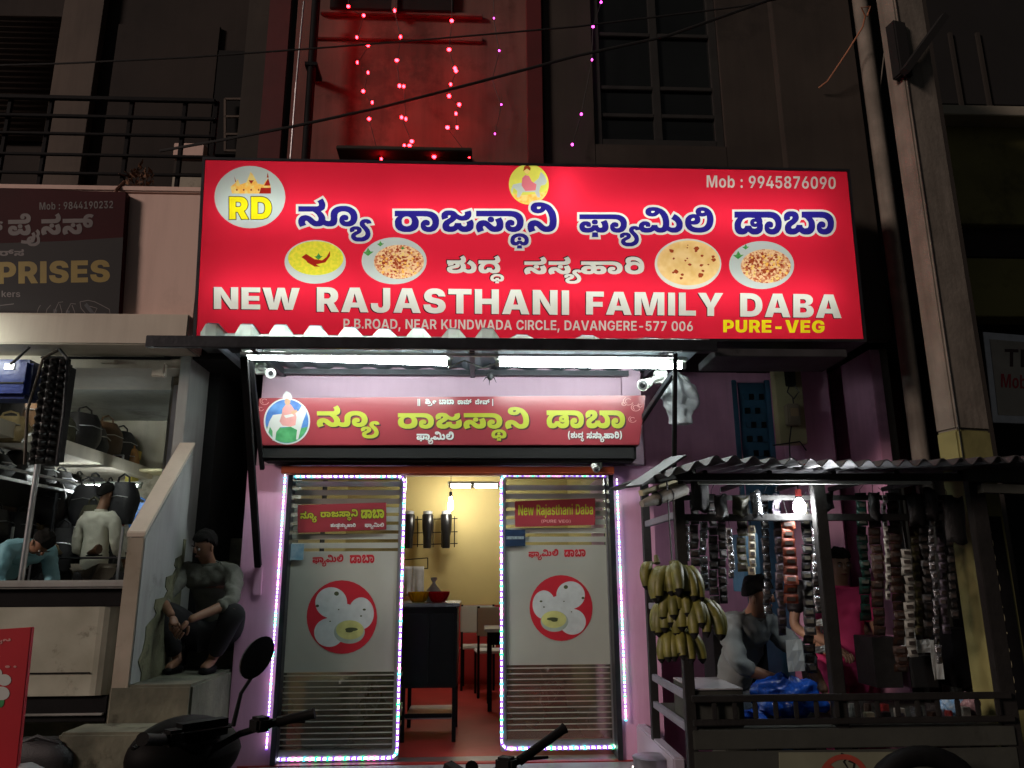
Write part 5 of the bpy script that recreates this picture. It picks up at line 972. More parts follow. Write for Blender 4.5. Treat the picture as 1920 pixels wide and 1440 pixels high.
X0, X1, Z0, Z1 = rect(540, 1020, 569, 1050, YD1-.01)
B('paper', X0, X1, YD1-.006, YD1-.002, Z0, Z1, M('notice_paper', (.42, .52, .56), .6, scale=12, rgb2=(.10, .26, .38)), t, 0)

# ================================================================== RED NAME BOARD OVER THE DOOR
nb = thing('name_board', 'long red board with big yellow Kannada letters above the door', 'sign')
YN = YW-.20
c = ppoly([(485, 746), (1211, 741), (1199, 835), (483, 836)], YN)
MB().prism([tuple(p) for p in c], YN, YN+.06).build('board', m_boardred, nb, bevel=.006)
Yp = YN-.002
big = fit(kannada('new'), 594, 760, 712, 822, Yp)+fit(kannada('raja'), 746, 763, 992, 826, Yp)+fit(kannada('daba'), 1025, 769, 1172, 803, Yp)
dx = .010; shd = [c_+[dx, -dx] for c_ in big]
small = fit(kannada('shri'), 797, 748, 818, 761, Yp)+fit(kannada('baba'), 823, 749, 851, 758, Yp)+fit(kannada('ram'), 858, 748, 884, 758, Yp)+fit(kannada('dev'), 891, 748, 918, 758, Yp)
small += fit(kannada('family'), 781, 809, 851, 833, Yp)
small += fit(latin('(', 'm:'), 1065, 808, 1069, 824, Yp)+fit(kannada('pure'), 1070, 809, 1095, 828, Yp)+fit(kannada('veg2'), 1100, 809, 1161, 829, Yp)+fit(latin(')', 'm:'), 1162, 808, 1166, 824, Yp)
for x_ in (783, 786, 923): small.append(ppoly([(x_, 748), (x_+1.6, 748), (x_+1.6, 761), (x_, 761)], Yp)[::-1])
Ssh = [c_+[.004, -.004] for c_ in small]
ring = [ell(538, 790, 43.5, 43.5, Yp, 48)]; disc = [ell(538, 790, 40.5, 41, Yp, 48)]
hill = [ppoly([(499, 800), (512, 798), (530, 802), (548, 799), (565, 803), (577, 800)]+[(538+40*math.cos(R(a)), 790+40.5*math.sin(R(a))) for a in range(15, 166, 10)], Yp)]
horse = [ppoly([(505, 790), (512, 778), (528, 776), (548, 776), (560, 770), (566, 760), (572, 762), (574, 775), (568, 790), (563, 808), (559, 824), (555, 824), (557, 806), (545, 800), (525, 801), (518, 810), (516, 826), (511, 826), (511, 808), (506, 800), (503, 812), (500, 808)], Yp)]
rider = [ppoly([(528, 778), (530, 766), (536, 758), (545, 758), (552, 768), (556, 782), (554, 797), (545, 800), (530, 798), (524, 790)], Yp)]
rface = [ell(539, 753, 5.5, 6.5, Yp, 16), ppoly([(545, 772), (556, 768), (558, 772), (548, 778)], Yp)]
rturb = [ppoly([(530, 750), (531, 740), (537, 733), (544, 737), (548, 745), (545, 751), (538, 747)], Yp), ppoly([(532, 779), (548, 776), (552, 780), (536, 784)], Yp)]
flo = []
for cx, cy, r_ in ((1178, 752, 10), (1192, 764, 9), (1186, 786, 8), (1200, 760, 5), (1170, 757, 5), (496, 752, 9), (489, 766, 6)):
    for q in range(2):
        rr = r_*(1-.38*q); a_ = [(cx+rr*math.cos(R(k)), cy+rr*.8*math.sin(R(k))) for k in range(20+q*90, 260+q*90, 20)]
        b_ = [(cx+(rr-1.3)*math.cos(R(k)), cy+(rr-1.3)*.8*math.sin(R(k))) for k in range(240+q*90, 0+q*90, -20)]
        flo.append(ppoly(a_+b_, Yp))
# flowers are outlines only
flat_print('print', [flo, ring, disc, hill, horse, rider, rface, rturb, shd, big, Ssh, small],
           [m_pinkprint, m_whprint, m_blueprint, m_greenprint, m_whprint, m_pinkprint, m_skinpr, m_whprint, m_dkprint, m_yelprint, m_dkprint, m_whprint], Yp, nb,
           ['flourish_print', 'badge_rim', 'badge_sky', 'badge_meadow', 'horse_print', 'rider_print', 'rider_face_print', 'turban_print', 'letter_shadow', 'yellow_lettering', 'letter_shadow', 'white_lettering'])

# ================================================================== BIG BACKLIT SIGN
YS = 5.15
sg = thing('illuminated_sign', 'long backlit red sign reading NEW RAJASTHANI FAMILY DABA', 'sign')
cor = ppoly([(385, 300), (1588, 322), (1619, 636), (368, 634)], YS)
white_ = FLEX('flex_white', (.56, .62, .56)); red_ = FLEX('flex_red', (.58, .016, .040)); blue_ = FLEX('flex_blue', (.016, .012, .17))
black_ = FLEX('flex_black', (.03, .01, .01)); yel_ = FLEX('flex_yellow', (.74, .68, .01)); gold_ = FLEX('flex_gold', (.80, .45, .08), (.75, .62, .20), 30)
curry_ = FLEX('flex_curry', (.70, .66, .05), (.55, .60, .04), 40); leafg = FLEX('flex_leaf', (.03, .22, .05), (.10, .32, .08), 60)
rice_ = FLEX('flex_rice', (.75, .55, .30), (.45, .12, .05), 75, 'vor', .35, .8); roti_ = FLEX('flex_roti', (.80, .62, .28), (.70, .48, .16), 14, 'noise', .35, .7)
brown_ = FLEX('flex_brown', (.28, .05, .015)); palewh = FLEX('flex_pale', (.44, .54, .52)); chil = FLEX('flex_chilli', (.30, .015, .01)); pinkp = FLEX('flex_pink', (.62, .18, .22)); skyy = FLEX('flex_lime', (.70, .72, .10), (.60, .66, .10), 10)
def F(cs, *a, **k): return fit(cs, *a, YS, **k)
bl = F(kannada('new'), 559, 372, 697, 453)+F(kannada('raja'), 740, 379, 1044, 466)+F(kannada('family'), 1086, 388, 1338, 462)+F(kannada('daba'), 1377, 396, 1564, 440)
sub_ = F(kannada('pure'), 838, 479, 945, 531)+F(kannada('veg'), 983, 481, 1208, 532)
en = F(latin('NEW'), 401, 539, 562, 580, shear=2)+F(latin('RAJASTHANI', track=20), 594, 541, 1067, 588, shear=6)+F(latin('FAMILY', track=15), 1099, 548, 1356, 591, shear=3)+F(latin('DABA', track=10), 1388, 551, 1578, 595, shear=3)
ad = F(latin('P.B.ROAD, NEAR KUNDWADA CIRCLE, DAVANGERE-577 006', 'm:', 10), 644, 600, 1299, 623, shear=5)
mob = F(latin('Mob : 9945876090', 'm:', 20), 1325, 330, 1567, 353, shear=3)
pv = F(latin('PURE-VEG', 'b:', 20), 1356, 600, 1546, 624, shear=1)
def E_(cx, cy, rx, ry, n=40): return ell(cx, cy, rx, ry, YS, n)[::-1] if False else ell(cx, cy, rx, ry, YS, n)
def PL(*pts): return ppoly(pts, YS)
rd = F(latin('RD', 'b:', 30), 430, 369, 509, 411)
castle = [PL((435, 363), (432, 350), (440, 344), (446, 336), (450, 346), (462, 342), (470, 322), (476, 330), (483, 344), (494, 346), (502, 334), (507, 348), (508, 363))]
castle2 = [PL((495, 348), (503, 334), (507, 348)), PL((489, 352), (508, 352), (508, 363), (486, 363)), PL((466, 338), (476, 338), (471, 345))]
cdots = [E_(x_, 356, 1.8, 2, 8) for x_ in (444, 457, 471, 485)]+[PL((500, 333), (502, 323), (504, 333)), PL((441, 341), (439, 330), (443, 341))]
rng = random.Random(5)
def speck(cx, cy, rx, ry, n, r0, r1):
    out = []
    for _ in range(n):
        a = rng.uniform(0, 6.28); q = math.sqrt(rng.random()); r_ = rng.uniform(r0, r1)
        x_, y_ = cx+rx*q*math.cos(a), cy+ry*q*math.sin(a)
        out.append(PL(*[(x_+r_*rng.uniform(.6, 1.2)*math.cos(k*1.05+a), y_+r_*rng.uniform(.5, 1)*math.sin(k*1.05+a)) for k in range(6)]))
    return out
def sheaf(x, y, s): return [PL((x, y), (x-8*s, y-6*s), (x-3*s, y-7*s), (x, y-13*s), (x+4*s, y-7*s), (x+9*s, y-7*s))]
hill_ = [PL((960, 362), (975, 366), (1000, 364), (1020, 360), (1026, 356), (1020, 370), (1008, 380), (992, 383), (975, 379), (963, 368))]
hors = [PL((958, 356), (962, 346), (975, 343), (1000, 343), (1010, 334), (1014, 322), (1022, 330), (1026, 340), (1022, 346), (1014, 348), (1011, 358), (1013, 370), (1008, 370), (1003, 360), (980, 360), (974, 370), (969, 370), (970, 358), (963, 352), (960, 364))]
ridr = [PL((978, 348), (979, 334), (985, 328), (992, 330), (997, 340), (1006, 346), (1004, 357), (985, 358))]
face_ = [E_(988, 320, 5, 6, 12)]; hair_ = [PL((981, 321), (983, 312), (990, 309), (995, 315), (994, 320), (988, 316))]
circ = [E_(468, 369, 66, 58), ]
layers = [
    ([PL((385, 300), (1588, 322), (1619, 636), (368, 634))], red_, 'red_panel'),
    ([E_(468.5, 369.5, 66.5, 58.5)], palewh, 'round_logo_disc'),
    (castle, gold_, 'castle_print'), (castle2, chil, 'castle_shade_print'), (cdots, brown_, 'castle_windows_print'),
    (grow(rd, .006), black_, 'letter_outline'), (rd, yel_, 'yellow_letters'),
    ([E_(591, 491, 57.5, 41), E_(739, 489, 61, 44), E_(1428, 497, 61, 45)], palewh, 'dish_print'),
    ([E_(1290, 495, 62.5, 47.5)], white_, 'dish_print'),
    ([E_(592, 484, 52, 32)], curry_, 'curry_print'),
    ([E_(1291, 493, 59, 42)], roti_, 'flatbread_print'),
    ([E_(748, 491, 47, 32), E_(1436, 499, 47, 32)], rice_, 'rice_print'),
    (speck(1290, 490, 50, 33, 22, 1.5, 6)+speck(748, 488, 38, 22, 60, 1.5, 4)+speck(1436, 496, 38, 22, 60, 1.5, 4), brown_, 'spots_print'),
    (speck(750, 494, 42, 26, 50, 1.5, 3.4)+speck(1438, 502, 42, 26, 50, 1.5, 3.4), gold_, 'grains_print'),
    ([PL((565, 482), (574, 476), (590, 486), (604, 488), (612, 482), (619, 470), (619, 480), (610, 492), (592, 496), (576, 490)), PL((572, 484), (586, 492), (600, 500), (590, 500), (576, 492))], chil, 'chilli_print'),
    (sheaf(597, 487, 1.0)+sheaf(690, 480, 1.2)+sheaf(713, 462, .8)+sheaf(1384, 486, 1.2)+sheaf(1398, 468, .8)+sheaf(755, 468, .5), leafg, 'herb_print'),
    ([E_(991.5, 345.5, 37.5, 38)], skyy, 'round_badge_disc'),
    (hill_, gold_, 'badge_sand_print'), (hors, palewh, 'horse_print'), (ridr, pinkp, 'rider_print'), (face_, gold_, 'rider_face_print'), (hair_, brown_, 'turban_print'),
    (grow(bl, .017), white_, 'white_letter_outline'), (bl, blue_, 'blue_lettering'),
    (grow([c_+[-.004, .004] for c_ in sub_], .004), black_, 'letter_outline'), (sub_, white_, 'white_lettering'),
    ([c_+[-.007, -.006] for c_ in en], black_, 'letter_shadow'), (en, white_, 'white_lettering'), (ad, white_, 'white_lettering'), (mob, white_, 'white_lettering'), (pv, yel_, 'yellow_lettering'),
]
flat_print('sign_print', [l[0] for l in layers], [l[1] for l in layers], YS, sg, [l[2] for l in layers])
# box, back, seams and the tubes inside it
sx0, sx1 = cor[:, 0].min(), cor[:, 0].max(); sz0 = cor[2:, 1].mean(); 
DB = .30
bxm = MB(); n4 = [tuple(p) for p in cor]
inn = M('sign_inner_white', (.8, .8, .78), .7, scale=3, var=.05, bump=0)
def ring4(off): 
    cx, cz = cor.mean(0); return [(x+(.02 if x > cx else -.02)*off, z+(.02 if z > cz else -.02)*off) for x, z in n4]
o4, i4 = ring4(1.0), ring4(0.0)
vs = []; 
for y, q in ((YS-.008, o4), (YS-.008, i4), (YS+DB, o4), (YS+DB-.02, i4)): vs += [(x, y, z) for x, z in q]
fs = []
for k in range(4):
    j = (k+1) % 4
    fs += [(k, j, 4+j, 4+k), (k, 8+k, 8+j, j)]
fs += [(8, 9, 10, 11)]
MB().add(vs, fs).build('frame', m_steeldk, sg)
ib = MB().add([(x, YS+.001, z) for x, z in i4]+[(x, YS+DB-.02, z) for x, z in i4], [(4, 5, 6, 7)]+[(k, (k+1) % 4, 4+(k+1) % 4, 4+k) for k in range(4)]).build('reflector', inn, sg)
sgl = EM('sign_tube_glow', (1.0, .97, .93), 13.5)
for r_ in range(2):
    zc = sz0+.36+r_*.60
    for k in range(4):
        a = sx0+.13+k*(sx1-sx0-.26)/4; b = a+(sx1-sx0-.26)/4-.05
        MB().tube([(a, YS+.145, zc+(.0 if k != 2 else .02)), (b, YS+.145, zc)], .014, 8).build('inner_tube', sgl, sg)
vt = sx0+2.62
MB().tube([(vt, YS+.10, sz0+1.02), (vt+.01, YS+.10, sz0+1.28)], .014, 8).build('inner_tube', sgl, sg)
# brackets fixing the sign to the wall
for x_ in (sx0+.3, (sx0+sx1)/2, sx1-.3):
    MB().bar((x_, YS+DB, sz0+.9), (x_, YW, sz0+.9), .05).build('bracket', m_steeldk, sg)

# ================================================================== AWNING UNDER THE SIGN
aw = thing('metal_awning', 'low sheet metal awning with a white corrugated front edge under the big sign', 'awning')
YA = 4.92
YF = YA-.12
ax_, bx_ = at(375, 645, YA).x, at(1345, 645, YA).x
zb_ = at(900, 655, YF).z; zt_ = at(900, 634, YF).z
hm = MB()  # corrugated flap: trapezoid ribs, lower towards the right
pts = []; ribs = [(400, 603), (465, 604), (528, 605), (593, 607), (658, 610), (722, 613), (786, 612), (852, 613), (915, 612), (980, 624), (1042, 632), (1103, 625), (1160, 632), (1222, 630), (1282, 632)]
out = [(372, 634, 0), (372, 622, 0)]
base = lambda x: 622 + max(0, (x-380))*.0175
line = []
for x_, yt in ribs:
    b_ = min(base(x_)+1, 634); yt += 7
    line += [(x_-24, b_), (x_-11, yt), (x_+9, yt+1), (x_+22, b_+1)]
line = [(376, 620)]+line+[(1330, 636)]
top = [at(x_, y_, YA-.03) for x_, y_ in line]
def flapz(i, v):
    p = top[i]; low = at(line[i][0], 640, YA-.03).z; rib = 1 if (i % 4 in (2, 3)) else 0
    yy = YA-.03-.035*rib*(1-v*.3)
    return (p.x, yy+.55*v*0, p.z+(low-p.z)*v)
hm.sheet(len(top)-1, 3, lambda u, v: flapz(int(round(u*(len(top)-1))), v)); hm.build('corrugated_edge', m_fibre, aw)
rf = MB()   # roof sheet behind the flap going back to the wall
zback = at(840, 700, YW).z+.02
rf.sheet(len(top)-1, 1, lambda u, v: (top[int(round(u*(len(top)-1)))].x, YA-.03+v*(YW-YA), (top[int(round(u*(len(top)-1)))].z-.004)*(1-v)+zback*v+(.02 if int(round(u*(len(top)-1))) % 4 in (2, 3) else 0)))
rf.build('roof_sheet', m_sheet, aw, solid=.004)
B('front_beam', at(272, 645, YF).x, at(1345, 645, YF).x, YF, YF+.035, zb_, zt_+.002, m_steeldk, aw)
B('front_beam', at(1348, 645, YA).x, at(1600, 645, YA).x, YA+.1, YA+.5, zb_+.03, zt_+.01, m_tin, aw)
MB().bar((at(440, 660, YA).x, YA+.12, zb_+.03), (at(1270, 660, YA).x, YA+.12, zb_+.03), .02).build('light_rail', m_steel, aw)
MB().bar((at(500, 700, YW-.1).x, YW-.06, zback-.03), (at(1180, 700, YW-.1).x, YW-.06, zback-.03), .04).build('wall_angle', m_steeldk, aw)
for px in (470, 885, 1262):
    MB().bar((at(px, 660, YA).x, YA+.05, zt_-.02), (at(px, 660, YA).x, YW, zback-.03), .035, .05).build('rafter', m_steeldk, aw)
# struts
def seg(name, a, b, w_, mat, parent): return MB().bar(a, b, w_).build(name, mat, parent, bevel=.003)
pA = at(458, 668, YA+.03); pB = at(484, 1062, YW-.03)
seg('strut', pA, pB, .045, m_black, aw)
MB().box(pB.x-.03, pB.x+.03, YW-.02, YW-.001, pB.z-.20, pB.z-.0).build('strut_plate', m_pink, aw, bevel=.004)
pA = at(470, 668, YA+.3); pB = at(492, 880, YW-.12)
seg('strut', pA, pB, .03, m_black, aw)
pA = at(1266, 662, YA+.03); pB = at(1264, 905, YA+.2)
seg('strut', pA, pB, .028, m_black, aw)
pA = at(1262, 700, YA+.3); pB = at(1195, 800, YW-.1)
seg('strut', pA, pB, .035, m_steeldk, aw)
# tube lights
Yt = YA+.22
def tl(x0, y0, x1, y1, lb):
    a, b = at(x0, y0, Yt), at(x1, y1, Yt)
    return tube_lamp(lb, a, b, TUBE, .022, 'tube lights under the awning', True, .045)
tl(464, 668, 838, 680, 'left of the two bright tube lights under the awning')
tl(937, 681, 1277, 686, 'right of the two bright tube lights under the awning')
w = MB()
for s_ in range(2):
    x0 = 470+s_*195; pts = [at(x0+k*19, 657+k*.6+3*math.sin(k*1.7+s_), Yt-.05) for k in range(10)]; w.tube(pts, .004, 5)
w.tube([at(840, 690, Yt), at(870, 676, Yt), at(905, 690, Yt+.1), at(940, 678, Yt)], .006, 5)
o = w.build('cable', m_white, None); tag(o, 'loose white cable looping above the left awning tube light', 'cable')
# CCTV cameras
def cctv(label, px, py, Y, aim, sc=1.0, mount=None):
    t = thing('security_camera', label, 'security camera'); c = at(px, py, Y); a = Vector(aim).normalized(); q = a.to_track_quat('Z', 'Y').to_matrix()
    MB().lathe(c, [(.012*sc, -.085*sc), (.030*sc, -.075*sc), (.032*sc, .05*sc), (.036*sc, .052*sc), (.036*sc, .062*sc)], 16, M=q).build('housing', m_white, t, smooth=True)
    MB().lathe(c+a*.0625*sc, [(.030*sc, 0), (.026*sc, .001)], 16, M=q).build('face_ring', m_steel, t)
    MB().lathe(c+a*.064*sc, [(.017*sc, 0), (.013*sc, .004*sc)], 12, M=q).build('lens', m_gloss, t)
    m = Vector(mount); k = c-a*.03*sc
    MB().tube([k, k.lerp(m, .5)+Vector((0, 0, .01)), m], [.014*sc, .016*sc, .024*sc], 8).build('arm', m_white, t, smooth=True)
    MB().box(m.x-.04*sc, m.x+.04*sc, m.y-.005, m.y+.05*sc, m.z-.04*sc, m.z+.04*sc).build('junction_box', m_white, t, bevel=.006)
cctv('white bullet security camera at the left end of the awning tubes', 508, 700, 5.45, (.25, -1, -.25), 1.0, at(488, 690, 5.6))
cctv('white bullet security camera on its mount at the right end of the awning', 1210, 720, 5.3, (-.55, -1, -.4), 1.15, at(1240, 706, 5.45))
cctv('small grey dome-shaped camera on the orange lintel over the right door', 1116, 877, YW-.18, (.1, -1, -.5), .7, at(1122, 872, YW-.11))
# spiky ornament / lime and chilli charm hanging in the middle
ch = thing('hanging_charm', 'dark dried charm hanging in the middle below the awning edge', 'charm'); c = at(919, 706, 5.3)
MB().ball(c, (.022, .022, .03), 10).build('fruit', m_nylon, ch, smooth=True)
MB().tube([c+Vector((0, 0, .03)), Vector((c.x, c.y, zt_-.03))], .003, 5).build('string', m_wire, ch)
for k in range(6):
    a = k*1.05+.4; MB().tube([c, c+Vector((.035*math.cos(a), .01*math.sin(k), .02*math.sin(a))), c+Vector((.055*math.cos(a), 0, .045*math.sin(a)-.02))], [.006, .005, .001], 5).build('chilli', m_nylon, ch)
# plastic bag hanging at the right end
c = at(1268, 745, 5.5)
def bagm(u, v):
    a = u*2*math.pi; r_ = (.02+.125*math.sin(min(1, v*1.15)*math.pi*.86)**.8)*(1+.14*math.sin(3*a+v*4)+.07*math.sin(7*a)); return (c.x+r_*math.cos(a)*.95+.03*v, c.y+r_*.6*math.sin(a), c.z+.20-.40*v)
o = MB().sheet(60, 40, bagm).build('plastic_bag', m_bagwhite, None, smooth=True); _t = bpy.data.textures.new('bag_creases', 'CLOUDS'); _t.noise_scale = .07; _t.noise_depth = 3; _m = o.modifiers.new('creases', 'DISPLACE'); _m.texture = _t; _m.strength = .055; tag(o, 'crumpled white plastic bag hanging at the right end of the awning', 'plastic bag')

# ================================================================== STRING LIGHTS ON THE UPPER WALL
REDB = EM('red_bulb_glow', (1.0, .008, .014), 60); MAG = EM('magenta_bulb_glow', (.85, .05, .55), 10)
def strand(label, pts, mat, Y, r=.013, top=None):
    t = thing('string_light', label, 'string lights', group='strings of small lights on the upper wall')
    pp = [at(x, y, Y+random.uniform(-.02, .02)) for x, y in pts]; order = sorted(pp, key=lambda p: -p.z)
    wp = [order[0]+Vector((0, .01, 1.2))]+[p+Vector((0, .014, 0)) for p in order]
    MB().tube(wp, .0035, 5).build('wire', m_wire, t)
    for p in pp: MB().ball(p, (r*random.uniform(.7, 1.2), r, r*random.uniform(.8, 1.1)), 8).build('bulb', mat, t)
strand('leftmost string of red fairy lights above the big sign', [(653, 12), (682, 29), (669, 70), (690, 85), (670, 117), (690, 136), (681, 171), (698, 192), (692, 223), (706, 277), (715, 298)], REDB, YW-.14)
strand('second string of red fairy lights from the left above the big sign', [(740, 20), (751, 69), (744, 113), (749, 161), (757, 162), (753, 220), (761, 223), (772, 265), (758, 273), (768, 273)], REDB, YW-.14, .015)
strand('third string of red fairy lights from the left above the big sign', [(847, 39), (842, 93), (853, 128), (855, 133), (845, 158), (842, 180), (861, 196), (855, 213), (839, 239), (857, 239), (814, 294), (880, 293)], REDB, YW-.14, .015)
strand('string of small purple lights just left of the dark red wall band', [(926, 34), (936, 95), (923, 147), (940, 196), (928, 251)], MAG, YW-.06, .009)
strand('string of small purple lights at the left edge of the big dark window', [(1127, 4), (1110, 112), (1112, 50), (1090, 214), (1073, 271)], MAG, YW-.12, .011)

# ================================================================== OVERHEAD CABLES
def cable(label, pts, Y, r, mat=m_wire, name='overhead_cable'):
    P_ = [at(x, y, yy) for (x, y), yy in zip(pts, Y)]
    o = MB().tube(P_, r, 6).build(name, mat, None, smooth=True); return tag(o, label, 'cable')
cable('thin overhead cable crossing high above the big sign', [(-200, 128), (120, 119), (350, 108), (560, 93), (780, 76), (1080, 50), (1390, 12), (1650, -40)], [5.4, 5.3, 5.3, 5.3, 5.2, 5.1, 5.0, 4.8], .007)
cable('thicker overhead cable rising to the right above the big sign', [(300, 283), (420, 262), (550, 237), (720, 200), (900, 153), (1080, 105), (1250, 68), (1400, 15), (1640, -70)], [5.6, 5.4, 5.3, 5.25, 5.2, 5.1, 5.0, 4.9, 4.8], .011)
cable('frayed orange wire stretched between the pilaster and the pole', [(1535, 165), (1552, 152), (1590, 95), (1618, 50), (1622, 30), (1615, 14), (1632, 12), (1626, 30)], [5.65, 5.6, 5.5, 5.4, 5.35, 5.3, 5.3, 5.3], .007, M('orange_wire', (.42, .18, .10), .6, scale=10))
cable('thin pale cable hanging down beside the concrete pole', [(1660, 80), (1652, 150), (1646, 200), (1640, 235)], [5.6]*4, .005, m_pole)

# ================================================================== LEFT BUILDING (bag and shoe shop)
lb = thing('shoe_shop_building', 'left building with a cream ledge, beige parapet and dark balcony floor', 'building')
YL = 5.59
def lw(name, px0, py0, px1, py1, Y, depth, mat, bevel=.006): return pbox(name, px0, py0, px1, py1, Y, depth, mat, lb, bevel)
xbl = -9.0
# parapet and ledge
x1_ = at(376, 480, YL).x; x0_ = at(229, 480, YL).x
zp0, zp1 = at(300, 598, YL).z, at(300, 362, YL).z
B('parapet', xbl, x1_, YL, YL+.14, zp0, zp1, m_beige, lb, .012)
B('coping', xbl, x1_+.005, YL-.02, YL+.16, zp1+.001, zp1+.05, m_beige, lb, .01)
zl0 = at(150, 645, YL-.12).z
B('ledge', xbl, at(352, 620, YL-.12).x, YL-.12, YL+1.3, zl0, zp0-.001, m_cream, lb, .01)
B('ledge_end', at(353, 620, YL).x, x1_, YL-.04, YL+1.3, zl0, zp0-.001, m_greypl, lb, .01)
# shop mouth: lintel, tracks, right pillar with shutter guide
YM = 5.78
zli0 = at(200, 690, YM).z
xp0, xp1 = at(284, 850, YM).x, at(331, 850, YM).x
B('lintel', xbl, xp1, YM, YM+.25, zli0, zl0-.001, m_cream, lb)
lw('shutter_track', 75, 668, 320, 673, YM-.02, .018, m_black)
lw('switch_box', 284, 680, 308, 706, YM-.06, .058, m_cream, .008)
lw('hook', 186, 674, 215, 680, YM-.05, .048, m_cream)
B('pillar', xp0, xp0+.16, YM+.26, YM+.5, .6, zli0+.3, m_creamdk, lb)
B('shutter_guide', xp0+.03, xp0+.07, YM+.2, YM+.255, .6, zli0-.08, m_steel, lb)
B('pillar', xp0+.20, xp1, YM+.0, YM+.3, .6, zli0-.001, m_creamdk, lb)
B('gap_strip', xp0+.161, xp0+.199, YM+.28, YM+.4, .6, zli0, m_void, lb)
xcol0, xcol1 = at(332, 760, YM).x, at(352, 760, YM).x
B('corner_column', xcol0, xcol1, YM-.02, YM+.4, .6, zl0-.001, m_greypl, lb)
# sloping stair wall
pw = MB()
xf = at(262, 1100, 5.06).x
y0_, y1_ = 5.06, YM-.021
zt0, zt1 = at(250, 1008, 5.06).z, at(335, 838, y1_).z
th_ = .10
vs = []
for x_ in (xf-th_, xf):
    vs += [(x_, y0_, .6), (x_, y1_, .6), (x_, y1_, zt1), (x_, y0_, zt0)]
pw.add(vs, [(0, 1, 2, 3), (7, 6, 5, 4), (0, 3, 7, 4), (1, 5, 6, 2), (3, 2, 6, 7)])
pw.build('stair_wall', m_greypl, lb, bevel=.012)
cp = MB(); d_ = .012
vs = []
for x_ in (xf-th_-d_, xf+d_*0+.004):
    vs += [(x_, y0_-.01, zt0+.002), (x_, y1_, zt1+.002), (x_, y1_, zt1+.035), (x_, y0_-.01, zt0+.035)]
cp.add(vs, [(0, 1, 2, 3), (7, 6, 5, 4), (0, 3, 7, 4), (1, 5, 6, 2), (3, 2, 6, 7), (0, 4, 5, 1)]); cp.build('stair_wall_cap', m_cream, lb, bevel=.004)
B('stair_wall_end', xf-th_, xf, y0_-.012, y0_-.001, .6, zt0, m_creamdk, lb, .003)
# grimy plaster skirt following the steps on the stair wall
def side_point(px, py):
    d = _f + _r*((px-960.0)/FPX) + _u*((720.0-py)/FPX); p = CAM_POS+d*(xf/d.x); return p.y, p.z
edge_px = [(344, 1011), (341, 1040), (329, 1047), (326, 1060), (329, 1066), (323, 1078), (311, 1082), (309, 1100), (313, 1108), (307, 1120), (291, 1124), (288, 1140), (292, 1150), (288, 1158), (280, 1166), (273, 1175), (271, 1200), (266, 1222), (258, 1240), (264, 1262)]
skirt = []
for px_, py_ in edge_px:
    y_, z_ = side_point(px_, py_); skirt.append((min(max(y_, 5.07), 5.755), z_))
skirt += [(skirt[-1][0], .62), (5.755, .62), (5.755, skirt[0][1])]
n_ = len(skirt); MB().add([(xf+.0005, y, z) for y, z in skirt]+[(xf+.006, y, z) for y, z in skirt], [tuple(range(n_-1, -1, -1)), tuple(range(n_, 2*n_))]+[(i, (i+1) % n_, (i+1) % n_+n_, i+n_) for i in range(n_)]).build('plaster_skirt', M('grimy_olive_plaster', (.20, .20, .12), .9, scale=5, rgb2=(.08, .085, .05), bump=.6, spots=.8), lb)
# stairwell: steps going up between the stair wall and the pink pillar
XS0, XS1 = xf+.001, XL-.004
ns = 6
PLATFORM_Z = at(320, 1284, 5.04).z
for k in range(ns):
    y_ = 5.98+k*.20; z_ = PLATFORM_Z+.19*(k+1)
    B('stair_step', XS0, XS1, y_, 8.2, z_-.19, z_-.002*(k % 2), m_conc, lb, .006)
B('stairwell_wall', XS0-.6, XS1+.1, 8.2, 8.4, .6, 4.5, m_void, lb, 0)  # lining painted near-black for the darkness inside the stairwell
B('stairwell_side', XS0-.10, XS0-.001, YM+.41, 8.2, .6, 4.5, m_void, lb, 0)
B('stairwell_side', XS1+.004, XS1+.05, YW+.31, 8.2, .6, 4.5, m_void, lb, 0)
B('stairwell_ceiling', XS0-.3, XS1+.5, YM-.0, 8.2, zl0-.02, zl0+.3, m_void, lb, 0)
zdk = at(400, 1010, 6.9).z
B('stairwell_dark', XS0+.002, XS1-.002, 6.9, 6.95, zdk, 4.3, m_black, lb, 0)  # black sheet added to paint in the darkness above the steps
# front stone steps
for k, (y_, z_) in enumerate(((5.04, PLATFORM_Z), (4.74, PLATFORM_Z-.21), (4.42, PLATFORM_Z-.42), (4.1, PLATFORM_Z-.63))):
    x0 = at(200, 1330, y_).x-.25*k
    B('platform' if k == 0 else 'step', x0, XL-.004, y_, [6.17, 5.039, 4.739, 4.419][k], 0, z_, m_conc, lb, .015)
B('shop_floor', xbl, -2.4, YL-.1, 10, .2, .66, m_conc, lb, .01)
B('plinth_step', xbl, at(200, 1330, 4.42).x-.52, 4.6, 5.03, 0, .42, m_creamdk, lb, .012)
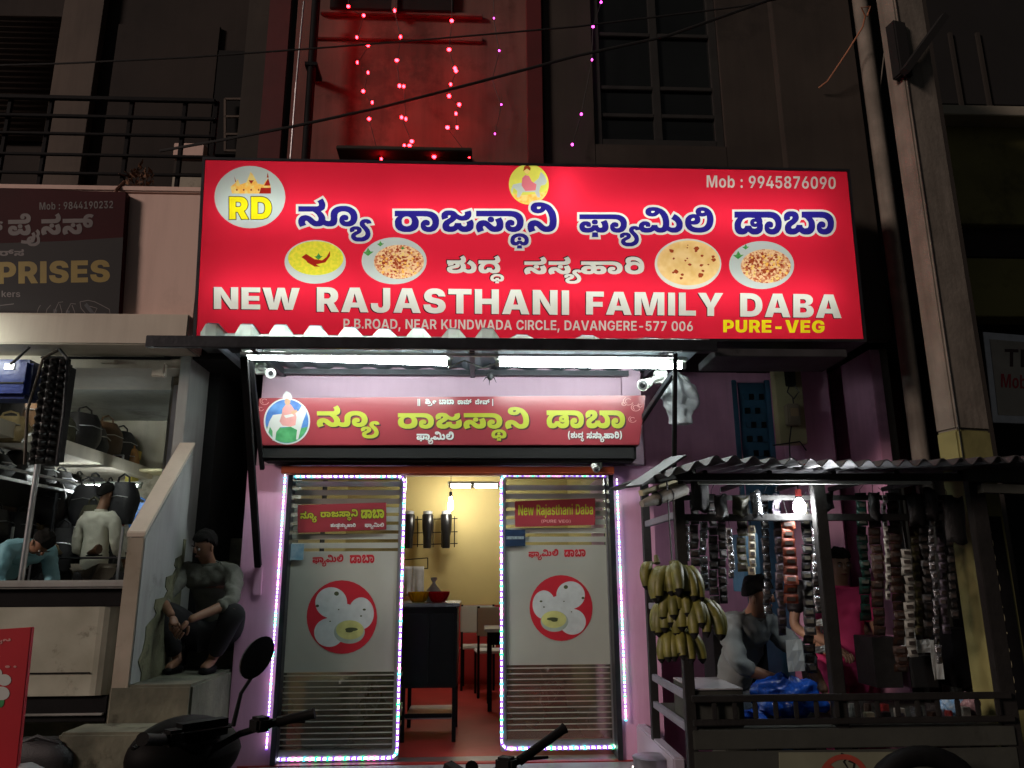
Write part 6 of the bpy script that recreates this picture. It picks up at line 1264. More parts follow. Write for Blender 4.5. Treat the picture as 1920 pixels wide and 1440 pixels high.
# upper storey
YU = 6.9
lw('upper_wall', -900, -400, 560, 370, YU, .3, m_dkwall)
lw('pilaster', 116, -300, 192, 362, YU-.10, .098, m_pilas)
lw('door_panel', 200, 46, 398, 362, YU-.04, .038, m_dkwall)
lw('wall_patch', 325, 268, 382, 296, YU-.30, .1, m_beige)
lw('wall_patch', 325, 302, 380, 326, YU-.30, .1, m_beigewall)
lw('wall_patch', 322, 331, 380, 356, YU-.30, .1, m_creamdk)
lw('window', 400, 94, 466, 290, YU-.05, .049, m_void)
lw('end_wall', 466, -300, 545, 330, YU-.55, .5, m_beigewall)
lw('end_wall', 505, -300, 546, 330, YU-.62, .068, m_redpil)
wf = MB()
for py in (186, 219, 252, 283): 
    a, b = at(422, py, YU-.12), at(460, py, YU-.12); wf.bar(a, b, .02)
for px in (422, 459): wf.bar(at(px, 186, YU-.12), at(px, 284, YU-.12), .02)
wf.build('window_grille', m_pilas, lb)
# upstairs rolling shutter with slats
X0, X1, Z0, Z1 = rect(-140, 28, 112, 262, YU-.05)
nsl = 22
me0 = None
for k in range(nsl):
    z_ = Z0+(Z1-Z0)*k/nsl; h = (Z1-Z0)/nsl
    if me0 is None:
        s_ = MB(); s_.add([(X0, YU-.05, 0), (X1, YU-.05, 0), (X1, YU-.085, h*.45), (X0, YU-.085, h*.45), (X0, YU-.055, h*.97), (X1, YU-.055, h*.97), (X0, YU-.01, 0), (X1, YU-.01, 0), (X0, YU-.01, h*.97), (X1, YU-.01, h*.97)],
                   [(0, 1, 3, 2), (2, 3, 5, 4), (4, 5, 9, 8), (6, 7, 1, 0), (6, 8, 9, 7), (0, 2, 4, 8, 6), (1, 7, 9, 5, 3)])
        o = s_.build('shutter_slat', m_shutdk, lb); me0 = o.data
    else:
        o = link('shutter_slat', me0, None, lb)
    o.location = (0, 0, z_)
# balcony railing
br = thing('balcony_railing', 'black horizontal bar railing along the dark upper balcony at the left', 'railing')
Yr = 5.72
for (py, th, x1) in ((187, .034, 440), (221, .026, 440), (254, .022, 440), (293, .022, 440), (328, .022, 440)):
    a = at(-300, py+3, Yr); b = at(x1-35, py-7, Yr); b.z = a.z+(b.z-a.z)*.6
    MB().bar((a.x, Yr, b.z), (b.x, Yr, b.z), th).build('rail_bar', m_black, br, bevel=.003)
zb0 = zp1+.05; zb1 = at(200, 182, Yr).z
for px in (-140, 4, 82, 236, 338, 398):
    x_ = at(px, 260, Yr).x; MB().bar((x_, Yr+.03, zb0-.9), (x_, Yr+.03, zb1), .032).build('post', m_black, br, bevel=.003)
# bundle of dried leaves on the parapet
dp = thing('dried_plant', 'dried brown plant drooping over the end of the beige parapet', 'plant'); random.seed(11)
lf = MB(); c0 = at(262, 350, YL+.05); c0.z = zp1+.05
for k in range(90):
    a = random.uniform(0, 6.28); u = random.uniform(0, .1); b = c0+Vector((u*math.cos(a), .04*math.sin(a), random.uniform(0, .17)))
    d = Vector((random.uniform(-.05, .05), random.uniform(-.06, .01), random.uniform(-.03, .06))); s = Vector((random.uniform(-1, 1), 0, random.uniform(-1, 1))).normalized()*.014
    lf.add([b, b+d*.5+s, b+d, b+d*.5-s], [(0, 1, 2, 3)])
o = lf.build('leaves', M('dried_leaf', (.28, .13, .06), .8, scale=30, rgb2=(.05, .03, .02)), dp); o['kind'] = 'stuff'
st = MB()
for k in range(7): st.tube([c0+Vector((k*.02-.06, 0, 0)), c0+Vector((k*.03-.09, -.02, .1)), c0+Vector((k*.045-.14, -.07, .10+.02*(k % 3)))], .004, 5)
st.tube([c0+Vector((-.10, -.04, .05)), c0+Vector((-.13, -.09, -.05)), c0+Vector((-.12, -.10, -.22)), c0+Vector((-.13, -.1, -.33))], [.012, .014, .010, .004], 6)
st.build('stems', M('dried_stem', (.16, .07, .04), .8, scale=30), dp)
# name sign of the shop
ss = thing('shop_sign', 'dark red and black shop sign ending in yellow letters PRISES', 'sign'); YG = YL-.07
c = ppoly([(-420, 338), (237, 360), (221, 610), (-420, 615)], YG)
MB().prism([tuple(p) for p in c], YG, YG+.068).build('board', M('sign_maroon', (.060, .006, .010), .6, spec=.12, scale=1.5, rgb2=(.035, .004, .006), bump=0), ss, bevel=.004)
Yp = YG-.002
lo = [ppoly([(-420, 470), (120, 452), (231, 445), (221, 609), (-420, 614)], Yp)]
yl_ = fit(latin('PRISES'), -5, 489, 206, 531, Yp, -4)
kn = fit(kannada('prises'), 15, 399, 176, 461, Yp, -3)+fit(kannada('ru'), -30, 415, 6, 440, Yp)
sm = fit(latin('kers', 'm:'), 3, 545, 38, 557, Yp)+fit(latin('577 006', 'm:'), 14, 586, 58, 595, Yp)+fit(kannada('kers'), -18, 467, 45, 480, Yp)+fit(latin('Mob : 9844190232', 'm:', 30), 74, 378, 212, 392, Yp, -3)
ln = [ppoly([(0, 572), (26, 569), (26, 570.5), (0, 573.5)], Yp)]
shp = []
def ring_poly(pts, w=1.3):
    n = len(pts); q = [Vector(p) for p in pts]; nr = []
    for i in range(n):
        d = (q[min(i+1, n-1)]-q[max(i-1, 0)]).normalized(); nr.append(Vector((-d.y, d.x))*w*.5)
    return ppoly([tuple(a+b) for a, b in zip(q, nr)]+[tuple(a-b) for a, b in zip(q[::-1], nr[::-1])], Yp)
for pts in ([(150, 566), (165, 563), (178, 566), (190, 572), (205, 580)], [(150, 566), (152, 578), (162, 590), (175, 597), (195, 598), (207, 592), (205, 580)], [(98, 600), (104, 580), (110, 567), (118, 566)], [(120, 602), (126, 582), (133, 569), (142, 570)],
            [(112, 570), (116, 585), (112, 600)], [(135, 572), (140, 585), (138, 598)], [(68, 592), (72, 578), (76, 572)], [(84, 598), (88, 580), (95, 572)], [(168, 574), (182, 578), (176, 590)]):
    shp.append(ring_poly(pts))
sh2 = [ring_poly(p, 7) for p in ([(160, 570), (176, 590), (198, 590)], [(104, 580), (100, 598)], [(128, 582), (123, 600)])]
dmy = M('dull_yellow_print', (.26, .18, .02), .5, scale=5, bump=0); dwh = M('dull_white_print', (.13, .11, .11), .5, scale=5, bump=0)
flat_print('print', [lo, sh2, shp, ln, yl_, kn, sm], [M('sign_black', (.007, .006, .007), .7, scale=3, bump=0), M('shoe_print', (.03, .035, .045), .4, scale=20), dwh, dwh, dmy, dwh, dwh], Yp, ss,
           ['black_ground_print', 'shoe_print', 'shoe_outline_print', 'rule_print', 'yellow_lettering', 'kannada_lettering', 'small_lettering'])

# ------------------------------------------------------------------ shop interior
XIW = -2.52
B('interior_wall', XIW-.001, XIW+.1, YM+.51, 9.6, .66, zli0+.4, m_greypl, lb, 0)
B('interior_wall', xbl, XIW, 9.6, 9.7, .66, zli0+.4, m_creamdk, lb, 0)
B('interior_wall', -5.6, -5.5, YM+.4, 9.6, .66, zli0+.4, m_creamdk, lb, 0)
B('ceiling', xbl, XIW, YM+.26, 9.6, zli0+.35, zli0+.45, m_greypl, lb, 0)
tube_lamp('tube light on the ceiling at the front of the bag shop', (-4.9, 6.9, zli0+.28), (-3.75, 6.9, zli0+.28), EM('shop_tube_glow', (.93, 1, .96), 115), .02)
tube_lamp('tube light deeper in the bag shop over the back shelves', (-4.7, 8.4, 2.45), (-3.6, 8.4, 2.45), EM('shop_tube_glow_2', (.93, 1, .96), 70), .02)
tube_lamp('tube light fixed outside below the shop sign', (-4.75, YL-.45, zl0-.05), (-3.5, YL-.45, zl0-.05), EM('sign_lamp_glow', (.95, 1, .90), 50), .02)
XSF = -3.95
def shelf(label, x0, x1, y0, y1, z, th=.09, mat=None):
    t = thing('shelf', label, 'shelf', (0, 0, 0)); B('board', x0, x1, y0, y1, z-th, z, mat or m_cream, t)
    return t
sa = shelf('long white loft shelf loaded with dark bags along the left wall of the shop', -5.49, XSF, 6.4, 9.58, 2.80, .13)
s_b = shelf('steel display shelf below the loft shelf in the bag shop', -5.49, XSF-.1, 6.6, 9.58, 2.36, .03, m_steel)
s_c = shelf('low display shelf with shoes in the bag shop', -5.49, XSF-.1, 6.6, 9.58, 1.80, .03, m_steeldk)
s_d = shelf('wooden wall shelf with yellow boxes at the back of the shop', -4.3, -2.53, 9.2, 9.59, 2.75, .03, m_carton)
s_e = shelf('lower wooden wall shelf at the back of the shop', -4.3, -2.53, 9.2, 9.59, 2.30, .03, m_carton)
MB().tube([(XSF-.05, 6.6, 2.42), (XSF-.05, 9.5, 2.42)], .016, 8).build('front_rail', m_steel, s_b)
pp = thing('steel_post', 'shiny steel pipe standing in the front of the bag shop', 'post')
a = at(40, 1085, 6.4); b = at(57, 868, 6.4); MB().tube([(a.x, 6.4, .66), (a.x, 6.4, 2.66)], .024, 10).build('pipe', m_steel, pp, smooth=True)
MB().lathe((a.x, 6.4, .661), [(.05, 0), (.05, .01), (.026, .02)], 12).build('foot', m_steel, pp)
pp = thing('steel_post', 'thin dark post behind the shiny pipe in the bag shop', 'post')
a = at(110, 900, 7.6); MB().tube([(a.x, 7.6, .66), (a.x, 7.6, 2.3)], .018, 8).build('pipe', m_steeldk, pp, smooth=True)
MB().lathe((a.x, 7.6, .661), [(.04, 0), (.04, .01), (.02, .02)], 12).build('foot', m_steeldk, pp)
# bags
random.seed(21)
def bag_mesh(w, d, h, seed):
    r_ = random.Random(seed); ph = r_.uniform(0, 6)
    def f(u, v):
        a = u*2*math.pi; s = .55+.45*math.sin(math.pi*min(1, .12+v*.83))
        e = lambda t: math.copysign(abs(t)**.6, t)
        wob = 1+.06*math.sin(3*a+ph+v*5)+.04*math.sin(9*v+ph)
        return (w/2*e(math.cos(a))*s*wob, d/2*e(math.sin(a))*s*wob, h*v)
    m = MB().sheet(14, 8, f)
    n = len(m.v); m.f.append(tuple(range(n-15, n-1))); m.m.append(0)
    return m
m_bags = [m_nylon, M('black_leatherette', (.014, .012, .012), .3, scale=20, var=.3, bump=.3), M('brown_leatherette', (.09, .045, .02), .45, scale=16, bump=.3), M('olive_canvas', (.07, .065, .035), .8, scale=30, bump=.4), M('grey_canvas', (.10, .10, .11), .8, scale=30, bump=.4), M('navy_nylon', (.012, .03, .14), .5, scale=20, bump=.3), M('tan_leatherette', (.30, .22, .10), .5, scale=16, bump=.3)]
def bag(label, loc, size, mat, rz=0, hang=False, group='dark bags stocked in the bag shop', name='bag'):
    t = thing(name, label, 'bag', loc, rz, group)
    w, d, h = size
    bag_mesh(w, d, h, random.random()).build('bag_body', mat, t, smooth=True)
    MB().tube([(-w*.22, -d*.1, h*.93), (-w*.18, -d*.1, h*1.12), (0, -d*.1, h*1.2), (w*.18, -d*.1, h*1.12), (w*.22, -d*.1, h*.93)], .010, 6).build('handle', mat, t, smooth=True)
    MB().tube([(-w*.36, -d*.47, h*.62), (0, -d*.53, h*.66), (w*.36, -d*.47, h*.62)], .005, 5).build('zip', m_steel, t)
    return t
for i in range(9):
    y_ = 6.6+i*.33; bag('dark bag on the long loft shelf of the shop, '+ORD[i]+' from the street', (XSF-.28+random.uniform(-.05, .05), y_, 2.802), (.40, .30, random.uniform(.30, .46)), m_bags[[0, 1, 2, 0, 3, 1, 0, 2, 0][i]], R(80+random.uniform(-15, 15)))
for i in range(8):
    y_ = 6.7+i*.36; bag('dark bag on the steel shelf below the loft, '+ORD[i]+' from the street', (XSF-.35, y_, 2.362), (.34, .26, random.uniform(.2, .3)), m_bags[[4, 0, 1, 0, 4, 1, 0, 1][i]], R(85+random.uniform(-15, 15)))
for i in range(10):
    bag('dark bag hanging in the middle of the shop, '+ORD[i]+' from the left', (at(75+i*17, 960, 7.7+.12*(i % 3)).x, 7.7+.12*(i % 3), 1.35+.22*((i*7) % 4)), (.30, .18, .40), m_bags[[0, 1, 4, 0, 1, 0, 3, 0, 1, 0][i]], R(random.uniform(-30, 30)))
for i in range(7):
    bag('dark bag on the low display shelf of the shop, '+ORD[i]+' from the street', (XSF-.32, 6.7+i*.4, 1.802), (.34, .24, .3), m_bags[[0, 1, 0, 6, 0, 1, 0][i]], R(85))
bag('tan oval bag on the loft shelf at the far left', at(20, 790, 6.75)+Vector((0, 0, -.18)), (.34, .14, .22), m_bags[6], 0, group=None)
bag('small orange box bag standing on the back shelf beside a framed picture', at(243, 875, 9.3)+Vector((0, 0, -.05)), (.20, .12, .26), M('orange_leather', (.34, .15, .03), .5, scale=12), 0, group=None)
bag('blue bag among the dark ones behind the cream shirted man', at(262, 965, 8.9)+Vector((0, 0, -.15)), (.24, .14, .28), M('blue_bag', (.02, .10, .32), .5, scale=12), 0, group=None)
bag('red and black bag hanging behind the cream shirted man', at(220, 985, 7.9)+Vector((0, 0, -.1)), (.12, .12, .34), M('red_bag', (.30, .02, .02), .4, scale=12), 0, group=None)
t = thing('box', 'yellow carton on the wooden shelf at the back of the shop', 'box')
pbox('carton', 236, 842, 252, 858, 9.3, .2, M('yellow_carton', (.60, .45, .08), .6, scale=6), t)
t = thing('box', 'yellow carton under the wooden shelf at the back of the shop', 'box')
pbox('carton', 234, 890, 246, 908, 9.3, .2, M('yellow_carton_2', (.50, .42, .08), .6, scale=6), t)
t = thing('framed_picture', 'small framed picture leaning on the loft edge in the shop', 'picture')
pbox('frame', 209, 852, 230, 881, 8.9, .03, m_steel, t); pbox('picture', 212, 855, 227, 878, 8.893, .006, m_dkprint, t, 0)
# shoes on a display rack
def shoe(label, loc, rz, mat, group):
    t = thing('shoe', label, 'shoe', loc, rz, group)
    m = MB()
    prof = [(-.13, .030, .09), (-.10, .036, .095), (-.04, .033, .075), (.02, .036, .055), (.08, .044, .042), (.125, .034, .028), (.145, .01, .02)]
    vs = []; n = 8
    for y, w, h in prof:
        for k in range(n):
            a = 2*math.pi*k/n; vs.append((w*math.cos(a), -y, .012+h/2+h/2*math.sin(a)))
    fs = [(i*n+k, i*n+(k+1) % n, (i+1)*n+(k+1) % n, (i+1)*n+k) for i in range(len(prof)-1) for k in range(n)]+[tuple(range(n)), tuple(range(len(vs)-1, len(vs)-n-1, -1))]
    m.add(vs, fs).build('upper', mat, t, smooth=True)
    MB().prism([(x, z) for x, z in ((-.036, 0), (.036, 0), (.036, .012), (-.036, .012))], -.14, .13).build('sole', m_rubber, t, bevel=.003)
for i in range(8):
    shoe('shoe on the low rack in the middle of the shop, '+ORD[i]+' from the left', (at(60+i*24, 990+(i % 3)*12, 7.3).x, 7.3, 1.22+.24*(i % 3)), R(200+20*(i % 2)), m_bags[[1, 0, 6, 1, 4, 2, 1, 0][i]], 'shoes on the rack in the middle of the shop')
rk = thing('shoe_rack', 'wire shoe rack in the middle of the bag shop', 'rack')
xr0, xr1 = at(48, 990, 7.3).x, at(248, 990, 7.3).x
for z_ in (1.21, 1.45, 1.69):
    B('rack_shelf', xr0, xr1, 7.12, 7.46, z_-.012, z_-.001, m_steeldk, rk, .002)
for x_ in (xr0, xr1):
    for y_ in (7.11, 7.47): MB().bar((x_, y_, .66), (x_, y_, 1.95), .018).build('leg', m_steel, rk)
# hanging goods at the shop mouth
t = thing('travel_bag', 'large blue bag hanging from the shop lintel at the far left', 'bag'); a = at(0, 745, 5.5); b = at(60, 672, 5.5)
m = MB(); xA, xB = a.x-.25, b.x
m.box(xA, xB, 5.5, 5.72, a.z, b.z); m.build('bag_body', M('blue_vinyl', (.02, .045, .26), .3, scale=5, bump=.2), t, bevel=.03)
m = MB(); m.box(xA, xB-.03, 5.492, 5.499, a.z+.1, a.z+.112); m.build('piping', m_gloss, t)
MB().tube([(xB-.14, 5.49, b.z-.05), (xB-.10, 5.50, b.z-.0), (xB-.04, 5.52, zl0-.01)], .01, 6).build('strap', m_nylon, t)
lx, lz = at(17, 687, 5.49).x, at(17, 687, 5.49).z
MB().box(lx-.035, lx+.035, 5.490, 5.499, lz-.022, lz+.022).build('buckle', m_steel, t, bevel=.003)
t = thing('backpack', 'tall quilted black backpack hanging from the shop lintel', 'backpack'); Yb = 5.58
X0, X1, Z0, Z1 = rect(68, 674, 122, 872, Yb); w_, h_ = X1-X0, Z1-Z0
m = MB(); cx = (X0+X1)/2
def qf(u, v):
    x = X0+w_*u+.012*math.sin(v*9)*0; s = math.sin(math.pi*min(max(v, .02), .98))**.25
    nq = 13
    b = .045*abs(math.sin(math.pi*u*3))*abs(math.sin(math.pi*v*nq))
    ed = math.sin(math.pi*min(max(u, .03), .97))**.5
    return (cx+(x-cx)*(.86+.14*s), Yb+.02-.07*ed-b, Z0+h_*v)
m.sheet(24, 78, qf); m.build('quilted_front', m_bags[1], t, smooth=True)
MB().box(X0+.03, X1-.03, Yb+.02, Yb+.16, Z0+.01, Z1-.01).build('bag_body', m_nylon, t, bevel=.03)
MB().tube([(X0-.01, Yb-.03, Z0), (X0-.035, Yb-.05, Z0+h_*.5), (X0+.01, Yb-.03, Z1), (cx, Yb, zl0-.01)], .010, 6).build('piping', m_pilas, t)
MB().tube([(X1+.01, Yb-.03, Z0), (X1+.02, Yb-.05, Z0+h_*.5), (X1-.02, Yb-.03, Z1), (cx, Yb, zl0-.01)], .013, 6).build('strap', m_nylon, t)

# ------------------------------------------------------------------ shop counter
sc_ = thing('shop_counter', 'worn dirty white metal counter standing at the front of the bag shop', 'counter'); Yc = 5.10
ztc = at(120, 1088, Yc).z; zb_c = at(120, 1306, Yc).z; xr = at(234, 1180, Yc).x
B('counter_top', -5.2, xr+.01, Yc-.03, Yc+.55, ztc-.05, ztc, m_greypl, sc_, .012)
B('recess_band', -5.2, xr-.05, Yc+.02, Yc+.5, ztc-.16, ztc-.051, m_black, sc_)
xr2 = at(214, 1200, Yc).x
pan = M('worn_white_enamel', (.56, .58, .48), .5, scale=2.6, rgb2=(.33, .34, .26), bump=.15, spots=.95)
m = MB(); n = 6; prof = [(-5.2, Yc+.02), (xr2-.12, Yc+.02)]+[(xr2-.12+.12*math.sin(R(15*k)), Yc+.14-.12*math.cos(R(15*k))) for k in range(1, 7)]+[(xr2, Yc+.5), (-5.2, Yc+.5)]
nn = len(prof); m.add([(x, y, zb_c) for x, y in prof]+[(x, y, ztc-.161) for x, y in prof], [tuple(range(nn)), tuple(range(2*nn-1, nn-1, -1))]+[(i, (i+1) % nn, (i+1) % nn+nn, i+nn) for i in range(nn)])
m.build('front_panel', pan, sc_)
B('side_plate', xr2+.02, xr-.02, Yc+.05, Yc+.5, zb_c, ztc-.161, m_black, sc_)
z_ = at(120, 1264, Yc).z; B('panel_seam', -5.2, xr2-.13, Yc+.012, Yc+.019, z_, z_+.008, m_black, sc_, 0)
B('base', -5.2, xr2-.02, Yc+.05, Yc+.5, .66, zb_c-.001, m_black, sc_)
B('base_strip', -4.4, xr2-.03, Yc+.02, Yc+.049, .70, .712, m_greypl, sc_)
# black bag on the plinth, white sack, red banner
c = at(90, 1318, 4.78)
t = thing('bag', 'black bag slumped at the foot of the dirty white counter', 'bag', (c.x, 4.78, .42)); bag_mesh(.42, .2, .22, 3).build('bag_body', m_nylon, t, smooth=True)
MB().tube([(-.1, -.05, .2), (0, -.07, .24), (.12, -.05, .2)], .012, 6).build('handle', m_nylon, t, smooth=True)
c = at(48, 1450, 4.1)
o = MB().lathe(c-Vector((0, 0, .1)), [(.11, -.12), (.14, -.02), (.12, .07), (.07, .12), (.03, .145)], 14).build('plastic_sack', m_bagwhite, None, smooth=True); tag(o, 'white plastic sack at the bottom left corner of the photo', 'plastic sack')
md = o.modifiers.new('d', 'DISPLACE'); tx = bpy.data.textures.new('sack', 'CLOUDS'); tx.noise_scale = .06; md.texture = tx; md.strength = .04
bn = thing('standing_banner', 'red advertising board standing at the far left with a picture of white dumplings', 'banner'); Yb = 4.05
cc = ppoly([(-150, 1190), (59, 1176), (28, 1470), (-150, 1490)], Yb)
MB().prism([tuple(p) for p in cc], Yb, Yb+.03).build('board', M('banner_red', (.50, .018, .03), .4, scale=3, var=.15, bump=0), bn, bevel=.003)
Yp = Yb-.002
mom = [ell(8, 1275, 13, 11, Yp, 14), ell(3, 1300, 15, 13, Yp, 14), ell(-20, 1288, 16, 14, Yp, 14), ell(-8, 1262, 12, 10, Yp, 14)]
lf_ = [ell(0, 1315, 8, 12, Yp, 10), ell(-12, 1330, 10, 8, Yp, 10)]
lt = fit(kannada('prises')[:6], -20, 1192, 20, 1208, Yp, -1)+[ell(14, 1250, 5, 2.5, Yp, 10), ell(28, 1250, 3, 2, Yp, 10)]
flat_print('print', [lf_, mom, lt], [m_greenprint, m_whprint, m_pinkprint], Yp, bn, ['leaf_print', 'dumpling_print', 'lettering'])
for x_ in (-.28, .06): MB().bar((cc[:, 0].mean()+x_, Yb+.05, 0), (cc[:, 0].mean()+x_, Yb+.04, .9), .03).build('leg', m_black, bn)

# ================================================================== NEIGHBOURING BUILDING AT THE RIGHT
nbd = thing('neighbour_building', 'dark olive building at the right behind the concrete pole', 'building'); YN2 = 8.2
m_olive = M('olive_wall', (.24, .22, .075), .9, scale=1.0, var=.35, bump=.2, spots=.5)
m_olived = M('dark_olive_wall', (.022, .018, .014), .9, scale=1.0, var=.3, bump=.2)
def nw(name, px0, py0, px1, py1, Y, depth, mat): return pbox(name, px0, py0, px1, py1, Y, depth, mat, nbd, .008)
nw('ledge', 1600, 204, 2700, 222, YN2-.25, .6, M('pale_ledge', (.5, .46, .36), .8, scale=2, spots=.4))
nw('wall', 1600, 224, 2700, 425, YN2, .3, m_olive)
nw('band', 1600, 427, 2700, 486, YN2+.1, .3, m_olived)
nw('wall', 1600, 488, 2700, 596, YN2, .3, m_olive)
nw('opening', 1600, 598, 2700, 1440, YN2+.6, .2, m_void)
nw('upper_opening', 1600, -700, 2700, 203, YN2+.8, .1, m_void)
for px in (1690, 1738, 1790, 1842):
    nw('shutter_rib', px, 60, px+8, 200, YN2+.76, .04, m_olived)
nw('pier', 1700, 598, 1716, 1440, YN2+.1, .3, m_olived)
B('side_wall', XRE, XRE+.2, YR-.9, YN2+1.2, 0, 8, m_olived, nbd, 0)
# white framed signboard TE.. / Mob
t = thing('hanging_signboard', 'pale framed signboard with dark red letters Te and Mob at the right edge', 'sign'); Yq = 6.9
c = ppoly([(1843, 622), (2060, 640), (2075, 800), (1862, 792)], Yq)
MB().prism([tuple(p) for p in c], Yq, Yq+.05).build('frame', m_steel, t, bevel=.004)
c2 = ppoly([(1856, 636), (2050, 652), (2064, 786), (1872, 778)], Yq-.004)
MB().prism([tuple(p) for p in c2], Yq-.004, Yq-.001).build('panel', M('sign_pale', (.5, .47, .40), .5, scale=3, var=.2, spots=.3), t)
flat_print('lettering', [fit(latin('Te', 'm:') if False else latin('TE', 'm:'), 1884, 655, 1935, 688, Yq-.006, 2), fit(latin('Mob', 'm:'), 1877, 702, 1925, 728, Yq-.006, 3)], [m_dkprint, m_redprint], Yq-.006, t, ['dark_lettering', 'red_lettering'])

# ================================================================== CONCRETE ELECTRIC POLE
ep = thing('electric_pole', 'tall concrete electric pole with a yellow painted band and black number panel', 'pole')
YP = 4.72
pxl, pxr = at(1792, 860, YP).x, at(1876, 860, YP).x
hw = .135; PD = .17
ep.location = ((pxl+pxr)/2, YP, 0); ep.rotation_euler = (0, 0, R(13))
zy = at(1830, 806, YP).z
MB().box(-hw, hw, 0, PD, 0, zy-.001).build('painted_base', m_poleyel, ep, bevel=.012)
MB().box(-hw, hw, 0, PD, zy, 8).build('shaft', m_pole, ep, bevel=.012)
MB().box(-hw+.014, -hw+.019, -.006, -.001, .1, 7).build('edge_cable', m_wire, ep)
zt_n, zb_n = at(1875, 968, YP).z, at(1890, 1330, YP).z
B('number_panel', -.085, .10, -.006, -.001, zb_n, zt_n, m_black, ep, 0)
nums = list('10000'+'1'+'0+500'+'7'); hh = (zt_n-zb_n-.06)/len(nums)
m_num = M('pole_number', (.75, .70, .45), .7, scale=8)
cs = []
for i, chn in enumerate(nums):
    if chn == '+': q = [np.array([(0, 40), (40, 40), (40, 0), (60, 0), (60, 40), (100, 40), (100, 60), (60, 60), (60, 100), (40, 100), (40, 60), (0, 60)][::-1], float)]; sc2 = .8
    else: q = [c.reshape(-1, 2) for c in latin(chn, 'm:')]; sc2 = 1
    A = np.vstack(q); lo_, hi_ = A.min(0), A.max(0); z1_ = zt_n-.03-i*hh
    for c in q: cs.append((c-(lo_+hi_)/2)*[hh*.70/max(hi_[1]-lo_[1], 1)*.9*sc2, hh*.70/max(hi_[1]-lo_[1], 1)*sc2]+[-.01, z1_-hh/2])
flat_print('number_print', [cs], [m_num], -.0075, ep, ['number_print'])
zk = at(1700, 150, YP).z
MB().box(-hw-.06, -hw+.05, -.03, .06, zk, zk+.45).build('clamp', m_void, ep, bevel=.01)
MB().bar((-hw-.05, -.05, zk), (hw+.12, -.05, zk+.55), .05).build('clamp_arm', m_void, ep)
p = MB(); p.tube([(at(1675, 860, 6.0).x, 6.0, 0), (at(1675, 860, 6.0).x, 6.0, at(1650, 300, 6.0).z)], .05, 10)
o = p.build('drain_pipe', m_pole, None, smooth=True); tag(o, 'grey pipe between the pink columns and the dark neighbouring building', 'pipe')

# ================================================================== KIOSK
ks = thing('paan_kiosk', 'black wooden street kiosk with a corrugated tin roof hung with sachet strips', 'kiosk')
YK = 4.4; YKB = 5.35
kx0 = at(1289, 1200, YK).x; kx1 = at(1868, 1150, YK).x; xm = at(1555, 1100, YK).x
zc = at(1560, 1300, YK).z; zr = at(1560, 1349, YK).z; zroof = at(1560, 900, YK).z
for x_, w_ in ((kx0, .055), (xm, .07), (kx1, .09)):
    MB().box(x_-w_/2, x_+w_/2, YK, YK+.06, 0, zroof).build('post', m_wood, ks, bevel=.004)
for x_ in (kx0, kx1): MB().box(x_-.025, x_+.025, YKB-.06, YKB, 0, zroof+.1).build('post', m_wood, ks, bevel=.004)
def hb(name, x0, x1, y0, y1, z0, z1, mat=m_wood): return B(name, x0, x1, y0, y1, z0, z1, mat, ks, .004)
hb('rail', kx0, kx1, YK-.03, YK-.001, zc-.035, zc)
hb('rail', kx0, kx1, YK-.03, YK-.001, zr-.02, zr+.01)
for i in range(15):
    x_ = kx0+.12+(kx1-kx0-.2)*i/14; hb('baluster', x_-.012, x_+.012, YK-.025, YK-.004, zr+.011, zc-.036)
hb('panel_board', kx0, kx1, YK-.012, YK+.01, at(1560, 1402, YK).z, at(1560, 1366, YK).z, m_woodgrey)
hb('panel_board', kx0, kx1, YK-.006, YK+.01, .15, at(1560, 1406, YK).z, m_woodgrey)
hb('counter_board', kx0+.03, kx1-.05, YK+.01, YKB-.06, zc-.20, zc-.17, m_woodgrey)
hb('floor_board', kx0, kx1, YK+.011, YKB-.061, .30, .34)
zrail = at(1600, 970, YK+.12).z
hb('hanging_rail', kx0+.05, kx1-.05, YK+.10, YK+.14, zrail-.02, zrail+.02)
hb('hanging_rail', kx0+.05, kx1-.05, YK+.16, YK+.19, zroof-.10, zroof-.07)
# left side rungs, pale boards at the left side
for z_ in (at(1265, 1285, 4.9).z, at(1265, 1340, 4.9).z, at(1265, 975, 4.9).z, at(1265, 1140, 4.9).z):
    MB().bar((kx0, YK+.061, z_), (kx0, YKB-.061, z_), .03, .04).build('side_rung', M('side_rung_paint', (.20, .20, .24), .6, scale=5), ks, bevel=.003)
# roof: corrugated sheet, waves across
def roof(u, v):
    x = -.0+(kx0-.17)+(kx1+.75-(kx0-.17))*u; y = YK-.30+(YKB+.35-YK+.30)*v
    if u < .12: dz = -.35*(.12-u)/.12*.30
    else: dz = 0
    wv_ = .020*math.sin(2*math.pi*x/.105)
    return (x, y, zroof+.075+.02*math.sin(x*2.2)+wv_+dz+.10*v)
MB().sheet(260, 5, roof).build('corrugated_sheet', m_tin, ks, solid=.004)
hb('roof_beam', kx0-.02, kx1+.1, YK-.03, YK+.02, zroof-.005, zroof+.035)
hb('roof_beam', kx0-.02, kx1+.1, YKB-.03, YKB+.02, zroof+.09, zroof+.13)
hb('roof_batten', kx0+.1, kx1-.3, YK-.06, YK-.031, zroof-.03, zroof-.012, m_white)
for k in range(5): hb('rafter', kx0+.15+k*.38, kx0+.18+k*.38, YK+.021, YKB-.031, zroof+.03, zroof+.06)
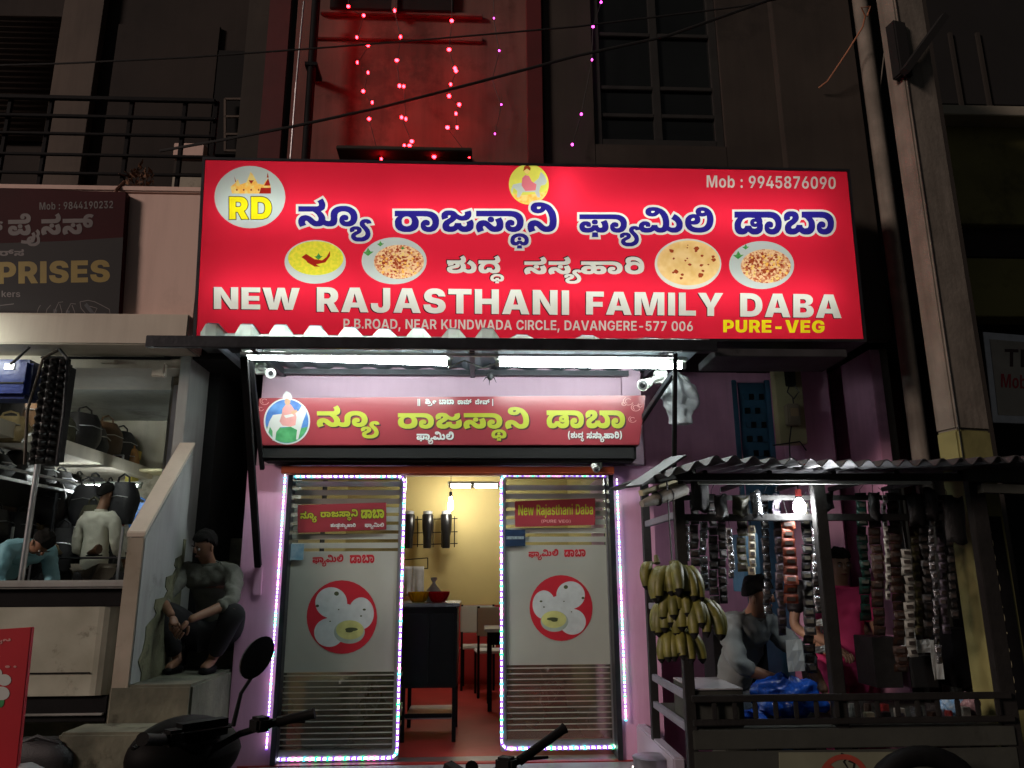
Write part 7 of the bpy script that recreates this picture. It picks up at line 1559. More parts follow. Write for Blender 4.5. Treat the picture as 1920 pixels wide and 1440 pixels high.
# slanting loose planks at the left end of the roof
MB().bar(at(1188, 912, 4.25), at(1272, 856, 4.5), .12, .012).build('loose_plank', m_tin, ks)
MB().bar(at(1205, 905, 4.3), at(1300, 885, 4.45), .05, .03).build('loose_plank', m_woodgrey, ks)
MB().bar(at(1215, 900, 4.35), at(1258, 862, 4.6), .07, .02).build('loose_plank', m_woodgrey, ks)
zz = zroof+.02
MB().bar((kx1-.1, YK-.06, zz), (kx1+.75, YK-.06, zz-.02), .05, .07).build('loose_plank', m_woodgrey, ks)
MB().bar((kx1-.05, YK-.10, zz-.08), (kx1+.75, YK-.12, zz-.11), .06, .05).build('loose_plank', m_woodgrey, ks)
# rolled awning
t = thing('rolled_tarpaulin', 'rolled pale tarpaulin lashed under the left eave of the kiosk', 'tarpaulin')
a, b = at(1203, 945, 4.25), at(1283, 917, 4.42)
MB().tube([a, a.lerp(b, .3), a.lerp(b, .6), b], [.018, .034, .040, .036], 12).build('roll', M('tarpaulin', (.40, .38, .34), .6, scale=14, rgb2=(.24, .21, .16), bump=.5), t, smooth=True)
MB().tube([b, b+(b-a)*.02], .022, 10).build('core', m_void, t)
for k in (.35, .62): MB().tube([a.lerp(b, k)-(b-a)*.008, a.lerp(b, k)+(b-a)*.008], .043, 10).build('lashing', m_nylon, t)
MB().bar(a+Vector((0, .01, .06)), b+Vector((-.02, .01, .05)), .03, .03).build('pole', m_carton, t)
# lamp
lp = thing('light_bulb', 'glaring white light bulb hanging in the front of the kiosk', 'light bulb'); c = at(1499, 950, 4.44)
MB().lathe(c, [(.004, -.045), (.028, -.036), (.036, -.008), (.030, .02), (.016, .045), (.015, .055)], 18).build('glass', BULB, lp, smooth=True)
MB().tube([c+Vector((0, 0, .056)), c+Vector((0, 0, .10))], .018, 12).build('holder', m_redwain, lp, smooth=True)
MB().tube([c+Vector((0, 0, .101)), c+Vector((.01, .02, .16)), (c.x, 4.46, zroof-.03)], .004, 5).build('cord', m_wire, lp)
MB().lathe(c+Vector((0, 0, .045)), [(.016, 0), (.020, .006), (.018, .012)], 14).build('collar', m_steel, lp)

# sachet strips
m_sachets = {
 'silver': M('silver_foil', (.30, .31, .33), .2, .8, scale=40, var=.55, bump=.5), 'dark': M('dark_sachet', (.018, .016, .018), .3, scale=40, var=.5, bump=.5),
 'black': M('black_sachet', (.012, .012, .012), .3, scale=40, bump=.5), 'olive': M('olive_sachet', (.045, .042, .016), .35, scale=40, var=.5, bump=.5), 'cream': M('cream_sachet', (.34, .31, .22), .35, scale=40, var=.4, bump=.5),
 'white': M('white_sachet', (.34, .34, .30), .3, scale=40, var=.35, bump=.5), 'orange': M('orange_sachet', (.17, .035, .015), .35, scale=40, var=.5, bump=.5), 'green': M('dark_green_sachet', (.010, .035, .025), .3, scale=40, var=.5, bump=.5),
 'brown': M('brown_sachet', (.045, .022, .014), .3, scale=40, var=.5, bump=.5), 'mauve': M('mauve_sachet', (.10, .085, .11), .3, .3, scale=40, var=.5, bump=.5), 'red': M('red_sachet', (.35, .03, .03), .3, scale=40, var=.5, bump=.5)}
m_lab = M('sachet_label', (.09, .08, .06), .4, scale=60, var=.6, bump=0)
m_lab2 = M('sachet_label_dark', (.05, .04, .035), .4, scale=60, var=.6, bump=0)
strips = [ # x, top, bottom, width px, kind, description
 (1283, 968, 1052, 15, 'silver', 'short silver sachet strip next to the left front post of the kiosk'),
 (1300, 922, 1062, 17, 'black', 'black packet strip hanging high beside the left front post of the kiosk'),
 (1318, 978, 1108, 14, 'silver', 'silver sachet strip second from the left in the kiosk'),
 (1334, 926, 1150, 17, 'black', 'long black sachet strip over the tips of the bananas'),
 (1351, 932, 1132, 15, 'dark', 'dark sachet strip just right of the bananas'),
 (1368, 990, 1085, 11, 'silver', 'narrow silver sachet strip right of the bananas'),
 (1388, 928, 1072, 19, 'olive', 'olive sachet strip above the reclining vendor'),
 (1408, 985, 1078, 13, 'cream', 'cream sachet strip above the reclining vendor'),
 (1432, 930, 1152, 14, 'silver', 'long silver sachet strip left of the light bulb'),
 (1456, 926, 1192, 15, 'mauve', 'long mauve sachet strip left of the light bulb'),
 (1478, 975, 1132, 25, 'orange', 'wide orange and brown sachet strip under the light bulb'),
 (1508, 940, 1262, 20, 'dark', 'longest dark sachet strip hanging right under the light bulb'),
 (1526, 975, 1150, 13, 'silver', 'silver sachet strip beside the middle post of the kiosk'),
 (1613, 924, 1165, 20, 'green', 'dark green sachet strip in front of the person in pink'),
 (1637, 924, 1192, 22, 'brown', 'brown sachet strip right of the dark green one'),
 (1657, 928, 1125, 9, 'white', 'thin white sachet strip between two brown strips'),
 (1673, 924, 1262, 24, 'brown', 'longest brown sachet strip in the right half of the kiosk'),
 (1699, 1030, 1232, 19, 'white', 'bright white sachet strip in the right half of the kiosk'),
 (1711, 926, 1190, 16, 'olive', 'olive green sachet strip left of the dark curtain of strips'),
 (1728, 926, 1196, 17, 'black', 'black sachet strip in the right half of the kiosk'),
 (1744, 955, 1245, 11, 'silver', 'thin glinting silver sachet strip at the right of the kiosk'),
 (1759, 940, 1188, 14, 'mauve', 'mauve sachet strip with square packets at the right of the kiosk'),
 (1776, 928, 1160, 14, 'black', 'black sachet strip nearest the right post of the kiosk')]
random.seed(31)
cache = {}
for i, (x, y0, y1, w, kind, lb_) in enumerate(strips):
    Y = YK+.12+.05*((i*3) % 5)*.6
    tp, bt = at(x, y0, Y), at(x+(y1-y0)*.10*(x-900)/900*.6, y1, Y); L = tp.z-bt.z; wd = w*Y*1.0/FPX*1.02
    t = thing('sachet_strip', lb_, 'sachet strip', (tp.x, Y, tp.z), 0, 'sachet strips hanging in the kiosk')
    n = max(3, int(round(L/.050))); h = L/n
    key = (kind, round(wd, 3))
    lean = (bt.x-tp.x)/L
    if key not in cache:
        m = MB()
        def pil(u, v):
            b = .0085*(math.sin(math.pi*u)**.6)*(math.sin(math.pi*v)**.6)
            return ((u-.5)*wd, -b-.001, -v*.0465)
        m.sheet(5, 5, pil, 0); m.sheet(1, 1, lambda u, v: ((u-.5)*wd, .0015, -v*.050), 0)
        m.add([(-wd*.30, -.0105, -.013), (wd*.30, -.0105, -.013), (wd*.30, -.0105, -.034), (-wd*.30, -.0105, -.034)], [(0, 1, 2, 3)], 1)
        me = bpy.data.meshes.new('sachet'); me.from_pydata(m.v, [], m.f); me.materials.append(m_sachets[kind]); me.materials.append(m_lab if kind in ('dark', 'green', 'brown', 'olive') and i % 2 else m_lab2)
        me.polygons.foreach_set('material_index', m.m); cache[key] = me
    me = cache[key]
    kk = 2 if kind == 'orange' else 0
    for k in range(n):
        o = link('sachet', me, None, t); z_ = -k*h
        o.location = (-z_*lean*1.0+.004*math.sin(k*.8+i), .003*math.sin(k*1.3), z_); o.rotation_euler = (random.uniform(-.35, .35), random.uniform(-.05, .05), random.uniform(-.35, .35)); o.scale = (1, 1, h/.050)
    MB().tube([(0, .004, 0), (0, .004, .02), (0, (YK+.175)-Y, max(.05, zroof-.085-tp.z))], .002, 4).build('string', m_wire, t)
# odd dark packets pegged high up
for i, (px, py, w_, h_, kind) in enumerate(((1312, 930, 34, 60, 'black'), (1388, 950, 30, 36, 'olive'), (1548, 940, 30, 34, 'black'), (1352, 950, 24, 44, 'black'), (1418, 945, 20, 50, 'silver'), (1716, 955, 30, 60, 'black'), (1745, 945, 24, 60, 'dark'), (1790, 975, 40, 90, 'black'), (1640, 950, 20, 50, 'black'))):
    c = at(px, py, YK+.09)
    m = MB().sheet(6, 6, lambda u, v: (c.x+(u-.5)*w_*YK/FPX*(1-.25*v*math.sin(u*3)), c.y-.015*math.sin(math.pi*u)-.01*math.sin(5*v+i), c.z+(.5-v)*h_*YK/FPX+.01*math.sin(u*6+i)))
    o = m.build('packet', m_sachets[kind], None, solid=.01, smooth=True)
    tag(o, ['black packet bundle at the upper left corner of the kiosk', 'olive crumpled packet hanging left of the light bulb', 'black packet hanging at an angle right of the light bulb', 'small black packet second from the left under the kiosk roof', 'silvery packet hanging under the kiosk roof', 'black packet above the bright white sachet strip', 'dark packet at the top of the glinting strip', 'large black packet hanging by the right post of the kiosk', 'small black packet over the brown sachet strips'][i], 'packet', 'packets pegged under the kiosk roof')

# bananas
bb = thing('banana_bunch', 'large bunch of ripe green-yellow bananas hanging at the left front of the kiosk', 'bananas'); Ybn = 4.24
def banana(root, d0, bend, L, r, parent):
    pts = []; rs = []; p = Vector(root); d = Vector(d0).normalized(); n = 9
    for i in range(n+1):
        u = i/n; pts.append(p.copy()); rs.append(r*(.30 if i == 0 else .42 if i == 1 else max(.16, (math.sin(math.pi*(.12+.80*u)))**.45)) if i < n else r*.14)
        p += d*L/n; d = (d+Vector(bend)*1.0/n).normalized()
    m = MB().tube(pts[:-1], rs[:-1], 7); m.tube(pts[-2:], [rs[-2]*1.03, rs[-1]*1.2], 7, m=1); m.tube(pts[:2], [rs[0]*1.1, rs[1]*1.03], 7, m=2)
    m.build('banana', [m_banana, m_void, m_stalk], parent, smooth=True)
random.seed(5)
def bhand(cx, cy, xs, L, r, yoff, drop=1.0):
    c = at(cx, cy, Ybn+yoff)
    for k, u in enumerate(xs):
        a = u
        d0 = Vector((a*.80+random.uniform(-.10, .10), -.55+random.uniform(-.15, .12), .02-.15*abs(a)+random.uniform(-.08, .08)))
        banana(c+Vector((a*.035, -.01, -.01*abs(a)+random.uniform(-.004, .004))), d0, (-a*.95, .30, -2.3*drop), L*random.uniform(.85, 1.12), r*random.uniform(.88, 1.06), bb)
    MB().tube([c+Vector((0, .02, .03)), c+Vector((0, 0, -.012))], [.012, .018], 8).build('crown', m_stalk, bb, smooth=True)
q = [-1.3, -1.1, -.88, -.66, -.44, -.22, 0, .22, .44, .66, .88, 1.1]
bhand(1265, 1062, q, .225, .035, 0)
bhand(1300, 1126, q[1:]+[1.3], .22, .034, -.03)
bhand(1262, 1128, [-1.0, -.8, -.6, -.4, -.2, 0], .21, .033, .03)
bhand(1276, 1106, [-.9, -.6, -.3, 0, .3, .6, .9], .20, .033, -.01)
bhand(1268, 1180, [-.75, -.55, -.35, -.15, .05, .25, .5], .20, .032, .0)
bhand(1232, 1052, [-1.1, -.75], .17, .024, .02, 1.3)
c0 = at(1262, 1062, Ybn+.04); c1 = at(1285, 1190, Ybn+.02)
MB().tube([(c0.x, c0.y+.04, zroof-.02), c0+Vector((0, .03, .22)), c0+Vector((0, .02, .02))], .005, 5).build('rope', m_nylon, bb)
MB().tube([c0+Vector((0, .02, .03)), c0.lerp(c1, .5)+Vector((0, .02, 0)), c1], [.016, .02, .014], 8).build('stalk', m_stalk, bb, smooth=True)

# goods on the counter board
zc2 = zc-.169
def crumple(name, label, cat, px, py, Y, size, mat, seed, z=None):
    c = at(px, py, Y); r_ = random.Random(seed); p1, p2, p3 = (r_.uniform(0, 6) for _ in range(3))
    def f(u, v):
        a = u*2*math.pi; t_ = v*math.pi*.93+.05
        k = 1+.20*math.sin(3*a+p1+2*t_)+.12*math.sin(7*a+p2)+.1*math.sin(5*t_+p3)
        return (size[0]/2*k*math.sin(t_)*math.cos(a), size[1]/2*k*math.sin(t_)*math.sin(a), size[2]*(.5-.5*math.cos(t_))*(1+.15*math.sin(2*a+p3)*math.sin(t_)))
    o = MB().sheet(26, 14, f).build(name, mat, None, smooth=True); o.location = (c.x, Y, zc2 if z is None else z)
    if size[0] > .1:
        tx = bpy.data.textures.get('bag_creases'); md = o.modifiers.new('sub', 'SUBSURF'); md.levels = md.render_levels = 1; md = o.modifiers.new('creases', 'DISPLACE'); md.texture = tx; md.strength = size[2]*.38; md.mid_level = .6
    return tag(o, label, cat)
crumple('plastic_bag', 'crumpled bright blue plastic bag lying on the kiosk counter', 'plastic bag', 1478, 1300, YK+.20, (.40, .26, .24), m_bluepl, 4)
crumple('plastic_bag', 'smaller fold of blue plastic lying left of the big blue bag', 'plastic bag', 1415, 1325, YK+.16, (.16, .14, .07), m_bluepl, 9)
crumple('pouch', 'glossy pale blue pouch on the right end of the kiosk counter', 'pouch', 1778, 1278, YK+.22, (.14, .08, .12), M('pale_blue_pouch', (.40, .55, .66), .2, scale=30, rgb2=(.08, .25, .5), bump=.4), 6)
crumple('pouch', 'glossy pinkish pouch next to the right post of the kiosk', 'pouch', 1812, 1272, YK+.2, (.13, .09, .13), M('mauve_pouch', (.34, .22, .24), .2, scale=30, var=.5, bump=.4), 12)
t = thing('glass_case', 'low counter box with a pale glass top at the left end of the kiosk counter', 'counter box')
X0, X1 = kx0+.03, at(1384, 1290, YK+.1).x
B('case', X0, X1, YK+.02, YK+.5, zc2+.001, zc+.02, m_woodgrey, t, .006); B('glass_top', X0, X1, YK+.015, YK+.5, zc+.021, zc+.03, M('pale_glass', (.42, .42, .44), .15, scale=3, var=.15, bump=0), t, .002)
random.seed(77)
for i in range(16):
    x_ = at(1600+i*15, 1290, YK+.1).x; kk = ['white', 'silver', 'cream', 'brown', 'dark', 'red', 'mauve'][i % 7]; h_ = random.uniform(.04, .11)
    m = MB().lathe((0, 0, 0), [(.018, 0), (.021, .004), (.021, h_*.8), (.016, h_)], 10) if i % 3 == 0 else MB().box(-.025, .025, -.02, .02, 0, h_)
    o = m.build('packet', m_sachets[kk], None, bevel=.002 if i % 3 else 0); o.location = (x_, YK+.14+.1*(i % 2), zc2); o.rotation_euler.z = random.uniform(-.5, .5)
    tag(o, 'small '+kk+' packet, '+ORD[i]+' from the left on the right half of the kiosk counter', 'packet', 'small packets on the kiosk counter')
t = thing('paper_sheaf', 'white papers hanging in the middle of the kiosk behind the sachet strips', 'papers')
for k, (x0, y0, x1, y1) in enumerate(((1476, 1200, 1506, 1260), (1520, 1162, 1545, 1175), (1528, 1212, 1548, 1225), (1690, 1160, 1716, 1232), (1748, 1200, 1765, 1275), (1718, 1200, 1745, 1225))):
    X0, X1, Z0, Z1 = rect(x0, y0, x1, y1, YK+.42+.01*k)
    MB().sheet(3, 3, lambda u, v: (X0+(X1-X0)*u, YK+.42+.01*k+.01*math.sin(u*4+v*3), Z0+(Z1-Z0)*v+.006*u)).build('paper', m_whprint, t, solid=.002)
t = thing('storage_boxes', 'stack of dark product boxes at the back right inside the kiosk', 'boxes')
for k, (x0, y0, x1, y1, mm) in enumerate(((1640, 1195, 1690, 1290, m_wood), (1712, 1230, 1758, 1290, m_void), (1790, 1180, 1850, 1290, m_black), (1700, 1195, 1712, 1290, m_pinkdk), (1395, 1000, 1425, 1110, m_bluedoor), (1340, 1180, 1440, 1290, m_black))):
    pbox('box', x0, y0, x1, y1, YK+.55+.02*k, .25, mm, t)
# no smoking sign on the front board
t = thing('no_smoking_sign', 'white no smoking sign on the front of the kiosk with a red ring', 'sign'); Yq = YK-.02
c = ppoly([(1461, 1411), (1704, 1410), (1706, 1530), (1463, 1532)], Yq)
MB().prism([tuple(p) for p in c], Yq, Yq+.007).build('board', M('dull_white_board', (.18, .19, .13), .6, scale=3, var=.2, spots=.2), t)
Yp = Yq-.002
rg = ell(1582, 1462, 47, 48, Yp, 40); hole = ell(1582, 1462, 37, 38, Yp, 40)[::-1]
slash = ppoly([(1551, 1440), (1558, 1434), (1613, 1484), (1607, 1491)], Yp)
cig = ppoly([(1556, 1462), (1600, 1462), (1600, 1471), (1556, 1471)], Yp); cig2 = ppoly([(1602, 1462), (1612, 1462), (1612, 1471), (1602, 1471)], Yp)
smk = [ppoly([(1588, 1440), (1580, 1428), (1588, 1420), (1576, 1413), (1578, 1411), (1592, 1419), (1584, 1428), (1591, 1440)], Yp), ppoly([(1598, 1444), (1600, 1432), (1590, 1428), (1592, 1425), (1604, 1430), (1602, 1444)], Yp)]
flat_print('print', [[cig, cig2]+smk, [slash], [rg, hole]], [m_void, M('sign_red', (.34, .05, .03), .5, scale=6), M('sign_red_ring', (.36, .06, .04), .5, scale=6)], Yp, t, ['cigarette_print', 'slash_print', 'ring_print'])
# black tyre-like curve under the right board, and a steel tin near the doorstep
c = at(1735, 1478, YK-.25)
t = thing('tyre', 'black tyre leaning on the kiosk front at the bottom right', 'tyre')
n = 26; q = MB(); ring_ = [c+Vector((.26*math.cos(2*math.pi*k/n), -.0, .20*math.sin(2*math.pi*k/n)-.05)) for k in range(n+1)]
q.tube(ring_, .05, 8, caps=False); q.build('tread', m_rubber, t, smooth=True)
t = thing('steel_bin', 'shiny steel tin standing on the ground between the doorstep and the kiosk', 'tin'); c = at(1222, 1440, 5.0)
MB().lathe((c.x, c.y, 0), [(.10, 0), (.11, .02), (.11, .44), (.115, .45), (.10, .455)], 16).build('body', M('galvanised', (.38, .38, .44), .35, .6, scale=8, var=.5, bump=.3), t, smooth=True)
MB().tube([(c.x-.11, c.y, .40), (c.x-.13, c.y-.02, .33), (c.x-.11, c.y, .26)], .008, 6).build('handle', m_steel, t)
t = thing('side_panel', 'pale lavender tiled ledge beside the left side of the kiosk', 'ledge')
B('slab', at(1245, 1420, 5.3).x, kx0-.03, 4.75, 5.9, 0, at(1265, 1390, 5.2).z, M('lavender_tile', (.42, .38, .46), .35, scale=2, var=.15), t, .01)

# ================================================================== PEOPLE
E_SH = m_rubber
def P_(root, J, **k):
    m = dict(skin=m_skin, shirt=k.pop('shirt'), trousers=k.pop('trousers'), hair=m_hair, eye=m_eye, lips=m_lips, shoe=k.pop('shoe', m_rubber)); m['skin'] = k.pop('skin', m_skin)
    return build_person(root, J, m, **k)
# 1 seated man on the steps
c = at(366, 1280, 5.66)
t = thing('person', 'man in a grey shirt squatting on the dark steps with hands clasped', 'person', (c.x, 5.66, PLATFORM_Z+.004)); t.scale = (.92, .92, .95)
P_(t, {'pelvis': (.02, .28, .26), 'spine': (.02, .26, .44), 'chest': (0, .16, .62), 'neck': (-.01, .10, .765), 'head': (-.03, .04, .885), 'look': (-.55, -.75, -.28),
       'shL': (-.19, .12, .70), 'elL': (-.27, -.10, .50), 'wrL': (-.09, -.33, .40), 'shR': (.19, .12, .70), 'elR': (.25, -.10, .48), 'wrR': (.03, -.35, .37),
       'hdL': (.45, -.35, -.82), 'hdR': (-.5, -.3, -.8), 'pnL': (.3, .8, -.2), 'pnR': (-.3, .8, -.2),
       'hipL': (-.10, .24, .24), 'knL': (-.27, -.16, .46), 'anL': (-.13, -.02, .08), 'toeL': (-.15, -.17, .035), 'hipR': (.14, .24, .24), 'knR': (.29, -.16, .44), 'anR': (.12, -.04, .08), 'toeR': (.11, -.19, .035)},
   shirt=M('grey_shirt', (.135, .14, .115), .85, scale=5, var=.15, bump=.3), trousers=M('black_trousers', (.012, .012, .013), .9, scale=8), sleeve='rolled')
# 2 standing man seen from behind
c = at(176, 1060, 7.6)
t = thing('person', 'man in a cream shirt standing with his back turned in the bag shop', 'person', (c.x, 7.6, .66), R(168)); t.scale = (.86, .9, 1)
hh = 1.0
P_(t, {'pelvis': (0, 0, .93), 'spine': (0, .01, 1.12), 'chest': (0, .0, 1.32), 'neck': (0, -.01, 1.49), 'head': (-.01, -.05, 1.62), 'look': (-.35, -.9, -.30),
       'shL': (-.19, 0, 1.40), 'elL': (-.24, .0, 1.13), 'wrL': (-.20, -.20, 1.02), 'shR': (.19, 0, 1.40), 'elR': (.23, .02, 1.12), 'wrR': (.18, -.20, 1.03),
       'hipL': (-.10, 0, .88), 'knL': (-.11, -.02, .48), 'anL': (-.11, .02, .08), 'toeL': (-.12, -.13, .035), 'hipR': (.10, 0, .88), 'knR': (.11, -.02, .48), 'anR': (.11, .02, .08), 'toeR': (.12, -.13, .035)},
   hem=True, shirt=M('cream_shirt', (.72, .70, .58), .85, scale=4, var=.14, bump=.3), trousers=M('fawn_trousers', (.36, .30, .24), .9, scale=8), sleeve='long')
# 3 bending man in light blue
c = at(14, 1050, 6.8)
t = thing('person', 'man in a light blue shirt bending over behind the dirty white counter', 'person', (c.x, 6.8, .66), R(60)); t.scale = (.95, .95, 1)
P_(t, {'pelvis': (0, .10, .84), 'spine': (0, .02, .96), 'chest': (0, -.18, 1.05), 'neck': (0, -.36, 1.10), 'head': (0, -.46, 1.13), 'look': (0, -.55, -.8),
       'shL': (-.19, -.27, 1.06), 'elL': (-.24, -.30, .82), 'wrL': (-.12, -.46, .70), 'shR': (.19, -.27, 1.06), 'elR': (.24, -.30, .82), 'wrR': (.12, -.46, .70),
       'hipL': (-.10, .10, .80), 'knL': (-.12, .0, .45), 'anL': (-.11, .06, .08), 'toeL': (-.12, -.09, .035), 'hipR': (.10, .10, .80), 'knR': (.12, .0, .45), 'anR': (.11, .06, .08), 'toeR': (.12, -.09, .035)},
   shirt=M('light_blue_shirt', (.24, .48, .56), .8, scale=4, var=.15, bump=.3), trousers=m_nylon, sleeve='long')
# 4 vendor sitting behind the counter
c = at(1400, 1290, 5.0)
t = thing('person', 'vendor in a striped grey shirt sitting bent forward inside the kiosk', 'person', (c.x, 4.98, .34), R(28))
m_str = M('striped_grey_shirt', (.17, .19, .19), .85, scale=4, var=.15, bump=.2)
P_(t, {'pelvis': (0, .16, .42), 'spine': (.02, .12, .60), 'chest': (.02, -.02, .80), 'neck': (0, -.10, .94), 'head': (-.02, -.16, 1.05), 'look': (.5, -.8, -.5),
       'shL': (-.18, -.04, .87), 'elL': (-.24, -.18, .64), 'wrL': (-.05, -.36, .56), 'shR': (.19, -.04, .86), 'elR': (.27, -.24, .66), 'wrR': (.16, -.44, .50),
       'hipL': (-.10, .12, .38), 'knL': (-.16, -.28, .40), 'anL': (-.14, -.26, .08), 'toeL': (-.15, -.38, .035), 'hipR': (.10, .12, .38), 'knR': (.16, -.28, .40), 'anR': (.14, -.26, .08), 'toeR': (.15, -.38, .035)},
   shirt=m_str, trousers=M('denim', (.14, .17, .20), .9, scale=8), sleeve='rolled')
B('stool', c.x-.16, c.x+.16, 4.98+.0, 5.28, .341, .60, m_woodgrey, thing('low_stool', 'low wooden stool under the vendor inside the kiosk', 'stool'), .01)
# 5 person in pink behind the right half of the kiosk
c = at(1606, 1290, 5.45)
t = thing('person', 'person in a bright pink top standing behind the strips in the kiosk', 'person', (c.x, 5.56, .0), R(-8))
P_(t, {'pelvis': (0, 0, .90), 'spine': (0, .0, 1.08), 'chest': (0, -.02, 1.28), 'neck': (0, -.03, 1.44), 'head': (0, -.06, 1.57), 'look': (.1, -.9, -.4),
       'shL': (-.17, -.02, 1.36), 'elL': (-.21, -.03, 1.10), 'wrL': (-.12, -.26, 1.02), 'shR': (.17, -.02, 1.36), 'elR': (.22, -.06, 1.10), 'wrR': (.16, -.30, .98),
       'hipL': (-.10, 0, .86), 'knL': (-.11, -.02, .47), 'anL': (-.11, .02, .08), 'toeL': (-.12, -.13, .035), 'hipR': (.10, 0, .86), 'knR': (.11, -.02, .47), 'anR': (.11, .02, .08), 'toeR': (.12, -.13, .035)},
   shirt=M('pink_top', (.85, .07, .26), .7, scale=4, var=.15, bump=.15), trousers=M('pink_trousers', (.75, .06, .22), .7, scale=4, var=.15, bump=.15), skin=m_skinlt)
# 6 companion in black
c = at(1560, 1290, 6.05)
t = thing('person', 'person in a black T-shirt half hidden behind the middle post of the kiosk', 'person', (c.x, 6.1, .0), R(10))
P_(t, {'pelvis': (0, 0, .93), 'spine': (0, .01, 1.12), 'chest': (0, .0, 1.32), 'neck': (0, -.01, 1.49), 'head': (0, -.04, 1.62), 'look': (-.3, -.9, -.2),
       'shL': (-.19, 0, 1.40), 'elL': (-.25, .0, 1.13), 'wrL': (-.20, -.20, 1.02), 'shR': (.19, 0, 1.40), 'elR': (.27, -.04, 1.14), 'wrR': (.20, -.26, 1.08),
       'hipL': (-.10, 0, .88), 'knL': (-.11, -.02, .48), 'anL': (-.11, .02, .08), 'toeL': (-.12, -.13, .035), 'hipR': (.10, 0, .88), 'knR': (.11, -.02, .48), 'anR': (.11, .02, .08), 'toeR': (.12, -.13, .035)},
   shirt=m_nylon, trousers=m_black, skin=m_skinlt)

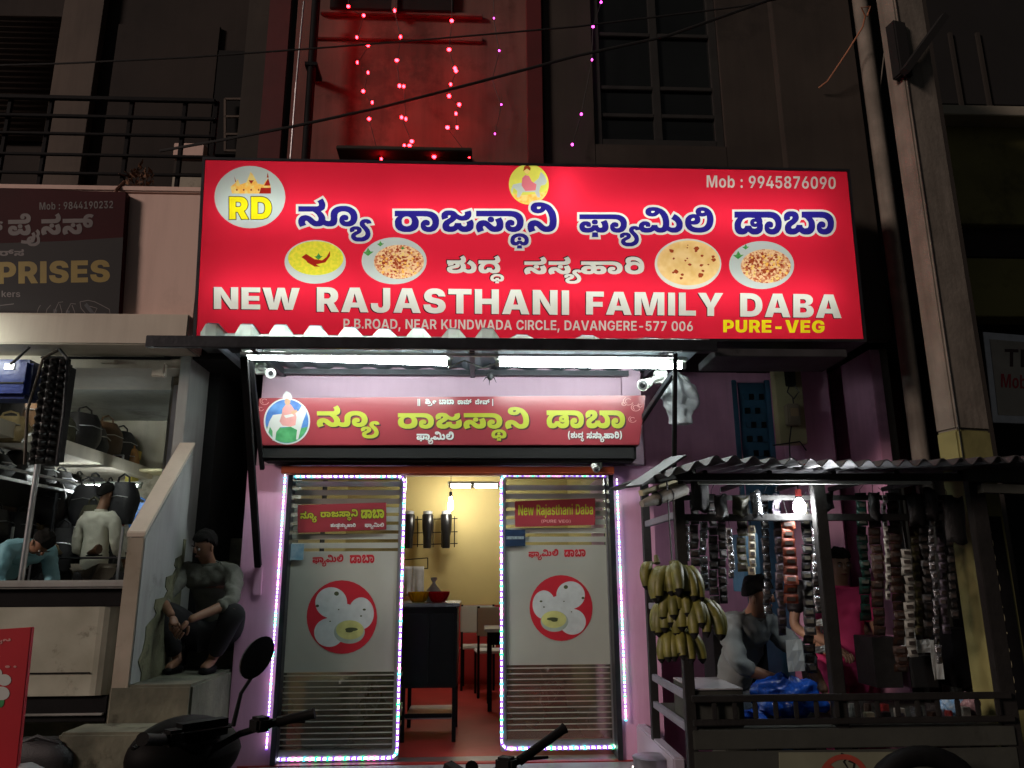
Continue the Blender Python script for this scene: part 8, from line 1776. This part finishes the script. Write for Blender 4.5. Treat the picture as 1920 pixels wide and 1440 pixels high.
# ================================================================== MOTORCYCLES IN THE FOREGROUND
def motorcycle(label, loc, rz, zh, mirror=True, steer=0.0, red_tip=False, cluster=True):
    """rider looks along +y; bar height zh"""
    t = thing('motorcycle', label, 'motorcycle', loc, rz); s = zh/.98; dp_ = 0 if cluster else .075
    def wheel(y, nm):
        w = MB(); n = 28; R_ = .30; ring_ = [Vector((0, y+R_*math.cos(2*math.pi*k/n), R_+.005+R_*.0+R_*math.sin(2*math.pi*k/n)*1.0)) for k in range(n+1)]
        ring_ = [Vector((0, y+.255*math.cos(2*math.pi*k/n), .305+.255*math.sin(2*math.pi*k/n))) for k in range(n+1)]
        wo = MB().tube(ring_, .048, 8, caps=False).build('wheel', m_rubber, t, smooth=True)
        hb_ = MB(); hb_.tube([(-.05, y, .305), (.05, y, .305)], .04, 12)
        for k in range(10):
            a = 2*math.pi*k/10; hb_.bar((0, y, .305), (0, y+.22*math.cos(a), .305+.22*math.sin(a)), .012)
        hb_.tube([Vector((0, y+.215*math.cos(2*math.pi*k/n), .305+.215*math.sin(2*math.pi*k/n))) for k in range(n+1)], .012, 6, caps=False)
        hb_.build('rim', m_steel, wo)
    wheel(.62, 'f'); wheel(-.62, 'r')
    for x in (-.075, .075): MB().tube([(x, .62, .305), (x, .42, .88*s)], [.018, .022], 8).build('fork', m_steeldk, t, smooth=True)
    def mud(u, v):
        a = R(20+120*u); return ((v-.5)*.11, .62+.33*math.cos(a), .305+.33*math.sin(a)-.02*abs(v-.5)*2)
    MB().sheet(10, 3, mud).build('mudguard', m_gloss, t, solid=.005, smooth=True)
    tk = MB(); prof = [(.33, .02, .74), (.28, .10, .80), (.12, .135, .85), (-.05, .12, .83), (-.16, .06, .78)]
    vs = []; n = 12
    for y, w, h in prof:
        for k in range(n):
            a = 2*math.pi*k/n; vs.append((w*math.cos(a), y, (.70+(h-.70)*.5*0+ (h-.68)*math.sin(a)*.9)*1.0+.0))
    tk.add(vs, [(i*n+k, i*n+(k+1) % n, (i+1)*n+(k+1) % n, (i+1)*n+k) for i in range(len(prof)-1) for k in range(n)]+[tuple(range(n)), tuple(range(len(vs)-1, len(vs)-n-1, -1))])
    tk.build('fuel_tank', m_gloss, t, smooth=True, sub=1)
    MB().sheet(6, 12, lambda u, v: ((u-.5)*.27*(1-.25*v), -.14-.62*v, .79+.05*v**2-.05*(2*u-1)**2)).build('seat', m_rubber, t, solid=.07, smooth=True)
    MB().box(-.12, .12, -.12, .25, .30, .58).build('engine', m_steeldk, t, bevel=.03)
    MB().tube([(.12, .2, .35), (.15, -.1, .27), (.16, -.75, .34)], [.02, .03, .042], 10).build('exhaust', m_steel, t, smooth=True)
    MB().bar((0, .40, .82), (0, -.1, .62), .05).bar((0, -.1, .62), (0, -.62, .305), .05).bar((0, .35, .7), (0, .2, .3), .04).build('frame', m_black, t)
    for x in (-.11, .11): MB().bar((x, -.62, .31), (x*.9, -.42, .76), .035).build('shock_absorber', m_steeldk, t)
    MB().box(-.05, .05, -.90, -.86, .74, .80).build('tail_light', m_redwain, t, bevel=.01)
    # headlamp cowl and cluster
    def cowl(u, v):
        a = u*2*math.pi; q = [(.0, .30), (.07, .34), (.115, .42), (.12, .50), (.09, .56)][min(4, int(v*4+.01))]
        r_, y = q; r_ *= (1.45 if cluster else .7); return (r_*1.25*math.cos(a), y, (zh-(.05 if cluster else .17))+r_*.78*math.sin(a)-.03)
    MB().sheet(18, 4, cowl).build('headlamp_cowl', m_cowl, t, smooth=True, sub=1)
    hl = MB().lathe((0, .555, zh-(.08 if cluster else .20)), [(.0, -.002), (.085, 0), (.09, .01), (.05, .03), (.002, .035)], 16, M=Matrix.Rotation(R(-90), 3, 'X')); hl.build('headlamp', m_dkglass, t, smooth=True)
    if cluster: MB().box(-.11, .11, .30, .40, zh-.01, zh+.045).build('instrument_cluster', m_cowl, t, bevel=.025)
    MB().tube([(-.22, .20, zh+.03-dp_), (-.12, .30, zh-dp_), (0, .34, zh-.07-dp_), (.12, .30, zh-.01-dp_), (.22, .20, zh+.03-dp_)], .012, 8).build('handlebar', m_rubber, t, smooth=True)
    for sx in (-1, 1):
        a = Vector((sx*.21, .205, zh+.028-dp_)); b = Vector((sx*(.31 if cluster else .36), .12 if cluster else .08, zh+.055))
        MB().tube([a, a.lerp(b, .1), a.lerp(b, .92), b], [.019, .0175, .0175, .021], 12).build('grip', m_rubber, t, smooth=True)
        if red_tip and sx == 1: MB().tube([b-(b-a)*.06, b-(b-a)*.02], .0225, 12).build('grip_ring', m_redwain, t)
        MB().tube([(sx*.19, .26, zh+.03-dp_), (sx*.26, .24, zh+.02-dp_), (sx*(.31 if cluster else .35), .18 if cluster else .15, zh+.02-dp_)], [.010, .008, .006], 6).build('lever', m_rubber, t, smooth=True)
        MB().box(sx*.16-.03, sx*.16+.03, .20, .27, zh-dp_, zh+.05-dp_).build('switch_gear', m_rubber, t, bevel=.01)
        if mirror and sx == 1:
            p0 = Vector((sx*.09, .30, zh+.02)); p1 = Vector((sx*.10, .28, zh+.13)); p2 = Vector((sx*.11, .23, zh+.235))
            MB().tube([p0, p1, p2-Vector((0, 0, .045))], [.009, .007, .007], 8).build('mirror_stem', m_gloss, t, smooth=True)
            q = Matrix.Rotation(R(90), 3, 'X'); q2 = Matrix.Rotation(R(-28*sx), 3, 'Y')
            mm = MB().lathe((0, 0, 0), [(.001, -.03), (.045, -.024), (.060, -.008), (.062, .004), (.055, .006)], 22)
            vs = [p2+Vector((sx*.015, 0, .02))+(Matrix.Rotation(R(38*sx), 3, 'Y') @ (q @ Vector((v[0]*.88, v[1]*1.32, v[2])))) for v in mm.v]
            MB().add(vs, mm.f).build('mirror', m_gloss, t, smooth=True)
    return t
c = at(474, 1243, 3.0)
motorcycle('black motorcycle with a rear mirror parked in front of the stone steps', (c.x+.085, 2.76, 0), R(45), .965)
c = at(1060, 1398, 3.25)
motorcycle('black motorcycle whose handlebar grip shows in front of the right door track', (c.x-.111, 3.25-.352, 0), R(60), .87, mirror=False, cluster=False)
